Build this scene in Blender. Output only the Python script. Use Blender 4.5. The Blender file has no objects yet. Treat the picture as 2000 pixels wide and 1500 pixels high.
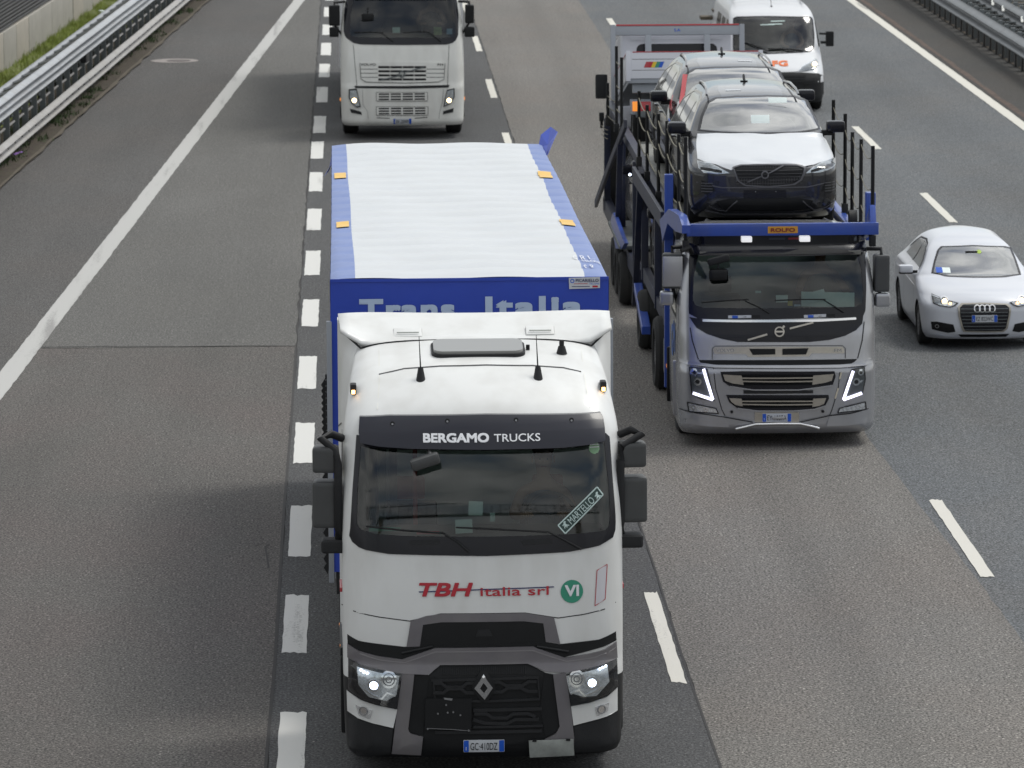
import bpy, bmesh, math, random
from mathutils import Vector, Matrix
from mathutils.geometry import tessellate_polygon
random.seed(7)
SC = bpy.context.scene
COL = SC.collection
PI = math.pi

# ---------------------------------------------------------------- camera, sky, sun, exposure
CAM_LOC = (0.6244, 0.0, 10.0043)
cd = bpy.data.cameras.new('camera'); cam = bpy.data.objects.new('camera', cd); COL.objects.link(cam)
cd.sensor_width = 36.0; cd.lens = 9575.5 / 2000 * 36.0; cd.clip_start = 0.5; cd.clip_end = 3000
_th, _ps, _ro = 0.15226, 0.03248, -0.0048
_f = Vector((math.sin(_ps) * math.cos(_th), math.cos(_ps) * math.cos(_th), -math.sin(_th)))
_r = Vector((math.cos(_ps), -math.sin(_ps), 0)); _u = _r.cross(_f)
_r2 = _r * math.cos(_ro) + _u * math.sin(_ro); _u2 = -_r * math.sin(_ro) + _u * math.cos(_ro)
cam.matrix_world = Matrix(((_r2.x, _u2.x, -_f.x, CAM_LOC[0]), (_r2.y, _u2.y, -_f.y, CAM_LOC[1]), (_r2.z, _u2.z, -_f.z, CAM_LOC[2]), (0, 0, 0, 1)))
cd.dof.use_dof = True; cd.dof.focus_distance = 48.0; cd.dof.aperture_fstop = 6.3
SC.camera = cam

SUN_DIR = Vector((0.80, 0.42, 1.55)).normalized()
world = bpy.data.worlds.new("World"); SC.world = world; world.use_nodes = True
nt = world.node_tree; nt.nodes.clear()
def N(t, **k):
    n = nt.nodes.new(t)
    for a, b in k.items(): setattr(n, a, b)
    return n
out = N('ShaderNodeOutputWorld'); bg = N('ShaderNodeBackground'); sky = N('ShaderNodeTexSky')
sky.sky_type = 'NISHITA'; sky.sun_disc = False
sky.sun_elevation = math.asin(SUN_DIR.z); sky.sun_rotation = math.atan2(SUN_DIR.x, SUN_DIR.y)
bg.inputs[1].default_value = 0.108
tc = N('ShaderNodeTexCoord'); mp = N('ShaderNodeMapping'); mp.inputs['Scale'].default_value = (1, 1, 2.2)
nz = N('ShaderNodeTexNoise'); nz.inputs['Scale'].default_value = 2.1; nz.inputs['Detail'].default_value = 9; nz.inputs['Roughness'].default_value = 0.6
cr = N('ShaderNodeValToRGB'); cr.color_ramp.elements[0].position = 0.30; cr.color_ramp.elements[1].position = 0.52
nz2 = N('ShaderNodeTexNoise'); nz2.inputs['Scale'].default_value = 4.3; nz2.inputs['Detail'].default_value = 8; nz2.inputs['Roughness'].default_value = 0.62
cr2 = N('ShaderNodeValToRGB'); cr2.color_ramp.elements[0].position = 0.3; cr2.color_ramp.elements[1].position = 0.72
cr2.color_ramp.elements[0].color = (4.7, 4.95, 5.1, 1); cr2.color_ramp.elements[1].color = (11.5, 11.6, 11.5, 1)
dt = N('ShaderNodeVectorMath', operation='DOT_PRODUCT'); dt.inputs[1].default_value = SUN_DIR
mx0 = N('ShaderNodeMath', operation='MAXIMUM'); mx0.inputs[1].default_value = 0.0
pw = N('ShaderNodeMath', operation='POWER'); pw.inputs[1].default_value = 6.0
ma = N('ShaderNodeMath', operation='MULTIPLY_ADD'); ma.inputs[1].default_value = 1.3; ma.inputs[2].default_value = 0.75
sc = N('ShaderNodeVectorMath', operation='SCALE'); mix = N('ShaderNodeMix', data_type='RGBA')
L = nt.links.new
L(tc.outputs['Generated'], mp.inputs[0]); L(mp.outputs[0], nz.inputs[0]); L(mp.outputs[0], nz2.inputs[0])
L(nz.outputs[0], cr.inputs[0]); L(nz2.outputs[0], cr2.inputs[0]); L(tc.outputs['Generated'], dt.inputs[0])
L(dt.outputs['Value'], mx0.inputs[0]); L(mx0.outputs[0], pw.inputs[0]); L(pw.outputs[0], ma.inputs[0])
L(cr2.outputs[0], sc.inputs[0]); L(ma.outputs[0], sc.inputs['Scale'])
L(cr.outputs[0], mix.inputs[0]); L(sky.outputs[0], mix.inputs[6]); L(sc.outputs[0], mix.inputs[7])
L(mix.outputs[2], bg.inputs[0]); L(bg.outputs[0], out.inputs[0])

sd = bpy.data.lights.new('sun', 'SUN'); sun = bpy.data.objects.new('sun', sd); COL.objects.link(sun)
sd.energy = 1.25; sd.angle = math.radians(17); sd.color = (1.0, 0.97, 0.90)
sun.rotation_euler = SUN_DIR.to_track_quat('Z', 'Y').to_euler(); sun.location = (20, 20, 60)

SC.render.engine = 'CYCLES'
SC.view_settings.view_transform = 'Standard'; SC.view_settings.look = 'None'
SC.view_settings.exposure = 0.30; SC.view_settings.gamma = 1.0; SC.view_settings.use_curve_mapping = False
SC.render.filter_size = 1.85

# ---------------------------------------------------------------- materials
def mat(name, col, rough=0.5, metal=0.0, coat=0.0, var=0.0, vs=3.0, bump=0.0, bs=60.0, spec=0.5, dirt=None, ds=0.6, emit=None, es=1.0):
    m = bpy.data.materials.new(name); m.use_nodes = True
    t = m.node_tree; b = t.nodes['Principled BSDF']; lk = t.links.new
    b.inputs['Base Color'].default_value = (*col, 1); b.inputs['Roughness'].default_value = rough
    b.inputs['Metallic'].default_value = metal; b.inputs['Coat Weight'].default_value = coat
    b.inputs['Coat Roughness'].default_value = 0.04; b.inputs['Specular IOR Level'].default_value = spec
    if emit: b.inputs['Emission Color'].default_value = (*emit, 1); b.inputs['Emission Strength'].default_value = es
    if var or bump or dirt:
        c = t.nodes.new('ShaderNodeTexCoord')
    if var or dirt:
        n = t.nodes.new('ShaderNodeTexNoise'); n.inputs['Scale'].default_value = vs; n.inputs['Detail'].default_value = 6
        n.inputs['Roughness'].default_value = 0.65
        r = t.nodes.new('ShaderNodeMapRange'); r.inputs[1].default_value = 0.3; r.inputs[2].default_value = 0.7
        r.inputs[3].default_value = 1 - var; r.inputs[4].default_value = 1 + var
        x = t.nodes.new('ShaderNodeVectorMath'); x.operation = 'SCALE'; x.inputs[0].default_value = col
        lk(c.outputs['Object'], n.inputs[0]); lk(n.outputs[0], r.inputs[0]); lk(r.outputs[0], x.inputs['Scale'])
        last = x.outputs[0]
        if dirt:
            n2 = t.nodes.new('ShaderNodeTexNoise'); n2.inputs['Scale'].default_value = ds * 4; n2.inputs['Detail'].default_value = 8
            mpn = t.nodes.new('ShaderNodeMapping'); mpn.inputs['Scale'].default_value = (1.6, 1.6, 0.5)
            r2 = t.nodes.new('ShaderNodeMapRange'); r2.inputs[1].default_value = 0.42; r2.inputs[2].default_value = 0.8; r2.inputs[4].default_value = dirt[3]
            mm = t.nodes.new('ShaderNodeMix'); mm.data_type = 'RGBA'; mm.inputs[7].default_value = (*dirt[:3], 1)
            lk(c.outputs['Object'], mpn.inputs[0]); lk(mpn.outputs[0], n2.inputs[0]); lk(n2.outputs[0], r2.inputs[0])
            lk(r2.outputs[0], mm.inputs[0]); lk(last, mm.inputs[6]); last = mm.outputs[2]
        lk(last, b.inputs['Base Color'])
    if bump:
        n = t.nodes.new('ShaderNodeTexNoise'); n.inputs['Scale'].default_value = bs; n.inputs['Detail'].default_value = 5
        bm_ = t.nodes.new('ShaderNodeBump'); bm_.inputs['Strength'].default_value = bump; bm_.inputs['Distance'].default_value = 0.02
        lk(c.outputs['Object'], n.inputs[0]); lk(n.outputs[0], bm_.inputs['Height']); lk(bm_.outputs[0], b.inputs['Normal'])
    return m

def glass(name, tint, k=1.6, base=0.0):
    m = bpy.data.materials.new(name); m.use_nodes = True; t = m.node_tree; t.nodes.clear(); lk = t.links.new
    o = t.nodes.new('ShaderNodeOutputMaterial'); tr = t.nodes.new('ShaderNodeBsdfTransparent'); gl = t.nodes.new('ShaderNodeBsdfGlossy')
    fr = t.nodes.new('ShaderNodeFresnel'); fr.inputs[0].default_value = 1.52
    mu = t.nodes.new('ShaderNodeMath'); mu.operation = 'MULTIPLY_ADD'; mu.inputs[1].default_value = k; mu.inputs[2].default_value = base; mu.use_clamp = True
    mi = t.nodes.new('ShaderNodeMixShader'); tr.inputs[0].default_value = (*tint, 1); gl.inputs[1].default_value = 0.04
    lk(fr.outputs[0], mu.inputs[0]); lk(mu.outputs[0], mi.inputs[0]); lk(tr.outputs[0], mi.inputs[1]); lk(gl.outputs[0], mi.inputs[2]); lk(mi.outputs[0], o.inputs[0])
    return m

def asphalt(name, dark, light, warm, track=None, grain=1.0):
    """aggregate speckle, blotches, and lengthwise wheel-track wear"""
    m = bpy.data.materials.new(name); m.use_nodes = True; t = m.node_tree; b = t.nodes['Principled BSDF']; lk = t.links.new
    c = t.nodes.new('ShaderNodeTexCoord')
    def noise(s, d, r=0.6, sc=(1, 1, 1)):
        mp_ = t.nodes.new('ShaderNodeMapping'); mp_.inputs['Scale'].default_value = sc
        n = t.nodes.new('ShaderNodeTexNoise'); n.inputs['Scale'].default_value = s; n.inputs['Detail'].default_value = d; n.inputs['Roughness'].default_value = r
        lk(c.outputs['Object'], mp_.inputs[0]); lk(mp_.outputs[0], n.inputs[0]); return n.outputs[0]
    def rng(i, a, b_, lo, hi):
        r = t.nodes.new('ShaderNodeMapRange'); r.inputs[1].default_value = a; r.inputs[2].default_value = b_; r.inputs[3].default_value = lo; r.inputs[4].default_value = hi
        lk(i, r.inputs[0]); return r.outputs[0]
    def mul(a, b_):
        x = t.nodes.new('ShaderNodeMath'); x.operation = 'MULTIPLY'; lk(a, x.inputs[0]); lk(b_, x.inputs[1]); return x.outputs[0]
    big = rng(noise(0.22, 5, 0.55, (1, 0.35, 1)), 0.3, 0.7, 0.0, 1.0)
    mx_ = t.nodes.new('ShaderNodeMix'); mx_.data_type = 'RGBA'; mx_.inputs[6].default_value = (*dark, 1); mx_.inputs[7].default_value = (*light, 1)
    lk(big, mx_.inputs[0])
    w = rng(noise(0.5, 4, 0.6, (1, 0.5, 1)), 0.42, 0.7, 0.0, 0.7)
    mw = t.nodes.new('ShaderNodeMix'); mw.data_type = 'RGBA'; mw.inputs[7].default_value = (*warm, 1); lk(w, mw.inputs[0]); lk(mx_.outputs[2], mw.inputs[6])
    g1 = rng(noise(40, 2, 0.7, (1, .75, 1)), 0.34, 0.66, 1 - 0.72 * grain, 1 + 0.72 * grain)
    g5 = rng(noise(15, 3, 0.75, (1, .45, 1)), 0.32, 0.68, 1 - 0.16 * grain, 1 + 0.16 * grain)
    vo = t.nodes.new('ShaderNodeTexVoronoi'); vo.inputs['Scale'].default_value = 19; lk(c.outputs['Object'], vo.inputs[0])
    g2 = rng(vo.outputs['Distance'], 0.06, 0.26, 1 + 1.1 * grain, 0.96)
    g3 = rng(noise(6, 5, 0.7), 0.3, 0.7, 0.92, 1.08)
    g4 = rng(noise(1.4, 3, 0.6, (1, 0.06, 1)), 0.3, 0.7, 0.95, 1.05)
    g = mul(mul(mul(mul(g1, g5), g2), g3), g4)
    if track:
        sx = t.nodes.new('ShaderNodeSeparateXYZ'); lk(c.outputs['Object'], sx.inputs[0])
        for (xc, wd, am) in track:
            s_ = t.nodes.new('ShaderNodeMath'); s_.operation = 'SUBTRACT'; lk(sx.outputs[0], s_.inputs[0]); s_.inputs[1].default_value = xc
            ab = t.nodes.new('ShaderNodeMath'); ab.operation = 'ABSOLUTE'; lk(s_.outputs[0], ab.inputs[0])
            r_ = t.nodes.new('ShaderNodeMapRange'); r_.interpolation_type = 'SMOOTHSTEP'; r_.inputs[1].default_value = 0; r_.inputs[2].default_value = wd
            r_.inputs[3].default_value = am; r_.inputs[4].default_value = 1.0; lk(ab.outputs[0], r_.inputs[0]); g = mul(g, r_.outputs[0])
    x = t.nodes.new('ShaderNodeVectorMath'); x.operation = 'SCALE'; lk(mw.outputs[2], x.inputs[0]); lk(g, x.inputs['Scale'])
    lk(x.outputs[0], b.inputs['Base Color']); b.inputs['Roughness'].default_value = 0.85; b.inputs['Specular IOR Level'].default_value = 0.35
    bu = t.nodes.new('ShaderNodeBump'); bu.inputs['Strength'].default_value = 0.9; bu.inputs['Distance'].default_value = 0.012
    lk(noise(55, 3, 0.8), bu.inputs['Height']); lk(bu.outputs[0], b.inputs['Normal'])
    return m

def paint(name, col, wear=0.25):
    """road paint: worn, asphalt showing in the pits"""
    m = bpy.data.materials.new(name); m.use_nodes = True; t = m.node_tree; b = t.nodes['Principled BSDF']; lk = t.links.new
    c = t.nodes.new('ShaderNodeTexCoord'); n = t.nodes.new('ShaderNodeTexNoise'); n.inputs['Scale'].default_value = 30; n.inputs['Detail'].default_value = 4; n.inputs['Roughness'].default_value = 0.8
    n2 = t.nodes.new('ShaderNodeTexNoise'); n2.inputs['Scale'].default_value = 1.6; n2.inputs['Detail'].default_value = 5
    mpp = t.nodes.new('ShaderNodeMapping'); mpp.inputs['Scale'].default_value = (2.2, .12, 1)
    ad = t.nodes.new('ShaderNodeMath'); ad.operation = 'MULTIPLY_ADD'; ad.inputs[1].default_value = 0.6
    r = t.nodes.new('ShaderNodeMapRange'); r.inputs[1].default_value = 0.98; r.inputs[2].default_value = 0.98 - wear; r.inputs[3].default_value = 0.6; r.inputs[4].default_value = 0
    mx_ = t.nodes.new('ShaderNodeMix'); mx_.data_type = 'RGBA'; mx_.inputs[6].default_value = (*col, 1); mx_.inputs[7].default_value = (0.16, 0.155, 0.15, 1)
    lk(c.outputs['Object'], n.inputs[0]); lk(c.outputs['Object'], mpp.inputs[0]); lk(mpp.outputs[0], n2.inputs[0]); lk(n.outputs[0], ad.inputs[0]); lk(n2.outputs[0], ad.inputs[2])
    lk(ad.outputs[0], r.inputs[0]); lk(r.outputs[0], mx_.inputs[0]); lk(mx_.outputs[2], b.inputs['Base Color']); b.inputs['Roughness'].default_value = 0.8
    bu = t.nodes.new('ShaderNodeBump'); bu.inputs['Strength'].default_value = 0.7; bu.inputs['Distance'].default_value = 0.01
    lk(n.outputs[0], bu.inputs['Height']); lk(bu.outputs[0], b.inputs['Normal'])
    return m

M = {}
M['white'] = mat('white_cab_paint', (0.675, 0.68, 0.67), 0.40, coat=0.12, var=0.02, vs=2, dirt=(0.36, 0.34, 0.30, 0.30))
M['white2'] = mat('dusty_white_cab_paint', (0.70, 0.70, 0.665), 0.35, coat=0.5, var=0.03, vs=2, dirt=(0.35, 0.33, 0.29, 0.35))
M['vanwhite'] = mat('white_van_paint', (0.62, 0.63, 0.65), 0.35, coat=0.3)
M['audiwhite'] = mat('white_hatchback_paint', (0.60, 0.62, 0.67), 0.3, coat=0.5)
M['silver'] = mat('silver_metallic_paint', (0.42, 0.425, 0.445), 0.27, metal=0.65, coat=0.6, var=0.03, dirt=(0.25, 0.24, 0.22, 0.25))
M['greyplast'] = mat('grey_bumper_plastic', (0.155, 0.146, 0.157), 0.42, metal=0.25, coat=0.15, var=0.08, vs=5, dirt=(0.20, 0.19, 0.18, 0.5))
M['black'] = mat('black_plastic', (0.008, 0.0085, 0.0095), 0.5, var=0.15, vs=6, spec=.3)
M['matt'] = mat('matt_dark_plastic', (0.015, 0.0155, 0.017), 0.6, var=0.15, vs=8, bump=0.1, bs=80, spec=.35)
M['mirror'] = mat('mirror_housing_plastic', (0.055, 0.057, 0.058), 0.5, var=0.06, vs=8, bump=0.12, bs=150)
M['blackgloss'] = mat('gloss_black_panel', (0.006, 0.0065, 0.011), 0.26, coat=0.1, spec=.35, var=0.1)
M['visor'] = mat('dark_sun_visor_acrylic', (0.009, 0.010, 0.019), 0.3, coat=0.12, spec=.35)
M['rubber'] = mat('tyre_rubber', (0.017, 0.017, 0.017), 0.85, var=0.25, vs=9, bump=0.2, bs=70)
M['rim'] = mat('alloy_rim', (0.28, 0.28, 0.29), 0.4, metal=0.7, var=0.1)
M['darkrim'] = mat('dark_alloy_rim', (0.06, 0.06, 0.065), 0.35, metal=0.6)
M['chrome'] = mat('chrome', (0.75, 0.75, 0.76), 0.09, metal=1.0)
M['brushed'] = mat('brushed_steel', (0.46, 0.43, 0.38), 0.32, metal=0.9, var=0.08, vs=12)
M['galv'] = mat('galvanised_steel', (0.38, 0.395, 0.415), 0.48, metal=0.35, var=0.12, vs=1.6, dirt=(0.28, 0.26, 0.23, 0.45))
M['galvlow'] = mat('dusty_galvanised_steel', (0.37, 0.36, 0.35), 0.6, metal=0.25, var=0.12, vs=1.6, dirt=(0.30, 0.27, 0.23, 0.5))
M['railgrey'] = mat('grimy_rail_steel', (0.18, 0.19, 0.20), 0.45, metal=0.45, var=0.15, vs=1.2, dirt=(0.14, 0.135, 0.13, 0.5))
M['galvdark'] = mat('weathered_galvanised_steel', (0.14, 0.155, 0.16), 0.55, metal=0.4, var=0.2, vs=1.2, dirt=(0.10, 0.09, 0.08, 0.5))
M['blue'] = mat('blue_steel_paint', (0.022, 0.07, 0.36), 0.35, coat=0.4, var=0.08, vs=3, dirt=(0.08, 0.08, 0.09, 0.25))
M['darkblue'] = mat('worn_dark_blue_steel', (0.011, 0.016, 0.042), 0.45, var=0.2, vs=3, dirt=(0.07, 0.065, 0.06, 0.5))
M['darksteel'] = mat('dirty_dark_steel', (0.016, 0.017, 0.019), 0.55, metal=0.3, var=0.3, vs=5, dirt=(0.09, 0.08, 0.07, 0.4))
M['deck'] = mat('perforated_deck_steel', (0.22, 0.22, 0.20), 0.55, metal=0.4, var=0.3, vs=6, dirt=(0.12, 0.11, 0.09, 0.6))
M['tarpwhite'] = mat('white_tarpaulin', (0.56, 0.58, 0.60), 0.5, var=0.03, vs=1.5, bump=0.08, bs=5, dirt=(0.52, 0.52, 0.50, 0.25))
M['tarpperi'] = mat('faded_periwinkle_tarpaulin', (0.17, 0.23, 0.45), 0.5, var=0.05, vs=2.0, bump=0.2, bs=5)
M['tarpblue'] = mat('blue_tarpaulin', (0.018, 0.055, 0.40), 0.45, var=0.06, vs=2.0, bump=0.15, bs=4)
M['patch'] = mat('orange_yellow_patch', (0.72, 0.46, 0.13), 0.55, var=0.05)
M['lettering'] = mat('pale_blue_print', (0.44, 0.54, 0.70), 0.5)
M['printwhite'] = mat('white_print', (0.72, 0.73, 0.76), 0.5)
M['printpale'] = mat('pale_green_white_print', (0.50, 0.62, 0.60), 0.6)
M['red'] = mat('red_print', (0.42, 0.015, 0.03), 0.4)
M['redpaint'] = mat('red_trim_paint', (0.42, 0.03, 0.04), 0.4, coat=0.4)
M['green'] = mat('green_sticker', (0.03, 0.25, 0.16), 0.45)
M['palegreen'] = mat('pale_green_sticker', (0.22, 0.38, 0.22), 0.5)
M['navy'] = mat('navy_print', (0.01, 0.015, 0.10), 0.45)
M['plateblue'] = mat('plate_blue_band', (0.01, 0.09, 0.52), 0.4)
M['plate'] = mat('number_plate_white', (0.52, 0.54, 0.57), 0.4, var=0.04, vs=20)
M['dull'] = mat('bare_aluminium_plate', (0.36, 0.38, 0.36), 0.55, metal=0.3, var=0.2, vs=9)
M['yellow'] = mat('yellow_print', (0.7, 0.5, 0.03), 0.5)
M['orange'] = mat('orange_print', (0.75, 0.16, 0.03), 0.5)
M['amber'] = mat('amber_lens', (0.75, 0.22, 0.02), 0.3, emit=(1.0, 0.35, 0.05), es=0.5)
M['amberlit'] = mat('lit_amber_lamp', (0.8, 0.4, 0.1), 0.3, emit=(1.0, 0.55, 0.2), es=4)
M['redlens'] = mat('red_lens', (0.5, 0.02, 0.03), 0.25, coat=0.5)
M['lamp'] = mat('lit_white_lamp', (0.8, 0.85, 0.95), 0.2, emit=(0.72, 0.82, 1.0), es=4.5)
M['lampwarm'] = mat('lit_warm_lamp', (0.9, 0.8, 0.6), 0.2, emit=(1.0, 0.72, 0.38), es=5.0)
M['drl'] = mat('lit_daytime_strip', (0.8, 0.8, 0.95), 0.3, emit=(0.86, 0.83, 1.0), es=1.8)
M['reflector'] = mat('lamp_reflector', (0.72, 0.74, 0.76), 0.22, metal=0.75, var=0.3, vs=30)
M['marker'] = mat('white_marker_lamp', (0.8, 0.8, 0.8), 0.3, emit=(1, 1, 1), es=0.4)
M['inside'] = mat('dark_cab_lining', (0.012, 0.013, 0.014), 0.8, var=0.15)
M['insidegrey'] = mat('grey_cab_lining', (0.045, 0.047, 0.05), 0.8, var=0.15)
M['insidered'] = mat('red_seat_trim', (0.22, 0.02, 0.02), 0.7)
M['dash'] = mat('dashboard_plastic', (0.028, 0.03, 0.03), 0.6, var=0.1)
M['paper'] = mat('paper', (0.80, 0.88, 0.86), 0.8, var=0.04, vs=14)
M['film'] = mat('white_protective_film', (0.60, 0.62, 0.65), 0.35, coat=0.2, bump=0.35, bs=3)
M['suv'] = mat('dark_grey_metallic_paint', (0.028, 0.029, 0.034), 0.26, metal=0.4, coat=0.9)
M['suvroof'] = mat('roof_paint_with_sky_sheen', (0.085, 0.09, 0.105), 0.25, metal=0.5, coat=1.0)  # dark car paint lightened, the roof's sky sheen put into the colour
M['satin'] = mat('satin_trim', (0.11, 0.11, 0.12), 0.35, metal=0.3, coat=0.3)
M['beige'] = mat('beige_grey_metallic_paint', (0.17, 0.15, 0.13), 0.3, metal=0.4, coat=1.0)
M['gwhite'] = mat('white_pickup_paint', (0.60, 0.61, 0.66), 0.35, coat=0.5)
M['alu'] = mat('anodised_aluminium', (0.30, 0.32, 0.35), 0.45, metal=0.3, var=0.04)
M['skin'] = mat('skin', (0.36, 0.20, 0.14), 0.6)
M['shirt'] = mat('blue_grey_cloth', (0.09, 0.11, 0.15), 0.9, var=0.1, vs=6)
M['shirt2'] = mat('grey_green_cloth', (0.12, 0.15, 0.15), 0.9, var=0.1, vs=6)
M['hair'] = mat('dark_hair', (0.02, 0.015, 0.012), 0.7)
M['strap'] = mat('lashing_strap', (0.15, 0.14, 0.105), 0.8)
M['concrete'] = mat('precast_concrete', (0.42, 0.385, 0.33), 0.85, var=0.08, vs=3, bump=0.2, bs=20, dirt=(0.30, 0.28, 0.25, 0.35))
M['concrete2'] = mat('greyer_precast_concrete', (0.38, 0.36, 0.32), 0.85, var=0.08, vs=3, bump=0.2, bs=20, dirt=(0.25, 0.24, 0.22, 0.35))
M['louvre'] = mat('dark_grey_slat_metal', (0.085, 0.083, 0.082), 0.5, metal=0.3, var=0.15, vs=2)
M['soil'] = mat('road_edge_soil', (0.045, 0.031, 0.023), 0.95, var=0.45, vs=5, bump=0.9, bs=22, dirt=(0.055, 0.06, 0.025, 0.8), ds=1.2)
M['kerb'] = mat('sandy_kerb_edge', (0.085, 0.07, 0.05), 0.9, var=0.4, vs=9, bump=0.6, bs=30, dirt=(0.09, 0.075, 0.055, 0.8), ds=2)
M['turf'] = mat('grass_turf', (0.12, 0.15, 0.035), 0.95, var=0.4, vs=4, bump=0.8, bs=25, dirt=(0.10, 0.07, 0.03, 0.6), ds=1.5)
M['blade'] = mat('grass_blade', (0.23, 0.29, 0.055), 0.8, var=0.5, vs=1.7, dirt=(0.22, 0.17, 0.07, 0.5), ds=1.2)
M['weed'] = mat('weed_leaf', (0.045, 0.07, 0.025), 0.85, var=0.5, vs=4)
M['tar'] = mat('tar_joint', (0.028, 0.026, 0.025), 0.8, var=0.3, vs=20)
M['dust'] = mat('rusty_road_dust', (0.088, 0.062, 0.050), 0.95, var=0.4, vs=4, bump=0.3, bs=50)
M['iron'] = mat('cast_iron_cover', (0.10, 0.085, 0.08), 0.7, var=0.2, vs=12)
M['ring'] = mat('concrete_ring', (0.26, 0.235, 0.22), 0.85, var=0.1, vs=8)
M['ground'] = mat('ground_earth', (0.10, 0.09, 0.07), 0.95, var=0.4, vs=0.3)
M['glass'] = glass('cab_window_glass', (0.50, 0.59, 0.56), 1.6)
M['carglass'] = glass('car_window_glass', (0.36, 0.42, 0.40), 3.4, 0.10)
M['sideglass'] = glass('tinted_side_glass', (0.18, 0.20, 0.20), 0.9, 0.0)
M['lens'] = glass('lamp_lens', (0.9, 0.93, 0.95), 1.5, 0.0)

# ---------------------------------------------------------------- mesh helpers
def mesh_obj(name, verts, faces, m, parent=None, smooth=30, loc=None, mats=None):
    me = bpy.data.meshes.new(name); me.from_pydata([tuple(v) for v in verts], [], faces); me.update()
    for q in (mats or [m]): me.materials.append(q)
    if smooth:
        for p_ in me.polygons: p_.use_smooth = True
        me.set_sharp_from_angle(angle=math.radians(smooth))
    o = bpy.data.objects.new(name, me); COL.objects.link(o)
    if parent: o.parent = parent
    if loc: o.location = loc
    return o
def bm_obj(name, bm, m, parent=None, smooth=30, mats=None):
    me = bpy.data.meshes.new(name); bmesh.ops.recalc_face_normals(bm, faces=bm.faces[:]); bm.to_mesh(me); bm.free()
    for q in (mats or [m]): me.materials.append(q)
    if smooth:
        for p_ in me.polygons: p_.use_smooth = True
        me.set_sharp_from_angle(angle=math.radians(smooth))
    o = bpy.data.objects.new(name, me); COL.objects.link(o)
    if parent: o.parent = parent
    return o
def thing(name, label, cat, loc=(0, 0, 0), rz=0.0, rx=0.0, group=None):
    o = bpy.data.objects.new(name, None); COL.objects.link(o); o.location = loc; o.rotation_euler = (rx, 0, rz)
    o.empty_display_size = 0.3; o['label'] = label; o['category'] = cat
    if group: o['group'] = group
    return o
def tag(o, label, cat, group=None):
    o['label'] = label; o['category'] = cat
    if group: o['group'] = group
    return o
def struct(o, label=None):
    o['kind'] = 'structure'
    if label: o['label'] = label
    return o
def add_box(bm, x0, x1, y0, y1, z0, z1, bev=0.0, rot=None, piv=None, seg=2):
    r = bmesh.ops.create_cube(bm, size=1.0); vs = r['verts']
    for v in vs: v.co = Vector(((x0 + x1) / 2 + v.co.x * (x1 - x0), (y0 + y1) / 2 + v.co.y * (y1 - y0), (z0 + z1) / 2 + v.co.z * (z1 - z0)))
    if bev:
        es = set(); [es.update(v.link_edges) for v in vs]
        rr = bmesh.ops.bevel(bm, geom=list(es), offset=bev, segments=seg, affect='EDGES', profile=0.7)
        vs = list({v for f in rr['faces'] for v in f.verts} | {v for v in vs if v.is_valid})
    if rot is not None:
        bmesh.ops.rotate(bm, verts=vs, cent=piv or Vector(((x0 + x1) / 2, (y0 + y1) / 2, (z0 + z1) / 2)), matrix=rot)
    return vs
def box(name, x0, x1, y0, y1, z0, z1, m, parent=None, bev=0.0, rot=None, piv=None, seg=2):
    bm = bmesh.new(); add_box(bm, x0, x1, y0, y1, z0, z1, bev, rot, piv, seg); return bm_obj(name, bm, m, parent)
def RX(a): return Matrix.Rotation(a, 3, 'X')
def RY(a): return Matrix.Rotation(a, 3, 'Y')
def RZ(a): return Matrix.Rotation(a, 3, 'Z')
def add_tube(bm, pts, r, n=8, closed=False, r_end=None):
    pts = [Vector(p_) for p_ in pts]; rings = []; k = len(pts)
    for i, p_ in enumerate(pts):
        a = pts[i - 1] if (i > 0 or closed) else p_; b = pts[(i + 1) % k] if (i < k - 1 or closed) else p_
        d = (b - a).normalized(); up = Vector((0, 0, 1)) if abs(d.z) < 0.9 else Vector((1, 0, 0))
        s = d.cross(up).normalized(); t = s.cross(d)
        rr = r if r_end is None else r + (r_end - r) * i / (k - 1)
        rings.append([bm.verts.new(p_ + s * (rr * math.cos(2 * PI * j / n)) + t * (rr * math.sin(2 * PI * j / n))) for j in range(n)])
    for i in range(k if closed else k - 1):
        A, B = rings[i], rings[(i + 1) % k]
        for j in range(n): bm.faces.new((A[j], A[(j + 1) % n], B[(j + 1) % n], B[j]))
    if not closed: bm.faces.new(rings[0][::-1]); bm.faces.new(rings[-1])
def tube(name, pts, r, m, parent=None, n=8, closed=False, r_end=None):
    bm = bmesh.new(); add_tube(bm, pts, r, n, closed, r_end); return bm_obj(name, bm, m, parent, 50)
def add_cyl(bm, c, axis, r, h, n=24, r2=None):
    A = Vector(axis).normalized(); c = Vector(c); add_tube(bm, [c - A * h / 2, c + A * h / 2], r, n, r_end=r2)
def cyl(name, c, axis, r, h, m, parent=None, n=24, r2=None):
    bm = bmesh.new(); add_cyl(bm, c, axis, r, h, n, r2); return bm_obj(name, bm, m, parent, 40)
def lathe_x(name, prof, m, parent, n=32, loc=(0, 0, 0)):
    """prof: (x, r) pairs, turned about the X axis"""
    v = []; f = []
    for i in range(n):
        a = 2 * PI * i / n
        for (x, r) in prof: v.append((x + loc[0], loc[1] + r * math.cos(a), loc[2] + r * math.sin(a)))
    k = len(prof)
    for i in range(n):
        for j in range(k - 1): f.append((i * k + j, ((i + 1) % n) * k + j, ((i + 1) % n) * k + j + 1, i * k + j + 1))
    return mesh_obj(name, v, f, m, parent, 35)
def sheet(name, pts, z, m, parent=None):
    return mesh_obj(name, [(x, y, z) for x, y in pts], [tuple(range(len(pts)))], m, parent, 0)
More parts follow.
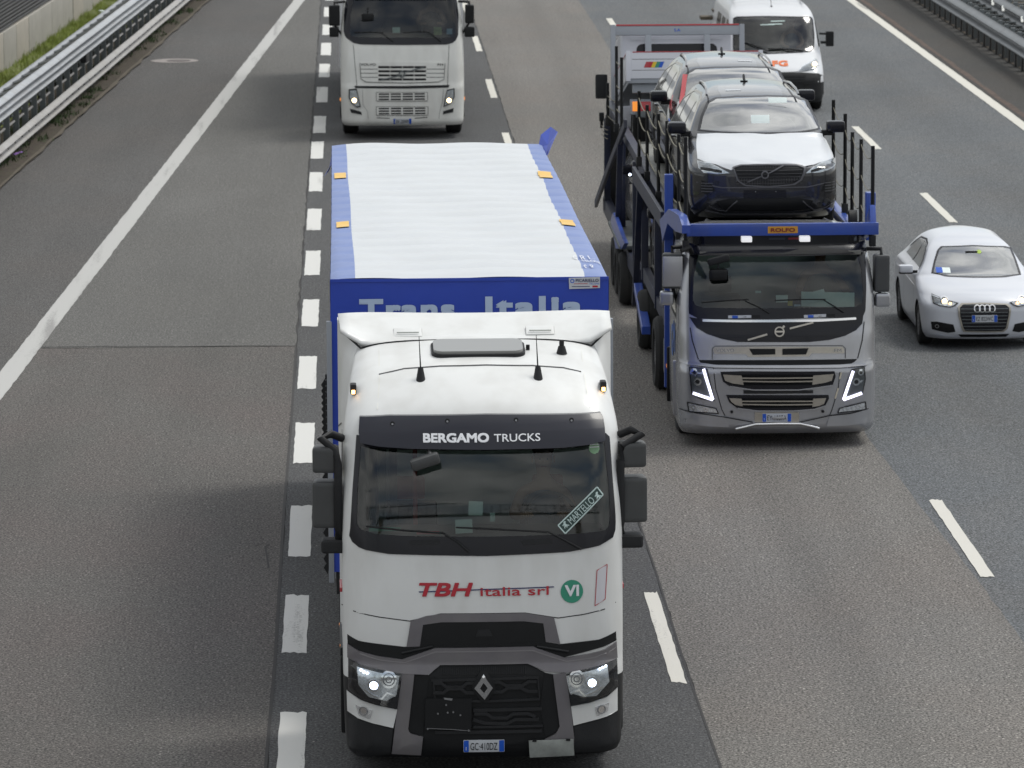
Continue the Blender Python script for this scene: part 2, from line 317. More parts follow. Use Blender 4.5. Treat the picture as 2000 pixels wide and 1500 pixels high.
def beam3(name, a, b, w, h, m, parent=None, bev=0.006):
    """box beam from a to b, width w (sideways), height h"""
    bm = bmesh.new(); add_beam(bm, a, b, w, h, bev); return bm_obj(name, bm, m, parent)
def add_beam(bm, a, b, w, h, bev=0.0):
    a = Vector(a); b = Vector(b); d = b - a; L_ = d.length; vs = add_box(bm, -w / 2, w / 2, 0, L_, -h / 2, h / 2, bev, seg=1)
    q = d.normalized(); up = Vector((0, 0, 1)) if abs(q.z) < 0.95 else Vector((0, 1, 0)); s = q.cross(up).normalized(); t = s.cross(q)
    R_ = Matrix(((s.x, q.x, t.x), (s.y, q.y, t.y), (s.z, q.z, t.z)))
    for v in vs: v.co = R_ @ v.co + a
def boolean(o, cutters):
    for c in cutters:
        c.parent = o.parent
        md = o.modifiers.new('cut', 'BOOLEAN'); md.operation = 'DIFFERENCE'; md.object = c; md.solver = 'EXACT'; md.material_mode = 'TRANSFER'
    bpy.context.view_layer.update(); dg = bpy.context.evaluated_depsgraph_get()
    me = bpy.data.meshes.new_from_object(o.evaluated_get(dg)); old = o.data; o.modifiers.clear(); o.data = me
    me.set_sharp_from_angle(angle=math.radians(32))
    for c in cutters: bpy.data.objects.remove(c)
    return o

# ---------------------------------------------------------------- panels laid on a curved surface
def panel(name, pts, mp_, m, parent=None, off=0.004, depth=0.02, step=0.09, smooth=32):
    """solid plate with outline pts (u, v) laid on the surface map mp_(u, v, offset)"""
    bm = bmesh.new(); vs = [bm.verts.new((u, 0, v)) for u, v in pts]
    tris = tessellate_polygon([[Vector((u, v, 0)) for u, v in pts]])
    for t in tris:
        try: bm.faces.new([vs[i] for i in t])
        except ValueError: pass
    us = [p_[0] for p_ in pts]; ws = [p_[1] for p_ in pts]
    for ax, lo, hi in ((0, min(us), max(us)), (2, min(ws), max(ws))):
        k = int((hi - lo) / step)
        for i in range(1, k + 1):
            c = lo + (hi - lo) * i / (k + 1); co = [0, 0, 0]; no = [0, 0, 0]; co[ax] = c; no[ax] = 1
            bmesh.ops.bisect_plane(bm, geom=bm.verts[:] + bm.edges[:] + bm.faces[:], plane_co=co, plane_no=no)
    front = bm.verts[:]; fuv = [(v, v.co.x, v.co.z) for v in front]
    bed = [e for e in bm.edges if e.is_boundary]
    if depth:
        r = bmesh.ops.extrude_edge_only(bm, edges=bed)
        nv = [g for g in r['geom'] if isinstance(g, bmesh.types.BMVert)]
        for v in nv: v.co = Vector(mp_(v.co.x, v.co.z, off - depth))
    for v, u, w in fuv: v.co = Vector(mp_(u, w, off))
    return bm_obj(name, bm, m, parent, smooth)
def stroke_pts(pts, w, closed=False):
    """outline polygon of a ribbon of width w along pts"""
    n = len(pts); L_ = []; R_ = []
    for i in range(n):
        a = Vector(pts[i - 1] if i > 0 else pts[i]); b = Vector(pts[i + 1] if i < n - 1 else pts[i]); d = (b - a)
        d = d.normalized() if d.length else Vector((1, 0)); nn = Vector((-d.y, d.x)) * w / 2; p_ = Vector(pts[i])
        L_.append(tuple(p_ + nn)); R_.append(tuple(p_ - nn))
    return L_ + R_[::-1]
def stroke(name, pts, w, mp_, m, parent=None, off=0.004, depth=0.0, step=0.12):
    return panel(name, stroke_pts(pts, w), mp_, m, parent, off, depth, step)
def ellipse(cx, cz, rx, rz, n=20): return [(cx + rx * math.cos(2 * PI * i / n), cz + rz * math.sin(2 * PI * i / n)) for i in range(n)]
def rrect(x0, x1, z0, z1, r=0.02, n=4):
    o = []
    for cx, cz, a in ((x1 - r, z1 - r, 0), (x0 + r, z1 - r, 90), (x0 + r, z0 + r, 180), (x1 - r, z0 + r, 270)):
        for i in range(n + 1):
            t = math.radians(a + 90 * i / n); o.append((cx + r * math.cos(t), cz + r * math.sin(t)))
    return o
def text(name, s, cx, cz, h, mp_, m, parent=None, off=0.006, width=None, bold=0.0, shear=0.0, rot=0.0, spacing=1.0, taper=0.0):
    """lettering as flat mesh laid on the surface; (cx, cz) is its centre, h the capital height"""
    cu = bpy.data.curves.new(name, 'FONT'); cu.body = s;  cu.shear = shear; cu.space_character = spacing; cu.resolution_u = 4
    o = bpy.data.objects.new(name, cu); COL.objects.link(o); bpy.context.view_layer.update()
    me = bpy.data.meshes.new_from_object(o.evaluated_get(bpy.context.evaluated_depsgraph_get())); bpy.data.objects.remove(o)
    xs = [v.co.x for v in me.vertices]; ys = [v.co.y for v in me.vertices]
    if not xs: return None
    x0, x1 = min(xs), max(xs); k = h / 0.73; kx = (width / (x1 - x0)) if width else k
    c, s_ = math.cos(rot), math.sin(rot); me0 = me.copy()
    for v in me.vertices:
        a = (v.co.x - (x0 + x1) / 2) * kx; b = (v.co.y - 0.36) * k
        v.co = mp_(cx + a * c - b * s_, cz + a * s_ + b * c, off)
    if bold:
        # heavier strokes: shifted copies, each a hair above the last
        bm = bmesh.new(); e = bold * k
        src = [(v.co.x, v.co.y, v.co.z) for v in me0.vertices]; fs = [tuple(p_.vertices) for p_ in me0.polygons]
        for i, (dx, dy) in enumerate(((-e, -e), (e, e), (-e, e), (e, -e), (0, 0), (e, 0), (-e, 0))):
            vs = []
            for (a0, b0, _) in src:
                a = (a0 - (x0 + x1) / 2) * kx * (1 - 2 * e / ((x1 - x0) * kx)) + dx; b = (b0 - 0.36) * k * (1 - 2 * e / h) + dy
                vs.append(bm.verts.new(mp_(cx + a * c - b * s_, cz + a * s_ + b * c, off + .0006 * i)))
            for f_ in fs:
                try: bm.faces.new([vs[q] for q in f_])
                except ValueError: pass
        bm.to_mesh(me); bm.free()
    me.materials.append(m); o = bpy.data.objects.new(name, me); COL.objects.link(o)
    if parent: o.parent = parent
    return o
#<S>
def pchip(T):
    xs = [t[0] for t in T]; ys = [t[1] for t in T]; n = len(xs)
    h = [xs[i + 1] - xs[i] for i in range(n - 1)]; d = [(ys[i + 1] - ys[i]) / h[i] for i in range(n - 1)]
    m = [d[0]] + [0.0 if d[i - 1] * d[i] <= 0 else 2 / (1 / d[i - 1] + 1 / d[i]) for i in range(1, n - 1)] + [d[-1]]
    def f(x):
        if x <= xs[0]: return ys[0]
        if x >= xs[-1]: return ys[-1]
        i = 0
        while xs[i + 1] < x: i += 1
        t = (x - xs[i]) / h[i]
        return ((1 + 2 * t) * (1 - t) ** 2) * ys[i] + t * (1 - t) ** 2 * h[i] * m[i] + t * t * (3 - 2 * t) * ys[i + 1] + t * t * (t - 1) * h[i] * m[i + 1]
    return f
class Shape:
    """a body described by its plan outline at every height: front line f, half width w, front bow b, corner radii R (across) and D (along), rear line r"""
    def __init__(s, F, W, B, R, D, Rr, rc=0.15, rb=0.0):
        s.f = pchip(F); s.w = pchip(W); s.b = pchip(B); s.R = pchip(R); s.D = pchip(D); s.r = pchip(Rr); s.rc = rc; s.rb = rb
    def S(s, x, z):
        w = s.w(z); R = min(s.R(z), w * 0.95); t = min(1.0, max(0.0, (abs(x) - (w - R)) / R))
        return s.f(z) + s.b(z) * min(1.0, (x / w) ** 2) + s.D(z) * (1 - (max(0.0, 1 - t ** 2.3)) ** (1 / 2.3))
    def rear(s, x, z):
        w = s.w(z); R = min(s.rc, w * 0.9); t = min(1.0, max(0.0, (abs(x) - (w - R)) / R))
        return s.r(z) - s.rb * (x / w) ** 2 - s.rc * (1 - math.sqrt(max(0.0, 1 - t * t)))
    def front(s, u, v, o):
        e = .004; d = max(0.0, (s.S(u, v + e) - s.S(u, v - e)) / (2 * e)); k = 1 / math.sqrt(1 + d * d)
        return (u, s.S(u, v) - o * k, v + o * k * d)
    def back(s, u, v, o): return (u, s.rear(u, v) + o, v)
    def left(s, u, v, o): return (-s.w(v) - o, u, v)
    def right(s, u, v, o): return (s.w(v) + o, u, v)
SH = {}
K_ = lambda v: [(0, v), (9, v)]
SH['t1'] = Shape([(.22, .07), (.33, .0), (.95, .0), (1.1, .03), (1.3, .03), (2.0, .08), (2.2, .10), (2.45, .135), (2.72, .20), (2.98, .29), (3.15, .37), (3.3, .50), (3.44, .72), (3.56, 1.02), (3.65, 1.38), (3.71, 1.78), (3.74, 2.05), (3.76, 2.25)],
                 [(.22, 1.19), (.33, 1.22), (1.0, 1.235), (2.0, 1.235), (3.0, 1.215), (3.3, 1.17), (3.5, 1.12), (3.66, 1.04), (3.72, .95), (3.76, .6)],
                 [(.2, .10), (2.0, .12), (3.0, .14), (3.5, .28), (3.76, .3)], [(.2, .30), (2.9, .26), (3.76, .3)], [(.2, .34), (2.9, .26), (3.76, .4)], K_(2.35), .06)
SH['fm'] = Shape([(.16, .09), (.26, .0), (.95, .0), (1.03, .03), (1.4, .07), (1.5, .09), (1.8, .14), (2.1, .21), (2.40, .33), (2.48, .40), (2.56, .60), (2.61, 1.0), (2.63, 1.5)],
                 [(.16, 1.17), (.26, 1.22), (1.0, 1.235), (1.6, 1.235), (2.35, 1.17), (2.5, 1.11), (2.58, 1.0), (2.63, .75)],
                 [(.2, .07), (1.5, .10), (2.4, .12), (2.63, .2)], [(.2, .24), (1.0, .22), (2.4, .20), (2.63, .3)], [(.2, .26), (1.0, .26), (2.4, .24), (2.63, .3)], K_(1.8), .05)
SH['fh'] = Shape([(.25, .09), (.36, .0), (1.0, .0), (1.12, .03), (1.5, .06), (1.85, .12), (2.85, .42), (3.0, .50), (3.2, .75), (3.4, 1.2), (3.5, 1.7)],
                 [(.25, 1.17), (.36, 1.22), (1.0, 1.235), (1.9, 1.225), (2.8, 1.14), (3.1, 1.08), (3.5, .8)],
                 [(.2, .07), (1.5, .10), (2.8, .12), (3.5, .2)], [(.2, .24), (1.0, .22), (2.8, .20), (3.5, .3)], [(.2, .26), (1.0, .26), (2.8, .24), (3.5, .3)], K_(2.3), .05)
SH['van'] = Shape([(.18, .09), (.28, .0), (.62, .0), (.78, .06), (.90, .16), (1.02, .36), (1.12, .55), (1.19, .72), (1.24, .80), (1.88, 1.45), (1.98, 1.62), (2.08, 1.95), (2.15, 2.4), (2.18, 2.9)],
                  [(.18, .94), (.3, .98), (.8, 1.0), (1.1, 1.0), (1.3, .98), (1.9, .89), (2.05, .82), (2.13, .72), (2.18, .45)],
                  [(.2, .10), (.7, .10), (1.1, .22), (1.9, .12), (2.18, .3)], K_(.26), [(.2, .34), (1.0, .40), (1.3, .22), (2.0, .2), (2.18, .4)], [(.2, 5.9), (1.5, 5.95), (2.1, 5.9), (2.18, 5.6)], .12)
SH['suv'] = Shape([(.20, .14), (.30, .05), (.45, .0), (.80, .01), (.88, .05), (.94, .16), (1.0, .36), (1.05, .60), (1.09, .82), (1.12, .97), (1.15, 1.06), (1.50, 1.72), (1.56, 1.90), (1.60, 2.15), (1.63, 2.5), (1.645, 2.9)],
                  [(.20, .88), (.32, .93), (.6, .95), (.95, .94), (1.08, .90), (1.2, .85), (1.45, .72), (1.54, .65), (1.60, .56), (1.63, .44), (1.645, .25)],
                  [(.2, .12), (.8, .10), (.95, .34), (1.1, .28), (1.15, .14), (1.5, .12), (1.645, .3)], [(.2, .30), (.9, .28), (1.2, .16), (1.645, .2)], [(.2, .34), (.85, .34), (1.0, .40), (1.15, .14), (1.645, .2)],
                  [(.2, 4.60), (.5, 4.7), (1.0, 4.68), (1.15, 4.5), (1.5, 4.15), (1.645, 3.9)], .25, .10)
SH['audi'] = Shape([(.14, .12), (.22, .03), (.35, .0), (.55, .0), (.66, .05), (.74, .16), (.80, .32), (.86, .58), (.90, .80), (.93, .95), (.96, 1.03), (1.24, 1.62), (1.29, 1.76), (1.34, 2.00), (1.365, 2.25), (1.375, 2.5)],
                   [(.14, .80), (.24, .84), (.5, .865), (.75, .865), (.88, .835), (.97, .755), (1.05, .695), (1.22, .595), (1.28, .54), (1.33, .46), (1.36, .36), (1.375, .24)],
                   [(.1, .14), (.6, .14), (.75, .30), (.9, .26), (.96, .14), (1.25, .12), (1.4, .12)], [(.1, .30), (.8, .26), (.96, .14), (1.4, .2)], [(.1, .34), (.65, .36), (.8, .40), (.96, .12), (1.4, .06)],
                   [(.1, 3.85), (.4, 3.95), (.85, 3.93), (1.0, 3.8), (1.28, 3.35), (1.375, 3.2)], .25, .10)
POSE = {'t1': (1.74, 42.0, 0.0, 0.0094, 0), 'fm': (5.86, 59.75, 0.0, 0.0, 0), 'fh': (1.64, 97.5, 0.0, 0.0, 0), 'van': (9.56, 102.3, 0.0, 0.0, 0),
        'suv': (5.85, 61.7, 2.42, 0.0, 0), 'suv2': (5.93, 66.7, 2.36, 0.0, 0), 'audi': (9.47, 67.9, 0.0, 0.0, 0), 'gate': (5.93, 75.5, 2.2, 0.0, 0)}
#</S>
# ---------------------------------------------------------------- ground, road, markings
KX, KY = -5.788, 88.96; KD = (0.0549, 0.9985)          # left kerb line
def kerb_x(y): return KX + (y - KY) * KD[0] / KD[1]
g = sheet('ground', [(-900, -300), (900, -300), (900, 1500), (-900, 1500)], -0.30, M['ground']); struct(g)
g = sheet('road_base', [(-14, 10), (60, 10), (60, 420), (14 - 20, 420)], -0.012, M['tar']); struct(g)
rnd = random.Random(3)
def strip(name, xl, xr, y0, y1, z, m, jl=0.012, jr=0.012, dy=0.5, endj=0.0, label=None, parent=None, nx=1):
    n = max(2, int((y1 - y0) / dy)); v = []; f = []
    for i in range(n + 1):
        y = y0 + (y1 - y0) * i / n; a = xl(y) + rnd.uniform(-jl, jl); b = xr(y) + rnd.uniform(-jr, jr)
        for j in range(nx + 1):
            t = j / nx; yy = y
            if endj and i in (0, n): yy += (rnd.uniform(-endj, endj) + (0.19 * (1 - t)) * endj / 0.02 * 0.02)
            v.append((a + (b - a) * t, yy, z))
    for i in range(n):
        for j in range(nx): q = i * (nx + 1) + j; f.append((q, q + 1, q + nx + 2, q + nx + 1))
    o = mesh_obj(name, v, f, m, parent, 0)
    if not parent: struct(o, label)
    return o
cx_ = lambda c: (lambda y: c)
A_ramp1 = asphalt('ramp_asphalt_near', (0.0876, 0.0817, 0.0753), (0.1151, 0.1087, 0.1015), (0.1095, 0.0932, 0.0868), [(-3.4, .5, .93), (-1.6, .5, .95)])
A_edge = asphalt('dark_edge_asphalt', (0.0765, 0.0731, 0.0704), (0.0980, 0.0949, 0.0918), (0.0931, 0.0850, 0.0796), None, 0.9)
A_ramp2 = asphalt('ramp_asphalt_far', (0.1037, 0.1012, 0.0950), (0.1298, 0.1267, 0.1197), (0.1151, 0.1113, 0.1033), None, 0.9)
A_slow = asphalt('slow_lane_asphalt', (0.0605, 0.0611, 0.0629), (0.0909, 0.0908, 0.0917), (0.0822, 0.0803, 0.0786), [(0.75, .5, .92), (2.85, .5, .92)], 0.9)
A_mid = asphalt('worn_brown_asphalt', (0.1297, 0.1221, 0.1119), (0.1730, 0.1640, 0.1521), (0.1600, 0.1429, 0.1276), [(5.5, .5, .90), (4.55, .45, 1.04), (6.7, .45, 1.04)], 1.05)
A_fast = asphalt('blue_grey_asphalt', (0.0969, 0.1028, 0.1083), (0.1254, 0.1326, 0.1381), (0.1297, 0.1274, 0.1241), [(9.0, .9, .92), (12.6, 1.0, .90), (10.9, .7, 1.08)], 0.9)
A_sh = asphalt('grimy_shoulder_asphalt', (0.0415, 0.0403, 0.0376), (0.0649, 0.0620, 0.0577), (0.0605, 0.0523, 0.0454), None, 0.8)
EL = lambda y: -0.19 - 0.0 * y
strip('slip_road', lambda y: kerb_x(y) - 0.15, cx_(-0.20), 14, 68.9, 0.0, A_ramp1, 0, 0.02, endj=0.012, nx=20, label='brownish asphalt of the slip road nearer than the joint')
strip('slip_road', lambda y: kerb_x(y) - 0.15, cx_(-0.21), 68.93, 400, 0.0, A_ramp2, 0, 0.02, endj=0.012, nx=20, label='greyer asphalt of the slip road beyond the joint')
strip('hard_shoulder', lambda y: kerb_x(y) - 0.1, lambda y: -4.12 + (y - 65.83) * 0.04797 - .05, 14, 400, 0.003, A_edge, 0, 0.0, nx=8, label='darker asphalt between the kerb and the solid line')
strip('slow_lane', cx_(-0.185), cx_(3.83), 14, 400, 0.0, A_slow, 0.015, 0.015)
strip('middle_lane', cx_(3.845), lambda y: 7.62 - 0.0185 * (y - 30) if y < 70 else 6.88, 14, 400, 0.0, A_mid, 0.015, 0.014)
strip('fast_lanes', lambda y: 7.60 - 0.0185 * (y - 30) if y < 70 else 6.86, cx_(14.44), 14, 400, -0.004, A_fast, 0.0, 0.02)
strip('hard_shoulder', cx_(14.445), cx_(19.5), 14, 400, 0.0, A_sh, 0.02, 0)
strip('road_dust', cx_(14.53), cx_(14.66), 60, 400, 0.004, M['dust'], 0.02, 0.03, 1.5)
PW = paint('road_paint_white', (0.60, 0.595, 0.57), 0.05); PW2 = paint('road_paint_worn', (0.43, 0.425, 0.41), 0.10); PC = paint('road_paint_cream', (0.60, 0.58, 0.52), 0.05)
def wob(c, w): return lambda y: c + w
lineA = lambda y: -4.12 + (y - 65.83) * 0.04797
o = strip('edge_line', lambda y: lineA(y) - 0.15, lambda y: lineA(y) + 0.15, 14, 400, 0.007, PW2, 0.008, 0.008, 0.3, label='solid pale line along the slip road'); 
o = strip('edge_line', cx_(14.18), cx_(14.42), 14, 400, 0.004, PC, 0.006, 0.006, 0.4, label='solid cream line beside the central barrier')
rm = bpy.data.objects.new('lane_markings', None); COL.objects.link(rm); rm['kind'] = 'structure'
def dash(x, y0, y1, w, m, k=0.0):
    strip('lane_dash', lambda y: x - w / 2 + k * (y - y0), lambda y: x + w / 2 + k * (y - y0), y0, y1, 0.004, m, 0.006, 0.006, 0.25, endj=0.05, parent=rm, nx=6)
for a, b, x in ((41.94, 45.0, .02), (47.72, 50.66, 0), (52.85, 56.01, 0), (58.95, 62.05, -.01), (64.89, 67.89, -.02), (70.86, 73.81, -.02), (76.63, 79.73, -.03), (82.52, 85.65, -.045), (88.36, 91.52, -.05),
                (93.96, 97.13, -.06), (98.84, 102.35, -.04), (105.4, 109.0, -.025), (111.43, 114.92, 0), (117.31, 120.87, .01), (123.3, 126.6, .02), (129.2, 132.5, .03), (135, 138.4, .04), (36.0, 39.1, .02), (141, 144.3, .05)):
    dash(x, a, b, 0.245, PW)
for k in range(-1, 9): dash(3.715, 46.1 + 12 * k, 50.6 + 12 * k, 0.145, PC)
for k in range(-1, 9): dash(7.36, 51.25 + 12.0 * k, 55.95 + 12.0 * k, 0.15, PC)
for k in range(0, 7): dash(10.87, 82.84 + 12 * k, 87.3 + 12 * k, 0.145, PC)
def crack(pts, w, label):
    o = panel('tar_crack', stroke_pts(pts, w), lambda u, v, o_: (u, v, 0.004), M['tar'], None, 0, 0, 0.5, 0); struct(o, label)
crack([(-4.62, 69.15), (-3.9, 69.02), (-2.9, 69.04), (-1.8, 68.95), (-.9, 68.97), (-.18, 68.90)], 0.035, 'dark joint crossing the slip road')
crack([(-0.322, 52.190), (-0.382, 53.456), (-0.332, 53.546), (-0.402, 53.674), (-0.496, 53.524)], 0.02, 'short crack beside the dashed line')
crack([(-0.20, 30), (-0.215, 40), (-0.185, 47), (-.205, 56), (-.19, 62), (-.20, 68.8)], 0.03, 'tarred seam between slip road and slow lane')
crack([(3.85, 30), (3.83, 38), (3.85, 42.5), (3.83, 47), (3.845, 52), (3.83, 58), (3.84, 66)], 0.022, 'tarred seam between slow and middle lanes')
mh = cyl('manhole_ring', (-3.56, 116.05, 0.004), (0, 0, 1), 0.56, 0.012, M['ring'], None, 40); struct(mh, 'round concrete collar set in the slip road')
mc = cyl('manhole_cover', (-3.46, 116.0, 0.012), (0, 0, 1), 0.28, 0.012, M['iron'], mh, 32)

# small litter and bright grit on the asphalt
bm = bmesh.new(); r_ = random.Random(9)
for i in range(420):
    y = 40 + 90 * r_.random() ** 1.3; x = r_.uniform(kerb_x(y) + .1, 16); s = r_.uniform(.006, .016)
    vs = bmesh.ops.create_icosphere(bm, subdivisions=0, radius=s)['verts'] if False else [bm.verts.new((x + s * math.cos(a), y + s * math.sin(a) * 1.5, 0.006)) for a in (0, 1.6, 3.1, 4.7)]
    if not isinstance(vs, tuple): bm.faces.new(vs)
o = bm_obj('grit', bm, M['ring'], None, 0); o['kind'] = 'stuff'; o['label'] = 'pale grit scattered on the asphalt'

# left verge
o = strip('road_verge', lambda y: kerb_x(y) - 1.45, lambda y: kerb_x(y) - 0.02, 14, 300, 0.03, M['soil'], 0.02, 0.04, 1.1); o['label'] = 'dirt verge with weeds under the left barrier'
o = strip('kerb', lambda y: kerb_x(y) - 0.08, lambda y: kerb_x(y) + 0.0, 14, 300, 0.045, M['kerb'], 0.015, 0.035, 1.1)
def grass_h(t): return 0.05 + 0.22 * t
v = []; f = []; n = 90
for i in range(n + 1):
    y = 60 + 240 * i / n
    for j in range(9):
        t = j / 8; v.append((kerb_x(y) - 1.36 - 1.39 * t, y, 0.035 + 0.25 * t + rnd.uniform(-.012, .012)))
for i in range(n):
    for j in range(8): q = i * 9 + j; f.append((q, q + 1, q + 10, q + 9))
o = mesh_obj('grass_verge', v, f, M['turf'], None, 0); struct(o, 'strip of turf between barrier and concrete wall')
bm = bmesh.new(); r_ = random.Random(5)
for i in range(26000):
    y = 86 + 56 * r_.random(); t = r_.random(); x = kerb_x(y) - 1.42 - 1.28 * t; z = 0.03 + 0.25 * t
    if math.sin(y * 1.7 + x * 3) + math.sin(y * .63 - x * 5) + r_.uniform(-1, 1) < -1.0: continue
    h = r_.uniform(.05, .15) * (1.5 if math.sin(y * 2.3 + x * 4) > .5 else 1); a = r_.uniform(0, PI); w = r_.uniform(.006, .012); lx, ly = r_.uniform(-.07, .07), r_.uniform(-.07, .07)
    p0 = bm.verts.new((x - w * math.cos(a), y - w * math.sin(a), z)); p1 = bm.verts.new((x + w * math.cos(a), y + w * math.sin(a), z)); p2 = bm.verts.new((x + lx, y + ly, z + h)); bm.faces.new((p0, p1, p2))
o = bm_obj('grass', bm, M['blade'], None, 0); o['kind'] = 'stuff'; o['label'] = 'rough green grass behind the left barrier'
bm = bmesh.new()
for i in range(110):
    y = 86 + 52 * r_.random(); c = kerb_x(y) - r_.uniform(.18, 1.1)
    for j in range(r_.randint(15, 60)):
        x = c + r_.gauss(0, .08); yy = y + r_.gauss(0, .28); h = r_.uniform(.03, .13); a = r_.uniform(0, PI); w = r_.uniform(.008, .02)
        bm.faces.new([bm.verts.new(q) for q in ((x - w * math.cos(a), yy - w * math.sin(a), .03), (x + w * math.cos(a), yy + w * math.sin(a), .03), (x + r_.uniform(-.06, .06), yy + r_.uniform(-.06, .06), .03 + h))])
o = bm_obj('weeds', bm, M['weed'], None, 0); o['kind'] = 'stuff'; o['label'] = 'low weeds growing in the dirt by the kerb'
fl = bmesh.new()
for (x, y) in [(-5.835, 94.311), (-5.778, 94.494), (-5.862, 94.126)]:
    for j in range(7): a = j * .9; fl.faces.new([fl.verts.new(q) for q in ((x, y, .1), (x + .05 * math.cos(a), y + .09 * math.sin(a), .12), (x + .05 * math.cos(a + .6), y + .09 * math.sin(a + .6), .13))])
o = bm_obj('wild_flower', fl, mat('lilac_petal', (0.25, 0.12, 0.42), .7), None, 0); tag(o, 'small lilac flower in the dirt below the left barrier', 'flower')
(lx, ly), = [(-5.863, 128.060)]
o = box('litter', lx - .06, lx + .06, ly - .14, ly + .14, .24, .30, M['paper'], None, .02, RZ(.3)); tag(o, 'crumpled white litter lying in the grass behind the left barrier', 'litter')

# ---------------------------------------------------------------- guard rails
def wave(profile, y0, y1, mir=1):
    v = []; f = []; k = len(profile); T = 0.004
    for y in (y0, y1):
        for (x, z) in profile: v.append((x * mir, y, z))
        for (x, z) in profile: v.append((x * mir - T * mir, y, z))
    for i in range(k - 1): f.append((i, i + 1, 2 * k + i + 1, 2 * k + i)); f.append((k + i + 1, k + i, 3 * k + i, 3 * k + i + 1))
    f.append((0, k, 3 * k, 2 * k)); f.append((k - 1, 2 * k + k - 1, 3 * k + k - 1, k + k - 1)); f.append(tuple(range(k)) + tuple(range(2 * k - 1, k - 1, -1)) if False else (0, 1, k + 1, k))
    return v, f
def wprof(zb, h, n, depth=0.075, flat=0.3):
    o = []; S_ = n * 12
    for i in range(S_ + 1):
        t = i / S_; o.append((depth * (0.5 - 0.5 * math.cos(2 * PI * n * t)), zb + h * t))
    return o
bl = thing('guard_rail', 'galvanised double guard rail with zigzag bracing along the left verge', 'guard rail', (KX, KY, 0), -math.atan2(KD[0], KD[1]))
def beams(parent, prof, xoff, s0, s1, seg, m, mir=1, name='rail_beam'):
    s = s0; i = 0
    while s < s1:
        v, f = wave(prof, s - 0.12, s + seg, mir); o = 0.005 if i % 2 else 0.0
        mesh_obj(name, [(x + xoff + o * mir, y, z) for x, y, z in v], f, m, parent, 50); s += seg; i += 1
beams(bl, wprof(0.88, 0.44, 3, .11), -0.46, -22, 62, 4.5, M['galv'])
beams(bl, wprof(0.13, 0.32, 2, .10), -0.44, -22, 62, 4.5, M['galvlow'], name='lower_rail_beam')
beams(bl, wprof(0.76, 0.15, 1, .06), -1.30, -22, 62, 4.5, M['galv'], 1, name='rear_rail_beam')
PROTO = {}
def copies(o, locs):
    for l in locs[1:]:
        c = o.copy(); COL.objects.link(c); c.parent = o.parent; c.location = l
    o.location = locs[0]
S0 = [-20 + 1.5 * i for i in range(53)]
o = box('post', -.06, .06, -.04, .04, 0, 1.2, M['galvdark'], bl, .006); copies(o, [(-.55, s, 0) for s in S0])
o = box('post', -.06, .06, -.04, .04, 0, .84, M['darksteel'], bl, .006); copies(o, [(-1.30, s, 0) for s in S0])
bm = bmesh.new(); add_beam(bm, (-.50, 0, 1.14), (-1.24, .75, .84), .10, .05, .006); o = bm_obj('brace', bm, M['galv'], bl); copies(o, [(0, s, 0) for s in S0])
bm = bmesh.new(); add_beam(bm, (-.50, 0, 1.06), (-1.20, -.55, .72), .05, .04, .006); o = bm_obj('brace', bm, M['galvdark'], bl); copies(o, [(0, s, 0) for s in S0])
bm = bmesh.new(); add_beam(bm, (-.50, -.38, .64), (-.50, .42, .64), .03, .035, .004); o = bm_obj('spacer_bar', bm, M['galvlow'], bl); copies(o, [(0, s + .4, 0) for s in S0])
bm = bmesh.new(); add_beam(bm, (-.50, -.35, .78), (-1.1, .40, .5), .04, .05, .004); o = bm_obj('brace', bm, M['galvdark'], bl); copies(o, [(0, s + .9, 0) for s in S0])
o = cyl('bolt', (0, 0, 0), (1, 0, 0), .022, .03, M['darksteel'], bl, 6); copies(o, [(-.425, -20 + 1.12 * i, .29) for i in range(70)])
((bx, by),) = [(136.973, -1.203)]
o = box('bent_bracket', -.52, -.36, 18.1, 18.7, .74, .92, M['darksteel'], bl, .02)
o['label'] = 'rusty torn bracket at the end of a rail section'

def median(x, mir, label, m):
    t = thing('guard_rail', label, 'guard rail', (x, 100, 0))
    beams(t, wprof(0.34, 0.46, 2, .15), 0, -30, 50, 3.4, m, mir)
    o = box('post', -.05, .05, -.07, .07, 0, .82, M['galvdark'], t, .006); copies(o, [(.13 * -mir, -28 + 1.13 * i, 0) for i in range(66)])
    o = box('post_flange', -.015, .015, -.10, .10, 0, .34, M['darksteel'], t, .004); copies(o, [(.06 * -mir, -28 + 1.13 * i + .15, 0) for i in range(66)])
    o = box('tie_bar', -.30, .30, -.03, .03, .66, .70, M['galvdark'], t, .004); copies(o, [(.36 * -mir, -28 + 1.13 * i, 0) for i in range(66)])
    return t
median(15.92, -1, 'nearer weathered guard rail of the central barrier', M['railgrey'])
t = median(17.05, -1, 'farther weathered guard rail of the central barrier', M['railgrey'])
o = box('reflector', -.03, .03, -.03, .03, 0, .13, mat('glowing_retroreflector', (.8, .85, .8), .2, emit=(1, 1, .95), es=.5), t, .01)  # reflectors glow faintly in place of the light they throw back
copies(o, [(-.14, s, .58) for s in (15.5, 17.0, 18.5, 22, 24, 10.5, 12)])
o = strip('central_reservation', cx_(15.98), cx_(19.5), 14, 400, 0.02, M['soil'], 0.04, 0, 2.0)

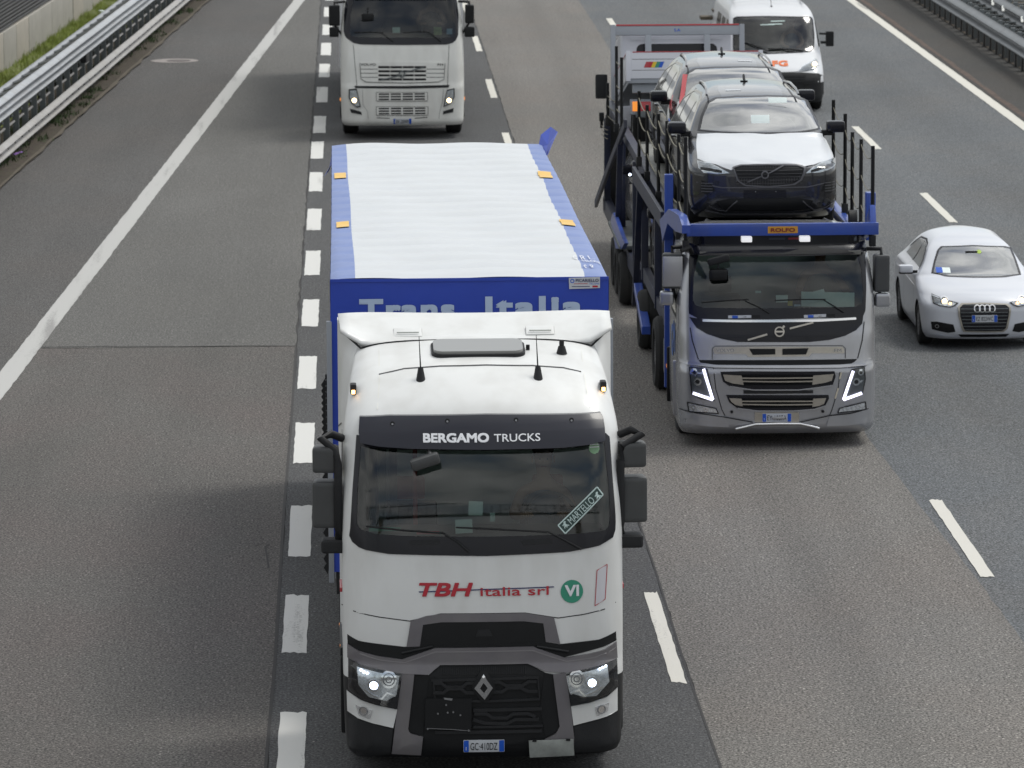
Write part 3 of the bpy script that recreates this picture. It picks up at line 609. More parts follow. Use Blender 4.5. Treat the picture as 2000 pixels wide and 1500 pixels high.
# ---------------------------------------------------------------- wall and screen behind the left barrier
wl = thing('retaining_wall', 'pale precast concrete panel wall behind the grass on the left', 'wall', (KX, KY, 0), -math.atan2(KD[0], KD[1]))
r_ = random.Random(2); s = -16.0; i = 0
while s < 62:
    L_ = 2.35; d_ = r_.uniform(-.015, .015)
    box('concrete_panel', -2.78 + d_, -2.60 + d_, s, s + L_ - .025, 0.0, 1.13, M['concrete'] if r_.random() < .6 else M['concrete2'], wl, .012); s += L_; i += 1
ns_ = thing('noise_screen', 'dark horizontal slatted screen standing on the concrete wall', 'screen', (KX, KY, 0), -math.atan2(KD[0], KD[1]))
bm = bmesh.new(); add_beam(bm, (-2.68, -16, 0), (-2.68, 62, 0), .10, .052, .008)
o = bm_obj('slat', bm, M['louvre'], ns_); copies(o, [(-.004 * k, 0, 1.20 + .082 * k) for k in range(36)])
o = box('post', -.04, .04, -.05, .05, 1.13, 4.2, M['darksteel'], ns_); copies(o, [(-2.78, -15 + 4 * i, 0) for i in range(19)])

# ---------------------------------------------------------------- the footbridge the picture is taken from (mirrored in the windscreens)
fb = thing('footbridge', 'steel footbridge with mesh railing crossing above the road', 'bridge', (0, -2.2, 0))
box('deck', -30, 40, -1.4, 1.2, 8.1, 8.45, M['darksteel'], fb, .02)
for yy in (-1.35, 1.2):
    tube('handrail', [(-30, yy, 9.65), (40, yy, 9.65)], .04, M['darksteel'], fb); tube('handrail', [(-30, yy, 8.6), (40, yy, 8.6)], .03, M['darksteel'], fb)
    o = box('baluster', -.02, .02, -.02, .02, 8.45, 9.65, M['darksteel'], fb); copies(o, [(-30 + 1.0 * i, yy, 0) for i in range(71)])
for yy in (-1.35,):
    tube('handrail', [(-30, yy, 11.6), (40, yy, 11.6)], .16, M['darksteel'], fb); tube('handrail', [(-30, yy, 12.2), (40, yy, 12.2)], .05, M['darksteel'], fb); tube('handrail', [(-30, yy, 10.6), (40, yy, 10.6)], .06, M['darksteel'], fb)
    o = box('tall_post', -.04, .04, -.04, .04, 8.45, 12.2, M['darksteel'], fb); copies(o, [(-30 + 1.4 * i, yy, 0) for i in range(50)])
for xx in (-12, 18): box('pier', xx - .5, xx + .5, -.6, .6, -.3, 8.1, M['concrete'], fb, .03)
# ---------------------------------------------------------------- vehicles: shared builders
def shell(name, sh, m, parent, z0, z1, nz, zs=None, na=26, rearz=None):
    """closed body: plan outline rings stacked from z0 to z1"""
    zs = zs or [z0 + (z1 - z0) * i / nz for i in range(nz + 1)]
    v = []; f = []
    for z in zs:
        w = sh.w(z); ring = []
        us = [math.sin(PI / 2 * (-1 + 2 * i / (2 * na))) for i in range(2 * na + 1)]
        for u in us: ring.append((w * u, sh.S(w * u, z)))
        yf = ring[-1][1]; yr = sh.rear(w, z)
        for i in range(1, 8): ring.append((w, yf + (yr - yf) * i / 8))
        for u in us[::-1]: ring.append((w * u, sh.rear(w * u, z)))
        yf = ring[0][1]
        for i in range(1, 8): ring.append((-w, yr + (yf - yr) * i / 8))
        v += [(x, y, z) for x, y in ring]; k = len(ring)
    for i in range(len(zs) - 1):
        for j in range(k):
            a, b = i * k + j, i * k + (j + 1) % k; f.append((a, b, b + k, a + k))
    f.append(tuple(range(k))[::-1]); f.append(tuple((len(zs) - 1) * k + j for j in range(k)))
    bm = bmesh.new(); vv = [bm.verts.new(q) for q in v]
    for q in f: bm.faces.new([vv[i] for i in q])
    bmesh.ops.remove_doubles(bm, verts=bm.verts[:], dist=1e-4)
    return bm_obj(name, bm, m, parent, 32)
def prism(pts, y0, y1, m, axis='y'):
    v = []; n = len(pts)
    for y in (y0, y1):
        for (u, w) in pts: v.append((u, y, w) if axis == 'y' else (y, u, w))
    f = [tuple(range(n)), tuple(range(2 * n - 1, n - 1, -1))] + [(i, i + n, (i + 1) % n + n, (i + 1) % n) for i in range(n)]
    bm = bmesh.new(); vv = [bm.verts.new(q) for q in v]
    for q in f: bm.faces.new([vv[i] for i in q])
    bmesh.ops.triangulate(bm, faces=[x for x in bm.faces if len(x.verts) > 4])
    return bm_obj('cutter', bm, m, None, 0)
def wheel(parent, x, y, r, w, side, rim=None, name='wheel', hub=0.0):
    """tyre with a rim child; side -1: outer face to the left"""
    pr = [(-w / 2 * .8, r * .60), (-w / 2, r * .66), (-w / 2, r * .90), (-w / 2 * .82, r * .985), (-w / 2 * .5, r), (-w * .26, r), (-w * .25, r * .985), (-w * .20, r * .985), (-w * .19, r), (w * .19, r), (w * .20, r * .985), (w * .25, r * .985), (w * .26, r),
          (w / 2 * .5, r), (w / 2 * .82, r * .985), (w / 2, r * .90), (w / 2, r * .66), (w / 2 * .8, r * .60)]
    t = lathe_x(name, pr, M['rubber'], parent, 40); t.location = (x, y, r)
    s = side; q = [(s * w * .44, r * .62), (s * w * .40, r * .55), (s * w * .25, r * .50), (s * w * .22, r * .28), (s * w * (.34 + hub), r * .22), (s * w * (.36 + hub), r * .08), (s * w * (.36 + hub), 0.0)]
    rm_ = lathe_x('rim', q, rim or M['rim'], t, 32)
    bm = bmesh.new(); n = 10
    for i in range(n):
        a = 2 * PI * i / n; add_beam(bm, (s * w * .33, r * .12 * math.cos(a), r * .12 * math.sin(a)), (s * w * .40, r * .56 * math.cos(a), r * .56 * math.sin(a)), r * .07, .02)
    bm_obj('spoke_ring', bm, rim or M['rim'], t)
    return t
def it_plate(parent, sh, cx, cz, w, h, mp_, txt, off=0.012):
    p_ = panel('number_plate', rrect(cx - w / 2, cx + w / 2, cz - h / 2, cz + h / 2, .006, 2), mp_, M['plate'], parent, off, .012, .2)
    b = w * .13
    panel('plate_band', rrect(cx - w / 2 + .003, cx - w / 2 + b, cz - h / 2 + .003, cz + h / 2 - .003, .004, 1), mp_, M['plateblue'], p_, off + .002, 0, .3)
    panel('plate_band', rrect(cx + w / 2 - b, cx + w / 2 - .003, cz - h / 2 + .003, cz + h / 2 - .003, .004, 1), mp_, M['plateblue'], p_, off + .002, 0, .3)
    text('plate_text', txt, cx, cz, h * .62, mp_, M['black'], p_, off + .003, w * .66)
    panel('plate_ring', ring_pts(cx + w / 2 - b * .5, cz + h * .2, b * .24, b * .15), mp_, M['yellow'], p_, off + .003, 0, 1) if False else None
    text('plate_text', 'I', cx - w / 2 + b * .5, cz - h * .18, h * .3, mp_, M['printwhite'], p_, off + .003)
    return p_
def ring_strip(name, cx, cz, r0, r1, mp_, m, parent, off=.006, n=28, a0=0.0, a1=2 * PI, depth=.008):
    v = []; f = []
    full = abs(a1 - a0 - 2 * PI) < 1e-6
    for i in range(n + (0 if full else 1)):
        a = a0 + (a1 - a0) * i / n; c, s = math.cos(a), math.sin(a)
        v += [mp_(cx + r0 * c, cz + r0 * s, off - depth), mp_(cx + r0 * c, cz + r0 * s, off), mp_(cx + r1 * c, cz + r1 * s, off), mp_(cx + r1 * c, cz + r1 * s, off - depth)]
    k = len(v) // 4
    for i in range(k if full else k - 1):
        a, b = 4 * i, 4 * ((i + 1) % k); f += [(a, b, b + 1, a + 1), (a + 1, b + 1, b + 2, a + 2), (a + 2, b + 2, b + 3, a + 3)]
    return mesh_obj(name, v, f, m, parent, 40)
def wiper(parent, pts_arm, pts_blade, mp_):
    a = [mp_(u, v, .035) for u, v in pts_arm]; b = [mp_(u, v, .022) for u, v in pts_blade]
    t = tube('wiper_arm', a, .011, M['black'], parent, 6, r_end=.007); tube('wiper_blade', b, .008, M['black'], t, 6)
def mirror_box(name, x0, x1, y0, y1, z0, z1, parent, m=None, tilt=0.0):
    o = box(name, x0, x1, y0, y1, z0, z1, m or M['mirror'], parent, .045, RZ(tilt) if tilt else None, None, 4)
    box('mirror_glass', x0 + .03, x1 - .03, y1 - .004, y1 + .004, z0 + .03, z1 - .03, M['chrome'], o, 0, RZ(tilt) if tilt else None, Vector(((x0 + x1) / 2, (y0 + y1) / 2, (z0 + z1) / 2)) if tilt else None)
    return o

def person(label, loc, shirt, lean=0.0, scale=1.0, right_hand=(.16, -.42, 1.02), left_hand=(-.16, -.42, 1.02)):
    """driver seated facing -Y, hands on the wheel; loc is on the cab floor under the hips"""
    t = thing('person', label, 'person', loc)
    def skin(name, chains, m, sub=2):
        vs = []; es = []; rs = []
        idx = {}
        for ch in chains:
            prev = None
            for (k, p_, r) in ch:
                if k in idx: i = idx[k]
                else: i = len(vs); idx[k] = i; vs.append(p_); rs.append(r)
                if prev is not None: es.append((prev, i))
                prev = i
        me = bpy.data.meshes.new(name); me.from_pydata(vs, es, []); o = bpy.data.objects.new(name, me); COL.objects.link(o)
        md = o.modifiers.new('s', 'SKIN'); sm = o.modifiers.new('u', 'SUBSURF'); sm.levels = sub; sm.render_levels = sub
        for i, r in enumerate(rs): me.skin_vertices[0].data[i].radius = (r, r) if not isinstance(r, tuple) else r
        me.skin_vertices[0].data[0].use_root = True
        bpy.context.view_layer.update(); m2 = bpy.data.meshes.new_from_object(o.evaluated_get(bpy.context.evaluated_depsgraph_get())); bpy.data.objects.remove(o)
        m2.materials.append(m)
        for p_ in m2.polygons: p_.use_smooth = True
        o = bpy.data.objects.new(name, m2); COL.objects.link(o); o.parent = t; return o
    rh, lh = right_hand, left_hand
    skin('body', [[('hip', (0, 0, .50), .10), ('w', (0, .03, .68), .09), ('c', (0, .02, .88), .10), ('n0', (0, .0, 1.05), .06), ('n1', (0, -.02, 1.14), .055), ('h0', (0, -.04, 1.22), .075), ('h1', (0, -.035, 1.31), .095), ('h2', (0, -.02, 1.38), .07)],
                  [('n0', 0, 0), ('sr', (.19, .0, 1.0), .05), ('er', (rh[0] + .12, -.16, .80), .048), ('wr', (rh[0] + .02, rh[1] + .06, rh[2] - .02), .030)],
                  [('n0', 0, 0), ('sl', (-.19, .0, 1.0), .05), ('el', (lh[0] - .12, -.16, .80), .048), ('wl', (lh[0] - .02, lh[1] + .06, lh[2] - .02), .030)],
                  [('hip', 0, 0), ('kr', (.14, -.46, .52), .06), ('fr', (.14, -.62, .12), .045)], [('hip', 0, 0), ('kl', (-.14, -.46, .52), .06), ('fl', (-.14, -.62, .12), .055)]], M['skin'])
    skin('shirt', [[('hip', (0, 0, .52), .165), ('w', (0, .03, .70), .16), ('c', (0, .02, .90), .18), ('n0', (0, .0, 1.055), .10)],
                   [('c2', (0, .0, 1.0), .12), ('sr', (.19, .0, 1.01), .092), ('er', (.25, -.11, .86), .075)], [('c2', 0, 0), ('sl', (-.19, .0, 1.01), .092), ('el', (-.25, -.11, .86), .075)]], shirt)
    skin('trousers', [[('hip', (0, 0, .48), .17), ('kr', (.14, -.46, .52), .10), ('fr', (.14, -.60, .14), .075)], [('hip', 0, 0), ('kl', (-.14, -.46, .52), .10), ('fl', (-.14, -.60, .14), .075)]], M['inside'])
    for (hx, hy, hz), s in ((rh, 1), (lh, -1)):
        ch = [[('p', (hx, hy + .05, hz - .01), (.040, .018)), ('q', (hx - s * .01, hy, hz + .01), (.042, .018))]]
        for k, dx in enumerate((-.032, -.011, .011, .032)):
            ch.append([('q', 0, 0), ('a%d' % k, (hx + dx, hy - .035, hz + .022 - abs(dx) * .2), .0095), ('b%d' % k, (hx + dx, hy - .055, hz - .004), .009), ('c%d' % k, (hx + dx, hy - .035, hz - .022), .008)])
        ch.append([('p', 0, 0), ('t1', (hx - s * .045, hy + .01, hz + .0), .011), ('t2', (hx - s * .05, hy - .025, hz - .01), .010)])
        skin('hand', ch, M['skin'], 1)
    bm = bmesh.new(); bmesh.ops.create_uvsphere(bm, u_segments=20, v_segments=12, radius=.108)
    for v in bm.verts: v.co = Vector((v.co.x * .92, v.co.y * 1.02 + .0, v.co.z * .95 + 1.36)); 
    bmesh.ops.delete(bm, geom=[v for v in bm.verts if v.co.z < 1.34 and v.co.y < .02], context='VERTS'); bm_obj('hair', bm, M['hair'], t)
    bm = bmesh.new(); add_beam(bm, (0, -.125, 1.30), (0, -.148, 1.265), .022, .02, .006); bm_obj('nose', bm, M['skin'], t)
    for s in (-1, 1):
        cyl('eye', (s * .034, -.120, 1.305), (0, 1, 0), .008, .008, M['insidegrey'], t, 10); box('ear', s * .098 - .008, s * .098 + .008, -.05, -.015, 1.26, 1.32, M['skin'], t, .006)
    box('mouth', -.025, .025, -.127, -.118, 1.232, 1.24, M['insidered'], t, .002)
    t.scale = (scale,) * 3
    return t

def cab_interior(root, sh, zf, zt, w, y1, seat_z, red=False):
    box('dashboard', -w + .08, w - .08, sh.f(zf) + .18, sh.f(zf) + .62, zf - .35, zf - .02, M['dash'], root, .05, None, None, 3)
    for sx in (-.62, .62):
        o = box('seat', sx - .25, sx + .25, 1.25, 1.42, seat_z, seat_z + .75, M['inside'], root, .06, None, None, 3); box('headrest', sx - .14, sx + .14, 1.28, 1.38, seat_z + .77, seat_z + .98, M['insidered'] if red else M['insidegrey'], o, .04)
    bm = bmesh.new(); rr = .22; c = Vector((.62, sh.f(zf) + .70, zf + .02))
    add_tube(bm, [c + Vector((rr * math.cos(a), rr * math.sin(a) * .42, rr * math.sin(a) * .9)) for a in [2 * PI * i / 28 for i in range(28)]], .016, 8, True)
    for a in (0.3, PI - .3, -PI / 2): add_beam(bm, c, c + Vector((rr * math.cos(a), rr * math.sin(a) * .42, rr * math.sin(a) * .9)), .05, .02)
    bm_obj('steering_wheel', bm, M['insidegrey'], root)
    return c
# ---------------------------------------------------------------- white lorry in the slow lane
S1 = SH['t1']; F1 = S1.front
px_, py_, pz_, prz, _ = POSE['t1']
T = thing('articulated_lorry', 'large white tractor cab pulling the blue and white curtain trailer', 'lorry', (px_, py_, pz_), prz)
body = shell('cab_body', S1, M['white'], T, .93, 3.76, 0, [.93 + .03 * i for i in range(14)] + [1.35 + .06 * i for i in range(35)] + [3.42, 3.45, 3.5, 3.54, 3.58, 3.61, 3.64, 3.67, 3.69, 3.71, 3.725, 3.74, 3.75, 3.76])
ws = [(-1.065, 2.955), (-0.816, 2.945), (0.034, 2.932), (0.799, 2.936), (1.074, 2.965), (1.103, 2.636), (1.117, 2.371), (1.106, 2.248), (1.069, 2.217), (0.787, 2.199), (0.023, 2.195), (-0.647, 2.202), (-0.937, 2.216), (-1.074, 2.251), (-1.105, 2.293), (-1.097, 2.575)]
wc = prism(ws, -.5, 1.9, M['inside']); boolean(body, [wc])
low = shell('bumper_body', S1, M['black'], T, .24, .925, 12)
panel('windscreen_surround', [(-1.100, 3.045), (0.035, 3.022), (1.124, 3.038), (1.146, 2.629), (1.165, 2.362), (1.168, 2.228), (1.148, 2.152), (1.012, 2.087), (0.741, 2.044), (0.022, 2.026), (-0.827, 2.044), (-1.072, 2.082), (-1.178, 2.157), (-1.163, 2.258), (-1.142, 2.569)] + [ws[13]] + ws[14:] + ws[:13][0:0] + [ws[0]] + [], F1, M['blackgloss'], T, .004, .01) if False else None
sur_out = [(-1.100, 3.045), (0.035, 3.022), (1.124, 3.038), (1.146, 2.629), (1.165, 2.362), (1.168, 2.228), (1.148, 2.152), (1.012, 2.087), (0.741, 2.044), (0.022, 2.026), (-0.827, 2.044), (-1.072, 2.082), (-1.178, 2.157), (-1.163, 2.258), (-1.142, 2.569)]
def frame(name, outer, inner, mp_, m, parent, off=.006, depth=.012, step=.12):
    """plate with a hole: outer and inner outlines, cut into strips between matching fractions"""
    def samp(P, n):
        P = P + [P[0]]; Ls = [math.dist(P[i], P[i + 1]) for i in range(len(P) - 1)]; T_ = sum(Ls); o = []; i = 0; acc = 0
        for k in range(n):
            t = T_ * k / n
            while acc + Ls[i] < t: acc += Ls[i]; i += 1
            q = (t - acc) / Ls[i]; o.append((P[i][0] + (P[i + 1][0] - P[i][0]) * q, P[i][1] + (P[i + 1][1] - P[i][1]) * q))
        return o
    O = samp(outer, 96); v = []; f = []; ins = samp(inner, 288)
    I = [min(ins, key=lambda q: math.dist(q, p_)) for p_ in O]; R_ = 4
    for a, b in zip(O, I):
        v.append(mp_(a[0], a[1], off - depth))
        for k in range(R_ + 1): t = k / R_; v.append(mp_(a[0] + (b[0] - a[0]) * t, a[1] + (b[1] - a[1]) * t, off))
        v.append(mp_(b[0], b[1], off - depth))
    k = R_ + 3
    for i in range(96):
        for j in range(k - 1): a, b = i * k + j, ((i + 1) % 96) * k + j; f.append((a, a + 1, b + 1, b))
    return mesh_obj(name, v, f, m, parent, 35)
frame('windscreen_surround', sur_out, ws, F1, M['blackgloss'], T, .008, .03)
g = panel('windscreen', ws, F1, M['glass'], T, .004, 0, .1)
# stickers on the glass
panel('inspection_sticker', [(0.982, 2.980), (1.009, 2.970), (1.027, 2.943), (1.031, 2.913), (1.016, 2.885), (0.988, 2.873), (0.961, 2.879), (0.939, 2.901), (0.935, 2.935), (0.950, 2.964)], F1, M['palegreen'], g, .008, 0, 1)
stroke('sticker_line', [(0.945, 2.952), (1.022, 2.952)], .008, F1, M['printwhite'], g, .010, 0); stroke('sticker_line', [(0.940, 2.931), (1.026, 2.931)], .008, F1, M['printwhite'], g, .010, 0)
mq = [(0.652, 2.279), (1.001, 2.596), (1.054, 2.527), (0.715, 2.206)]
for a, b in ((0, 1), (1, 2), (2, 3), (3, 0)): stroke('banner_frame', [mq[a], mq[b]], .011, F1, M['printpale'], g, .009, 0)
panel('banner_field', mq, F1, mat('dark_green_banner', (0.03, 0.06, 0.055), .6), g, .007, 0, .2)
ang = math.atan2(mq[1][1] - mq[0][1], mq[1][0] - mq[0][0]); mc_ = (sum(q[0] for q in mq) / 4, sum(q[1] for q in mq) / 4)
text('banner_text', 'MARTELLO', mc_[0], mc_[1], .066, F1, M['printpale'], g, .010, .285, .002, .0, ang)
for (cx, cz) in [(0.716, 2.281), (1.004, 2.522)]:   # little rearing-horse marks
    hp = [(-.010, -.034), (-.002, -.016), (-.022, -.020), (-.026, -.030), (-.034, -.022), (-.022, -.006), (-.010, .004), (-.022, .010), (-.030, .004), (-.026, .020), (-.006, .022), (.004, .036), (.016, .040), (.030, .026), (.022, .020), (.014, .014), (.012, .0), (.020, -.014), (.032, -.030), (.022, -.036), (.012, -.020), (.002, -.034)]
    c, s = math.cos(ang), math.sin(ang); panel('horse_mark', [(cx + (a * c - b * s) * .8, cz + (a * s + b * c) * .8) for a, b in hp], F1, M['printpale'], g, .010, 0, 1)
# visor
vis = [(-1.070, 3.202), (-0.810, 3.221), (0.041, 3.233), (0.855, 3.215), (1.049, 3.214), (1.070, 3.177), (1.079, 3.105), (1.080, 2.998), (0.936, 2.973), (0.709, 2.956), (0.034, 2.954), (-0.637, 2.964), (-0.904, 2.978), (-1.069, 3.002), (-1.081, 3.087)]
def Fv(u, v, o): x, y, z = F1(u, v, 0); return (x, y - .075 - .05 * max(0, (3.25 - v) / .3) - o, z)
vo = panel('sun_visor', vis, Fv, M['visor'], T, .0, .07, .07)
for (a, b) in [(-0.785, 3.162), (-0.305, 3.187), (0.296, 3.189), (0.785, 3.174)]:
    cyl('visor_screw', Fv(a, b, .002), (0, -1, .3), .020, .008, M['black'], vo, 16); cyl('visor_screw_head', Fv(a, b - .004, .008), (0, -1, .3), .009, .01, M['rim'], vo, 10)
(a, b), (c, d) = [(-0.233, 3.054), (0.301, 3.051)]
text('visor_lettering', 'BERGAMO', a, b, .080, Fv, M['printwhite'], vo, .004, .575, .040)
text('visor_lettering', 'TRUCKS', c, d, .066, Fv, M['printwhite'], vo, .004, .405, .008)
# front lettering
(a, b), (c, d) = [(-0.334, 1.738), (0.265, 1.717)]
text('company_lettering', 'TBH', a, b, .128, F1, M['red'], T, .008, .47, .030, .22)
text('company_lettering', 'italia srl', c, d, .082, F1, M['red'], T, .008, .60, .012)
stroke('lettering_bar', [(-0.571, 1.715), (0.019, 1.735), (0.612, 1.744)], .010, F1, M['navy'], T, .008, 0)
(a, b), = [(0.769, 1.699)]
panel('round_sticker', ellipse(a, b, .099, .101, 32), F1, M['green'], T, .006, .0, .06); text('sticker_text', 'VI', a, b + .01, .105, F1, M['printwhite'], T, .009, .125, .03); text('sticker_small_text', 'EURO', a, b - .078, .012, F1, M['printwhite'], T, .009, .04) if False else None
fr = [(0.993, 1.873), (1.085, 1.920), (1.064, 1.617), (0.972, 1.565)]
for i in range(4): stroke('sticker_outline', [fr[i], fr[(i + 1) % 4]], .006, F1, M['red'], T, .006, 0)
panel('clear_sticker', fr, F1, mat('pale_lilac_film', (.58, .57, .60), .3), T, .004, 0, .1)
# body seams
sm = M['black']
for P_ in ([(-1.245, 1.542), (-1.144, 1.531), (-0.922, 1.492), (-0.654, 1.459), (-0.385, 1.523), (0.354, 1.522), (0.646, 1.469), (0.872, 1.493), (1.054, 1.528), (1.163, 1.574)],):
    stroke('panel_seam', P_, .009, F1, sm, T, .002, 0)
stroke('roof_seam', [(-0.889, 3.498), (-0.661, 3.541), (-0.343, 3.562), (0.066, 3.568), (0.477, 3.556), (0.750, 3.533), (0.908, 3.499)], .007, F1, M['insidegrey'], T, .002, 0)
for P_ in ([(-0.884, 3.685), (-0.881, 3.622), (-0.886, 3.469), (-0.912, 3.253)], [(0.954, 3.688), (0.936, 3.606), (0.934, 3.451), (0.959, 3.252)]): stroke('roof_crease', P_, .012, F1, M['white2'], T, .003, 0)
# grey grille frame, upper
panel('upper_grille_frame', [(-0.683, 1.232), (-0.645, 1.459), (-0.511, 1.505), (-0.377, 1.523), (0.354, 1.522), (0.610, 1.475), (0.663, 1.241), (0.537, 1.263), (0.515, 1.428), (0.340, 1.451), (-0.377, 1.451), (-0.538, 1.428), (-0.567, 1.237)], F1, M['greyplast'], T, .014, .03, .1)
ug = panel('upper_grille', [(-0.567, 1.237), (-0.538, 1.428), (-0.377, 1.451), (0.340, 1.451), (0.515, 1.428), (0.537, 1.254)], F1, M['black'], T, .008, .03, .1)
frame('grille_recess_rim', [(-0.427, 1.319), (-0.427, 1.419), (0.402, 1.413), (0.402, 1.317)], [(-0.409, 1.333), (-0.409, 1.401), (0.384, 1.395), (0.384, 1.331)], F1, M['matt'], ug, .006, .004)
panel('camera_pod', [(-0.078, 1.322), (-0.056, 1.380), (0.043, 1.384), (0.070, 1.324)], F1, M['matt'], ug, .012, .02)
panel('shadow_gap', [(-1.200, 1.311), (-1.102, 1.274), (-0.701, 1.231), (-0.567, 1.241), (0.537, 1.259), (0.654, 1.237), (1.007, 1.264), (1.162, 1.315), (1.167, 1.235), (1.053, 1.200), (0.689, 1.117), (0.622, 1.128), (0.419, 1.226), (-0.433, 1.223), (-0.657, 1.122), (-0.746, 1.117), (-1.103, 1.178), (-1.196, 1.221)], F1, M['black'], T, .012, .03, .08)
for P_ in ([(-0.724, 1.176), (-0.455, 1.237)], [(0.455, 1.225), (0.735, 1.170)]):
    tube('tow_bracket', [F1(u, v, .02) for u, v in P_], .014, M['black'], T)
band = [(-1.200, 1.228), (-1.103, 1.187), (-0.925, 1.147), (-0.724, 1.122), (-0.441, 1.223), (0.419, 1.226), (0.707, 1.116), (0.916, 1.145), (1.053, 1.173), (1.167, 1.226), (1.176, 1.076), (1.052, 1.042), (0.914, 1.011), (0.719, 0.984), (0.530, 0.998), (0.374, 1.072), (-0.389, 1.069), (-0.498, 0.986), (-0.725, 0.994), (-0.926, 1.026), (-1.104, 1.068), (-1.201, 1.108)]
panel('bumper_band', band, F1, M['greyplast'], T, .035, .06, .1)
stroke('bumper_crease', [(-1.201, 1.200), (-0.925, 1.119), (-0.702, 1.094), (-0.433, 1.191), (0.419, 1.194), (0.716, 1.084), (0.961, 1.111), (1.167, 1.180)], .010, F1, mat('lighter_plastic_edge', (.20, .19, .195), .4), T, .038, .004)  # thin line in a lighter grey along the bumper band
panel('bumper_leg', [(-0.725, 0.994), (-0.618, 0.990), (-0.676, 0.501), (-0.654, 0.465), (-0.546, 0.438), (-0.565, 0.264), (-0.821, 0.278), (-0.792, 0.519)], F1, M['greyplast'], T, .03, .06, .1)
panel('bumper_leg', [(0.597, 0.975), (0.710, 0.984), (0.763, 0.589), (0.781, 0.404), (0.777, 0.268), (0.520, 0.245), (0.518, 0.395), (0.618, 0.447), (0.654, 0.510)], F1, M['greyplast'], T, .03, .06, .1)
panel('air_inlet', [(-0.618, 0.990), (-0.489, 0.986), (-0.546, 0.442), (-0.649, 0.474), (-0.676, 0.510)], F1, M['black'], T, .012, .03, .1)
panel('air_inlet', [(0.521, 0.990), (0.597, 0.975), (0.654, 0.510), (0.618, 0.456), (0.527, 0.422), (0.483, 0.690)], F1, M['black'], T, .012, .03, .1)
# lower grille
gl = panel('lower_grille', [(-0.546, 0.442), (-0.489, 0.986), (-0.389, 1.069), (0.374, 1.072), (0.525, 0.994), (0.532, 0.422), (0.521, 0.234), (-0.560, 0.252)], F1, M['black'], T, .004, .03, .12)
bm = bmesh.new()
(g0, h0), (g1, h1) = [(-0.380, 1.060), (0.372, 0.985)]
n = 46
for i in range(n):
    u = g0 + (g1 - g0) * i / n; a = F1(u, h0, .010); b = F1(u, h1, .010); add_beam(bm, a, b, .007, .008)
bm_obj('grille_mesh', bm, M['matt'], gl)['kind'] = 'stuff'
def hexslat(y0, y1, y2, x0, x1, xm0, xm1, name='grille_slat'):
    pass
slats = [[(-0.471, 0.942), (0.471, 0.956)], [(-0.453, 0.919), (-0.382, 0.919), (-0.337, 0.882), (-0.203, 0.881), (-0.158, 0.917), (-0.077, 0.917)], [(0.048, 0.924), (0.129, 0.923), (0.183, 0.890), (0.327, 0.887), (0.381, 0.922), (0.453, 0.920)],
         [(-0.454, 0.832), (-0.365, 0.832), (-0.319, 0.868), (-0.212, 0.868), (-0.167, 0.831), (-0.078, 0.830)], [(0.048, 0.837), (0.147, 0.835), (0.201, 0.871), (0.317, 0.868), (0.371, 0.835), (0.461, 0.833)],
         [(-0.454, 0.772), (-0.078, 0.756), (0.056, 0.754), (0.479, 0.763)], [(-0.106, 0.674), (0.497, 0.676)], [(-0.097, 0.642), (0.011, 0.641), (0.064, 0.603), (0.190, 0.601), (0.244, 0.636), (0.370, 0.638), (0.442, 0.604)], [(-0.106, 0.592), (-0.008, 0.558), (0.190, 0.550), (0.262, 0.586), (0.469, 0.580)], [(-0.107, 0.523), (0.505, 0.524)], [(-0.439, 0.479), (0.496, 0.478)]]
for i, P_ in enumerate(slats): stroke('grille_slat', P_, .030 if i not in (0, 5, 9) else .022, F1, M['matt'], gl, .030, .03)
for P_ in ([(-0.453, 0.969), (-0.437, 0.759)], [(0.462, 0.965), (0.479, 0.754)]): stroke('grille_rib', P_, .014, F1, M['matt'], gl, .022, .02)
sp = panel('blank_plate', [(-0.521, 0.786), (-0.118, 0.784), (-0.125, 0.500), (-0.532, 0.511)], F1, M['black'], T, .05, .01, .2)
for (a, b) in [(-0.343, 0.731), (-0.281, 0.666), (-0.415, 0.653), (-0.330, 0.662), (-0.218, 0.639), (-0.506, 0.516), (-0.147, 0.500)]: cyl('plate_bolt', F1(a, b, .058), (0, 1, 0), .008, .012, M['rim'], sp, 8)
stroke('plate_scratch', [(-0.501, 0.520), (-0.304, 0.511), (-0.134, 0.496)], .005, F1, M['rim'], sp, .053, 0); panel('plate_scuff', [(-0.365, 0.795), (-0.284, 0.786), (-0.293, 0.767), (-0.356, 0.777)], F1, M['rim'], sp, .053, 0, 1)
# diamond badge
bd = [(-0.014, 0.988), (0.066, 0.878), (-0.006, 0.774), (-0.095, 0.876)]
panel('badge_backing', [(-0.040, 1.014), (0.013, 1.018), (0.084, 0.914), (0.088, 0.859), (0.020, 0.755), (-0.033, 0.751), (-0.109, 0.853), (-0.113, 0.903)], F1, M['black'], T, .040, .03)
o4, i4 = bd, [(-0.015, 0.925), (0.021, 0.879), (-0.011, 0.833), (-0.046, 0.875)]
frame('diamond_badge', o4, i4, F1, M['chrome'], T, .060, .03, 1)
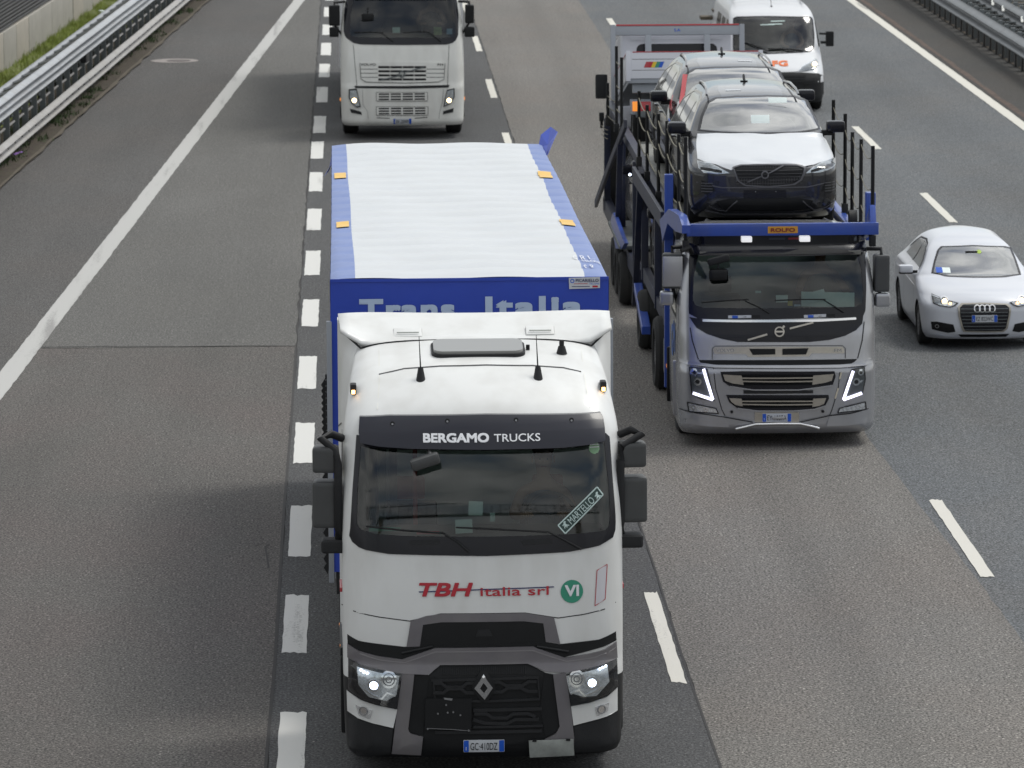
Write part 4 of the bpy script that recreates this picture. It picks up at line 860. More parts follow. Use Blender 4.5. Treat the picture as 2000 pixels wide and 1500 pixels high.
# lamps
def t1_lamp(outer, inner, proj, refl, leds, trim):
    h = panel('headlight', outer, F1, M['blackgloss'], T, .020, .03, .1)
    panel('reflector', inner, F1, M['reflector'], h, .026, .01, .06)
    a, b = proj; c = F1(a, b, .032)
    panel('reflector_bowl', ellipse(refl[0], refl[1], .070, .075, 24), F1, M['chrome'], h, .030, .006, .03)
    for r0 in (.02, .045): ring_strip('reflector_ring', refl[0], refl[1], r0, r0 + .008, F1, M['rim'], h, .034)
    ring_strip('projector_ring', a, b, .036, .055, F1, M['chrome'], h, .045, 24, depth=.03)
    bm = bmesh.new(); bmesh.ops.create_uvsphere(bm, u_segments=20, v_segments=10, radius=.038)
    for v in bm.verts: v.co = Vector((v.co.x + c[0], v.co.y * .5 + c[1] - .005, v.co.z + c[2]))
    bm_obj('projector_lens', bm, M['lamp'], h)
    for (u, v) in leds: cyl('led', F1(u, v, .036), (0, 1, 0), .010, .012, M['lamp'], h, 10)
    stroke('lamp_trim', trim, .016, F1, M['chrome'], h, .034, .01)
    panel('lamp_lens', outer, F1, M['lens'], h, .058, 0, .08)
t1_lamp([(-1.193, 1.102), (-1.104, 1.064), (-0.926, 1.022), (-0.734, 0.990), (-0.768, 0.693), (-0.929, 0.719), (-1.090, 0.764), (-1.196, 0.826)], [(-1.118, 1.040), (-0.927, 1.001), (-0.748, 0.976), (-0.776, 0.812), (-0.862, 0.756), (-1.018, 0.789), (-1.106, 0.890)], ([(-0.972, 0.896)])[0], ([(-0.842, 0.944)])[0],
        [(-1.087, 1.014), (-1.061, 1.000), (-1.030, 0.993)], [(-1.053, 0.851), (-0.991, 0.809), (-0.906, 0.774), (-0.857, 0.829), (-0.785, 0.803)])
t1_lamp([(0.719, 0.971), (0.914, 1.007), (1.052, 1.038), (1.171, 1.078), (1.179, 0.832), (1.073, 0.768), (0.913, 0.721), (0.754, 0.695)], [(0.710, 0.958), (0.914, 0.990), (1.079, 1.026), (1.097, 0.889), (0.981, 0.772), (0.868, 0.768), (0.741, 0.810)], ([(0.940, 0.894)])[0], ([(0.805, 0.931)])[0],
        [(1.010, 1.003), (1.037, 1.013), (1.065, 1.023)], [(0.750, 0.800), (0.823, 0.834), (0.877, 0.777), (0.958, 0.810), (1.032, 0.851)])
for P_, L_, c_ in (([(-1.209, 0.810), (-1.090, 0.755), (-0.929, 0.709), (-0.768, 0.679), (-0.806, 0.514), (-0.976, 0.553), (-1.109, 0.586), (-1.206, 0.625)], [(-1.135, 0.706), (-0.988, 0.671), (-1.011, 0.592), (-1.109, 0.618)], ([(-1.068, 0.661)])[0]),
                 ([(0.754, 0.686), (0.913, 0.711), (1.073, 0.754), (1.174, 0.815), (1.174, 0.610), (1.073, 0.579), (0.912, 0.546), (0.776, 0.515)], [(0.967, 0.677), (1.092, 0.701), (1.083, 0.628), (0.981, 0.593)], ([(1.027, 0.649)])[0])):
    fp = panel('fog_lamp_panel', P_, F1, M['white'], T, .024, .04, .09); fl_ = panel('fog_lamp', L_, F1, M['reflector'], fp, .030, .01, .05)
    panel('fog_bowl', ellipse(c_[0], c_[1], .034, .036, 18), F1, M['chrome'], fl_, .034, .0, .05); ring_strip('fog_ring', c_[0], c_[1], .030, .038, F1, M['rim'], fl_, .040)
panel('bumper_corner', [(-1.202, 0.613), (-1.109, 0.577), (-0.806, 0.505), (-0.834, 0.273), (-1.111, 0.219), (-1.194, 0.225)], F1, M['matt'], T, .018, .04, .08)
panel('bumper_corner', [(0.781, 0.505), (1.073, 0.570), (1.169, 0.603), (1.165, 0.313), (1.053, 0.255), (0.787, 0.262)], F1, M['matt'], T, .018, .04, .08)
(a, b), = [(-0.013, 0.352)]
it_plate(T, S1, a, b, .36, .11, F1, 'GC·410DZ', .03)
dl = panel('bare_metal_plate', [(0.378, 0.404), (0.771, 0.405), (0.783, 0.245), (0.389, 0.238)], F1, M['dull'], T, .075, .008, .2)
for P_ in ([(0.410, 0.403), (0.446, 0.402)], [(0.708, 0.402), (0.744, 0.401)]): stroke('plate_clip', P_, .02, F1, M['black'], dl, .084, .01)
# wipers
wiper(T, [(-0.130, 2.063), (-0.232, 2.153), (-0.370, 2.234)], [(-1.025, 2.281), (-0.691, 2.250), (-0.370, 2.229)], F1); wiper(T, [(0.854, 2.067), (0.687, 2.162), (0.562, 2.228)], [(-0.244, 2.278), (0.069, 2.261), (0.553, 2.224)], F1)
for P_ in ([(-0.647, 2.162), (-0.388, 2.171), (-0.389, 2.136), (-0.639, 2.126)], [(0.328, 2.159), (0.588, 2.165), (0.606, 2.129), (0.345, 2.118)]): panel('wiper_hatch', P_, F1, M['matt'], T, .016, .01)
# front mirror hanging inside the screen top
o = box('front_mirror', -.20, .06, -.06, .08, 0, .10, M['mirror'], T, .045, RY(-.30), None, 4); ((a, b),) = [(-0.506, 2.864)]; o.location = (a + .07, .10, b - .05)
tube('front_mirror_arm', [(a + .05, .12, b + .02), (a + .03, .35, b + .16)], .02, M['mirror'], T)
# roof equipment
hp = [(-0.369, 3.699), (0.397, 3.696), (0.388, 3.630), (0.340, 3.617), (-0.336, 3.621), (-0.388, 3.640)]
hx = [q[0] for q in hp]; hc = (min(hx) + max(hx)) / 2
za = S1.f(3.66); hy0, hy1 = 1.30, 1.95
o = panel('roof_hatch', rrect(hc - .40, hc + .40, -.20, .20, .09, 6), lambda u, v, o: (u, v, o), mat('smoked_hatch_acrylic', (.25, .25, .24), .3, coat=.4), T, .045, .045, .3); o.location = (0, 1.44, 3.650); o.rotation_euler.x = .14
o = panel('hatch_seal', rrect(hc - .42, hc + .42, -.22, .22, .10, 6), lambda u, v, o: (u, v, o), M['matt'], T, .018, .04, .3); o.location = (0, 1.44, 3.650); o.rotation_euler.x = .14
for (u, v) in [(-0.522, 3.472), (0.516, 3.473)]:
    c = F1(u, v, 0); bm = bmesh.new(); add_cyl(bm, (c[0], c[1] + .02, c[2] + .04), (0, .15, 1), .047, .14, 18, .022); add_tube(bm, [(c[0], c[1] + .04, c[2] + .09), (c[0] - .01, c[1] + .12, c[2] + .37)], .008, 6, r_end=.003); bm_obj('aerial', bm, M['matt'], T)
(a, b), (e_, f_) = [(0.753, 3.618), (0.452, 3.647)]
c = F1(a, b, 0); bm = bmesh.new(); add_cyl(bm, (c[0], c[1], c[2] + .03), (0, 0, 1), .05, .07, 16, .03); add_cyl(bm, (c[0], c[1], c[2] + .09), (0, 0, 1), .022, .06, 12); bm_obj('roof_sensor', bm, M['matt'], T)
c = F1(e_, f_, 0); cyl('roof_sensor', (c[0], c[1], c[2] + .02), (0, 0, 1), .018, .05, M['black'], T, 10)
# roof marker lamps at the cab shoulders
for (u, v), s in ((([(-1.119, 3.377)])[0], -1), (([(1.095, 3.378)])[0], 1)):
    o = box('marker_lamp', u - .028, u + .028, .84, .98, v - .03, v + .06, M['matt'], T, .018); box('marker_bulb', u - .016, u + .016, .828, .842, v - .024, v + .012, M['amberlit'], o, .006)
# spoiler: loft between cab roof line and trailer
bot = [(-1.257, 3.804), (-1.060, 3.700), (-0.783, 3.693), (-0.367, 3.698), (0.419, 3.695), (0.789, 3.701), (1.021, 3.736), (1.206, 3.795)]
v = []; f = []
NX = 26; ROWS = 9
for j in range(ROWS + 1):
    t = j / ROWS
    for i in range(NX + 1):
        u = -1 + 2 * i / NX; hw = 1.215 + .025 * t; x = u * hw; ed = abs(u) ** 6
        q_ = max(0, (abs(x) - 1.0) / .22); z0_ = 3.66 - .01 * (1 - u * u) + .14 * q_; z = z0_ + (3.90 - .035 * (1 - u * u) - .03 * ed - z0_) * (t ** .85)
        y = 1.72 + .58 * t + .03 * (1 - u * u) * (1 - t); v.append((x + .0, y, z))
b0 = len(v)
for i in range(NX + 1): v.append((v[ROWS * (NX + 1) + i][0] * .985, 2.33, v[ROWS * (NX + 1) + i][2] - .07))
for j in range(ROWS):
    for i in range(NX): q = j * (NX + 1) + i; f.append((q, q + 1, q + NX + 2, q + NX + 1))
for i in range(NX): q = ROWS * (NX + 1) + i; f.append((q, q + 1, b0 + i + 1, b0 + i))
sp_ = mesh_obj('roof_spoiler', v, f, M['white'], T, 40)
md = sp_.modifiers.new('t', 'SOLIDIFY'); md.thickness = .025; md.offset = -1
bm = bmesh.new(); add_tube(bm, [(-1.22, 1.80, 3.79)] + [(-1.04 + .08 * i, 1.715 + .03 * (1 - (-1.04 + .08 * i) ** 2), 3.695 - .06 * abs((-1.04 + .08 * i) / 1.04) ** 5) for i in range(27)] + [(1.22, 1.80, 3.79)], .010, 6); bm_obj('spoiler_gap', bm, M['black'], T)
for (u, v_) in [(-0.612, 3.733), (0.586, 3.740)]:
    o = box('spoiler_slot', u - .13, u + .13, 1.86, 2.00, 0, .028, M['white'], T, .02, RX(.45)); o.location.z = v_ - .01; box('slot_opening', u - .10, u + .10, 1.885, 1.892, .020, .030, M['dull'], o, .002, RX(.45))
# side air deflectors behind the doors
for s in (-1, 1):
    Mp = lambda u, v, o, s=s: (s * (S1.w(min(v, 3.68)) + (1.245 - S1.w(min(v, 3.68))) * min(1, max(0, (u - 1.72) / .5)) + o), u, v)
    panel('side_deflector', [(1.74, 1.1), (2.42, .95), (2.42, 3.82), (2.20, 3.80), (1.76, 3.66), (1.70, 3.4)], Mp, M['white'], T, 0, .03, .12)
    stroke('deflector_seam', [(1.74, 2.95), (2.42, 2.80)], .012, Mp, M['black'], T, .003, 0, .3)
    box('deflector_fill', s * .80, s * 1.16, 1.78, 2.28, 3.40, 3.64, M['white'], T, .05) if False else None
    # side window, door seam, mirrors
    SM = S1.left if s < 0 else S1.right
    panel('side_window', [(.52, 2.05), (1.30, 2.15), (1.40, 2.95), (.72, 2.98)], SM, M['blackgloss'], T, .004, .01, .3)
    stroke('door_seam', [(1.46, 3.02), (1.5, 2.0), (1.45, 1.1)], .012, SM, M['black'], T, .003, 0)
    box('door_grab', s * 1.245 - .012, s * 1.245 + .012, .60, 1.0, 1.62, 1.66, M['redpaint'], T, .008)
    q = [(-1.482, 2.943), (-1.260, 2.712), (-1.485, 2.632), (-1.269, 2.218)] if s < 0 else [(1.213, 2.951), (1.443, 2.729), (1.217, 2.640), (1.451, 2.234)]
    x0, x1 = sorted((q[0][0], q[1][0])); z1_, z0_ = q[0][1], q[1][1]
    mirror_box('mirror', x0, x1, .44, .64, z0_, z1_, T, M['mirror'], .10 * s); x0, x1 = sorted((q[2][0], q[3][0])); mirror_box('mirror', x0, x1, .46, .68, q[3][1], q[2][1], T, M['mirror'], .10 * s)
    xi = (q[1][0] - .005) if s < 0 else (q[0][0] + .005); xb = s * 1.22
    zt, zb = q[0][1] + .07, q[3][1] - .12
    tube('mirror_arm', [(xb, .62, zt - .02), (xb + s * .10, .56, zt + .03), (xb + s * .19, .50, zt), (xi + s * .02, .46, zt - .10), (xi, .42, z1_ - .15), (xi, .42, z0_ - .15), (xi, .44, zb + .12), (xi, .48, zb + .04), (xb + s * .02, .56, zb + .0)], .036, M['matt'], T, 8)
    box('mirror_foot', min(xb - s * .02, xb + s * .20), max(xb - s * .02, xb + s * .20), .42, .62, zb - .10, zb + .02, M['matt'], T, .04, None, None, 3)
    # steps, arches, tank
    box('cab_step', s * 1.16 - .05, s * 1.16 + .05, .50, .9, .40, .95, M['matt'], T, .03)
    for y_ in (.95, 1.9): box('side_marker', s * 1.245 - .015, s * 1.245 + .015, y_, y_ + .06, 1.02, 1.07, M['amber'], T, .01)
    box('fuel_tank', s * .98 - .22, s * .98 + .22, 2.0, 3.3, .35, .95, M['dull'], T, .08, None, None, 3)
    wheel(T, s * 1.02, 1.38, .50, .31, s); wheel(T, s * .96, 5.0, .50, .55, s)
    box('mudguard', s * 1.06 - .20, s * 1.06 + .20, .78, .88, .30, 1.0, M['black'], T, .03); box('mudguard', s * 1.06 - .20, s * 1.06 + .20, .80, 1.96, 1.0, 1.08, M['black'], T, .03)
box('chassis', -.45, .45, .6, 6.2, .55, .92, M['darksteel'], T, .02); box('radiator', -.9, .9, .25, .5, .3, 1.1, M['black'], T, .02)
wcn = cab_interior(T, S1, 2.22, 2.98, 1.15, 1.9, 1.55, True)
for i, x in enumerate((-1.08, -.98, -.90, -.80)): box('curtain', x, x + .07, 1.2 + .04 * (i % 2), 1.26 + .04 * (i % 2), 2.0, 3.1, M['insidegrey'] if i % 2 else mat('dark_green_curtain', (.05, .08, .07), .9), T, .02)
box('red_trim', -.60, -.56, .8, .86, 2.1, 3.0, M['insidered'], T, .01)
def on_dash(sh, q, y, w, h, m, name, parent, tilt=.2): return box(name, q[0] - w / 2, q[0] + w / 2, y, y + .006, q[1] - h / 2, q[1] + h / 2, m, parent, .002, RX(tilt))
def loose(name, label, cat, sh, q, y, w, h, m, pose, ty=.2, rz=0):
    x, yy, z, r, _ = pose; o = box(name, -w / 2, w / 2, 0, .006, -h / 2, h / 2, m, None, .002); c, s = math.cos(r), math.sin(r)
    o.location = (x + q[0] * c - y * s, yy + q[0] * s + y * c, z + q[1]); o.rotation_euler = (-ty, rz, r); tag(o, label, cat); return o
P1 = POSE['t1']
loose('paper_note', 'small torn pale note upright behind the windscreen of the white lorry with red lettering', 'paper', S1, ([(-0.060, 2.399)])[0], .36, .125, .125, M['paper'], P1, .1, .05)
loose('toll_pass', 'small white toll device low behind the windscreen of the white lorry with red lettering', 'toll device', S1, ([(-0.170, 2.270)])[0], .20, .15, .12, M['paper'], P1, .15, -.04)
loose('phone_holder', 'tiny pale green gadget on the dashboard of the white lorry with red lettering', 'gadget', S1, ([(0.085, 2.331)])[0], .3, .045, .075, M['printpale'], P1, .1)
loose('red_folder', 'red folder on the left of the dashboard in the white lorry with red lettering', 'folder', S1, ([(-0.483, 2.215)])[0], .22, .20, .03, M['red'], P1, .6)
loose('green_folder', 'green and white folder at the left end of the dashboard, white lorry with red lettering', 'folder', S1, ([(-0.859, 2.247)])[0], .24, .28, .04, M['green'], P1, .6)
person('driver in a dark blue shirt at the wheel of the white lorry with red lettering', (px_ + .56, py_ + 1.12, 1.42), M['shirt'], right_hand=(.16, -.42, .86), left_hand=(-.16, -.42, .86))

# ---------------------------------------------------------------- its trailer
TR = thing('curtain_trailer', 'blue curtain trailer with ribbed white roof and faded blue roof edges', 'trailer', (1.715, 45.72, 0), 0.0075)
TL = 12.2
def troof(x, y):
    yy = max(0, min(1, y / TL)); q_ = (y % .61) / .61; r = (.040 * (1 - math.exp(-(min(q_, 1 - q_) * .61 / .085) ** 2)) - .014 * q_) * (1 + .15 * math.sin(y * 1.3 + x * 2)) * (1 - (abs(x) / 1.3) ** 6)
    return 4.0 + r + .008 * math.sin(x * 5 + y) - (.03 * max(0, (abs(x) - 1.22) / .09) ** 2)
def thw(y): return 1.31 - .07 * (y / TL) ** .8 
def roof_piece(name, x0f, x1f, m, nx, parent, off=0.0, y0=0.0, y1=TL, dy=.04):
    n = int((y1 - y0) / dy) + 1; v = []; f = []
    for i in range(n + 1):
        y = y0 + (y1 - y0) * i / n; a, b = x0f(y), x1f(y)
        for j in range(nx + 1): x = a + (b - a) * j / nx; v.append((x, y, troof(x, y) + off))
    for i in range(n):
        for j in range(nx): q = i * (nx + 1) + j; f.append((q, q + 1, q + nx + 2, q + nx + 1))
    return mesh_obj(name, v, f, m, parent, 80)
wl_ = lambda y: -1.075 + .004 * math.sin(y * 1.3); wr_ = lambda y: 1.085 + .006 * math.sin(y * 1.7) - .02 * (y / TL)
rp = roof_piece('roof_tarpaulin', wl_, wr_, M['tarpwhite'], 24, TR)
roof_piece('roof_edge_band', lambda y: -thw(y), wl_, M['tarpperi'], 5, TR); roof_piece('roof_edge_band', wr_, thw, M['tarpperi'], 5, TR)
for P_ in ([(0.410, 54.649), (0.559, 54.637), (0.564, 54.066), (0.417, 54.077)], [(0.443, 50.120), (0.585, 50.109), (0.596, 49.627), (0.450, 49.637)], [(2.690, 54.422), (2.846, 54.463), (2.845, 53.893), (2.685, 53.854)], [(2.743, 50.041), (2.897, 50.074), (2.901, 49.590), (2.741, 49.514)]):
    xs = [q[0] - 1.715 + .0075 * (q[1] - 45.72) for q in P_]; ys = [q[1] - 45.72 for q in P_]
    roof_piece('roof_patch', lambda y, a=min(xs) + .01: a, lambda y, b=max(xs) - .01: b, M['patch'], 4, TR, .012, min(ys), max(ys))
(a, b), = [(2.865, 46.679)]
Tm = lambda u, v, o: (u, v, troof(u, v) + .012)
for k, (tx, hh) in enumerate((('S.R.L.', .16), ('TELONI', .16), ('S R', .16))):
    text('roof_print', tx, a - 1.70 + (-.02, .03, .0)[k] * 1, b - 45.72 + .30 - .32 * k, hh, Tm, M['printwhite'], TR, 0, (.20, .18, .10)[k], 0, rot=.1)
Ff = lambda u, v, o: (u, -o, v)
v = []; f = []
for i in range(27):
    for j in range(13):
        x = -1.31 + 2.62 * i / 26; z = 1.2 + 2.79 * j / 12; v.append((x, .004 * math.sin(x * 4) * math.sin(z * 3), z))
for i in range(26):
    for j in range(12): q = i * 13 + j; f.append((q, q + 13, q + 14, q + 1))
mesh_obj('front_tarpaulin', v, f, M['tarpblue'], TR, 60)
for s in (-1, 1):
    v = []; f = []; n = 80
    for i in range(n + 1):
        y = TL * i / n
        for j in range(9): z = 1.1 + 2.87 * j / 8; v.append((s * (thw(y) + .008 * math.sin(y * 9 + z) * math.sin(z)), y, z))
    for i in range(n):
        for j in range(8): q = i * 9 + j; f.append((q, q + 9, q + 10, q + 1))
    mesh_obj('side_curtain', v, f, M['tarpblue'], TR, 60)
    box('corner_post', s * 1.325 - .025, s * 1.325 + .025, -.03, .05, 1.1, 3.60, M['alu'], TR, .01)
    bm = bmesh.new(); add_box(bm, s * 1.33 - .02, s * 1.33 + .02, 0, .05, 1.05, 1.32, .006); vv = [bm.verts.new((s * a_, b_, c_)) for a_, b_, c_ in ((1.33, 0, 1.30), (1.33, .05, 1.30), (1.40, .02, 1.19), (1.36, .04, 1.12))]; bm.faces.new(vv)
    o = bm_obj('curtain_buckle', bm, M['black'], TR); copies(o, [(0, .25 + .46 * k, 0) for k in range(26)])
    for k in range(3): box('side_marker', s * 1.34 - .01, s * 1.34 + .01, 1.2 + 2.6 * k, 1.27 + 2.6 * k, 1.0, 1.05, M['amber'], TR, .004); wheel(TR, s * 1.02, TL - 4.6 + 1.31 * k, .50, .38, s)
    box('side_guard', s * 1.26 - .02, s * 1.26 + .02, 3.0, TL - 5.4, .55, .90, M['alu'], TR, .01)
stroke('tarpaulin_hem', [(-1.31, 3.985), (1.31, 3.985)], .03, Ff, M['tarpblue'], TR, .012, .01)
box('rear_doors', -1.24, 1.24, TL - .04, TL, 1.1, 3.95, M['alu'], TR, .01); box('trailer_bed', -1.28, 1.28, .02, TL, .98, 1.2, M['darksteel'], TR, .01)
box('bed_rail', -.5, .5, .6, TL, .75, .98, M['darksteel'], TR, .01)
(a, b), (c, d) = [(1.125, 3.727), (2.321, 3.740)]
LET = M['lettering']
text('trailer_lettering', 'Trans', a - 1.715, b - .015, .215, Ff, LET, TR, .008, .90, .045, spacing=1.12); text('trailer_lettering', 'Italia', c - 1.715, d - .015, .215, Ff, LET, TR, .008, .92, .045, spacing=1.12)
q = [(2.649, 4.001), (2.943, 4.008), (2.943, 3.892), (2.653, 3.885)]; q = [(u - 1.715, w) for u, w in q]
lb = panel('tarpaulin_label', [(q[0][0], q[0][1] - .01), (q[1][0], q[1][1] - .01), q[2], q[3]], Ff, M['plate'], TR, .014, .004, 1)
cx, cz = sum(u for u, w in q) / 4, sum(w for u, w in q) / 4
text('label_text', 'PICARIELLO', cx + .025, cz + .020, .030, Ff, M['navy'], lb, .016, .215, .002); text('label_text', 'TELONI', cx + .09, cz - .012, .016, Ff, M['plateblue'], lb, .016, .09)
text('label_text', '081 5294861 · 331 4520687', cx - .03, cz - .036, .010, Ff, M['navy'], lb, .016, .17) if False else stroke('label_small_print', [(cx - .12, cz - .038), (cx + .05, cz - .038)], .006, Ff, M['navy'], lb, .016, 0)
stroke('label_line', [(cx - .10, cz - .012), (cx + .03, cz - .012)], .005, Ff, M['red'], lb, .016, 0); ring_strip('label_mark', cx - .115, cz + .015, .012, .020, Ff, M['plateblue'], lb, .016, 16, depth=.001)
panel('label_flag', rrect(cx + .075, cx + .125, cz - .048, cz - .030, .002, 1), Ff, M['red'], lb, .016, 0, 1)
v = [(1.20, TL - .2, 3.97), (1.27, TL - .9, 3.95), (1.36, TL - .7, 4.12), (1.42, TL - .35, 4.17), (1.36, TL + .05, 4.19), (1.24, TL, 4.10), (1.30, TL - .4, 4.02)]
o = mesh_obj('loose_flap', v, [(0, 1, 6), (1, 2, 6), (2, 3, 6), (3, 4, 6), (4, 5, 6), (5, 0, 6)], M['tarpblue'], TR, 0)
md = o.modifiers.new('s', 'SOLIDIFY'); md.thickness = .006
v = [(-1.24, TL - .1, 3.92), (-1.24, TL - 1.0, 3.9), (-1.32, TL - 1.2, 3.78), (-1.34, TL - .5, 3.68), (-1.28, TL - .1, 3.7)]
mesh_obj('loose_flap', v, [(0, 1, 2, 3, 4)], M['tarpblue'], TR, 0)
# ---------------------------------------------------------------- silver car carrier cab
S2 = SH['fm']; F2 = S2.front; vx, vy, vz, _, _ = POSE['fm']
V = thing('car_carrier', 'silver cab and dark blue steel car carrier loaded with two dark cars', 'car carrier', (vx, vy, vz))
zz = [.17, .19, .22, .26] + [.30 + .05 * i for i in range(11)] + [.84 + .04 * i for i in range(18)] + [1.56 + .06 * i for i in range(14)] + [2.38, 2.42, 2.46, 2.5, 2.53, 2.56, 2.585, 2.605, 2.62, 2.63]
b2 = shell('cab_body', S2, M['silver'], V, 0, 0, 0, zz)
ws2 = [(-0.957, 2.400), (-0.738, 2.378), (-0.108, 2.361), (0.530, 2.359), (0.852, 2.375), (0.997, 2.407), (1.057, 2.151), (1.069, 1.843), (1.055, 1.769), (0.977, 1.727), (0.515, 1.725), (-0.437, 1.729), (-0.909, 1.733), (-1.016, 1.763), (-1.046, 1.825), (-1.029, 2.109)]
boolean(b2, [prism(ws2, -.5, 1.6, M['insidegrey'])])
so2 = [(-1.055, 2.472), (0.025, 2.460), (1.081, 2.484), (1.115, 2.325), (1.112, 1.963), (1.093, 1.642), (1.027, 1.582), (0.513, 1.601), (-0.122, 1.590), (-0.753, 1.591), (-0.992, 1.602), (-1.098, 1.662), (-1.093, 1.984), (-1.085, 2.288)]
frame('windscreen_surround', so2, ws2, F2, M['blackgloss'], V, .008, .03)
g2 = panel('windscreen', ws2, F2, M['glass'], V, .004, 0, .1)
vis2 = [(-1.013, 2.546), (-0.400, 2.560), (0.558, 2.557), (1.164, 2.534), (1.159, 2.466), (0.975, 2.453), (0.662, 2.433), (-0.105, 2.426), (-0.610, 2.426), (-0.891, 2.447), (-1.043, 2.473)]
def Fv2(u, v, o): x, y, z = F2(u, min(v, 2.5), 0); return (x, y - .16 - o, v)
vp2 = panel('sun_visor', [(-1.12, 2.40), (-1.13, 2.50), (-1.10, 2.62), (1.10, 2.62), (1.13, 2.50), (1.12, 2.40), (.9, 2.38), (.4, 2.37), (-.4, 2.37), (-.9, 2.38)], Fv2, M['blackgloss'], V, 0, .06, .1)
panel('visor_field', [(-1.05, 2.39), (1.05, 2.39), (.98, 2.61), (-.98, 2.61)], Fv2, M['matt'], vp2, .006, .01, .2)
for (a, b) in [(-0.389, 2.631), (0.330, 2.624)]: box('marker_lamp', a - .065, a + .065, S2.S(a, 2.45) - .30, S2.S(a, 2.45) - .18, 2.555, 2.62, M['marker'], vp2, .008)
stroke('visor_label', [(-.10, 2.575), (.10, 2.575)], .025, Fv2, M['insidegrey'], vp2, .010, 0); stroke('visor_label', [(.14, 2.575), (.34, 2.575)], .025, Fv2, M['insidered'], vp2, .010, 0)
# black front panel under the screen
panel('badge_panel', [(-1.092, 1.618), (-0.754, 1.572), (0.004, 1.564), (0.769, 1.576), (1.066, 1.618), (1.052, 1.519), (0.973, 1.441), (0.831, 1.376), (0.638, 1.330), (0.383, 1.309), (-0.504, 1.317), (-0.693, 1.354), (-0.882, 1.416), (-1.006, 1.489)], F2, M['blackgloss'], V, .010, .02, .08)
stroke('chrome_strip', [(-0.930, 1.577), (-0.502, 1.572), (0.004, 1.570), (0.513, 1.569), (0.975, 1.584)], .028, F2, M['chrome'], V, .018, .01)
for P_, w in (([(-0.615, 1.622), (-0.299, 1.628)], .035), ([(0.322, 1.622), (0.629, 1.630)], .035)):
    st = stroke('marker_strip', P_, w, F2, M['plate'], V, .016, .004); (a, b), (c, d) = P_
    stroke('marker_band', [(a + .05, b), (a + .12, b)], w * .9, F2, M['plateblue'], st, .019, 0); stroke('marker_field', [(c - .03, d), (c + .08, d)], w, F2, M['black'], st, .018, .003)
    text('marker_text', 'A.P.', (a + c) / 2 + .05, b, .018, F2, M['black'], st, .020)
stroke('badge_bar', [(-0.378, 1.342), (-0.137, 1.409)], .022, F2, M['brushed'], V, .035, .02); stroke('badge_bar', [(0.143, 1.475), (0.436, 1.546)], .022, F2, M['brushed'], V, .035, .02)
((a, b),) = [(0.015, 1.439)]
ring_strip('ring_badge', a, b, .046, .062, F2, M['brushed'], V, .042, 32, depth=.02); stroke('badge_bar', [(a - .045, b), (a + .045, b)], .020, F2, M['brushed'], V, .040, .01)
stroke('badge_arrow', [(a + .042, b + .048), (a + .062, b + .070)], .026, F2, M['brushed'], V, .042, .02)
# name strip with mesh openings
panel('name_strip', [(-0.807, 1.221), (-0.782, 1.253), (-0.126, 1.258), (0.798, 1.244), (0.823, 1.212), (0.823, 1.162), (0.414, 1.170), (0.382, 1.133), (-0.367, 1.133), (-0.404, 1.171), (-0.783, 1.171)], F2, M['brushed'], V, .010, .02, .1)
stroke('strip_outline', [(-0.814, 1.102), (-0.814, 1.240), (-0.776, 1.266), (0.001, 1.270), (0.798, 1.257), (0.836, 1.224), (0.836, 1.098)], .008, F2, M['black'], V, .010, 0)
for P_ in ([(-0.360, 1.234), (-0.037, 1.232), (-0.037, 1.163), (-0.316, 1.158)], [(0.052, 1.232), (0.376, 1.234), (0.344, 1.158), (0.051, 1.156)]): panel('mesh_opening', P_, F2, M['black'], V, .022, .004)
(a, b), (c, d) = [(-0.656, 1.216), (0.740, 1.201)]
text('name_lettering', 'VOLVO', a, b, .042, F2, M['silver'], V, .022, .22, .004); text('name_lettering', 'FM', c, d, .042, F2, M['silver'], V, .022, .09, .004)
for P_ in ([(-1.081, 1.488), (-1.058, 1.333), (-0.984, 1.101)], [(1.078, 1.543), (1.049, 1.313), (0.990, 1.094)]): stroke('corner_seam', P_, .012, F2, M['black'], V, .005, 0)
stroke('lip_line', [(-1.216, 0.472), (-1.012, 0.442), (-0.697, 0.398), (-0.317, 0.327)], .012, F2, M['black'], V, .034, 0); stroke('lip_line', [(0.267, 0.321), (0.636, 0.398), (0.892, 0.418), (1.127, 0.471)], .012, F2, M['black'], V, .034, 0)
panel('shadow_gap', [(-0.984, 1.094), (-0.126, 1.094), (0.983, 1.088), (0.957, 1.058), (0.893, 1.022), (-0.127, 1.032), (-0.884, 1.039), (-0.960, 1.063)], F2, M['black'], V, .012, .02)
panel('front_step_lip', [(-1.215, 1.092), (-1.103, 1.079), (-0.758, 1.033), (-0.127, 1.020), (0.764, 1.013), (1.087, 1.053), (1.170, 1.081), (1.184, 1.040), (1.085, 0.992), (0.762, 0.977), (-0.129, 0.984), (-0.791, 0.991), (-1.104, 1.029), (-1.215, 1.054)], F2, M['silver'], V, .045, .06, .1)
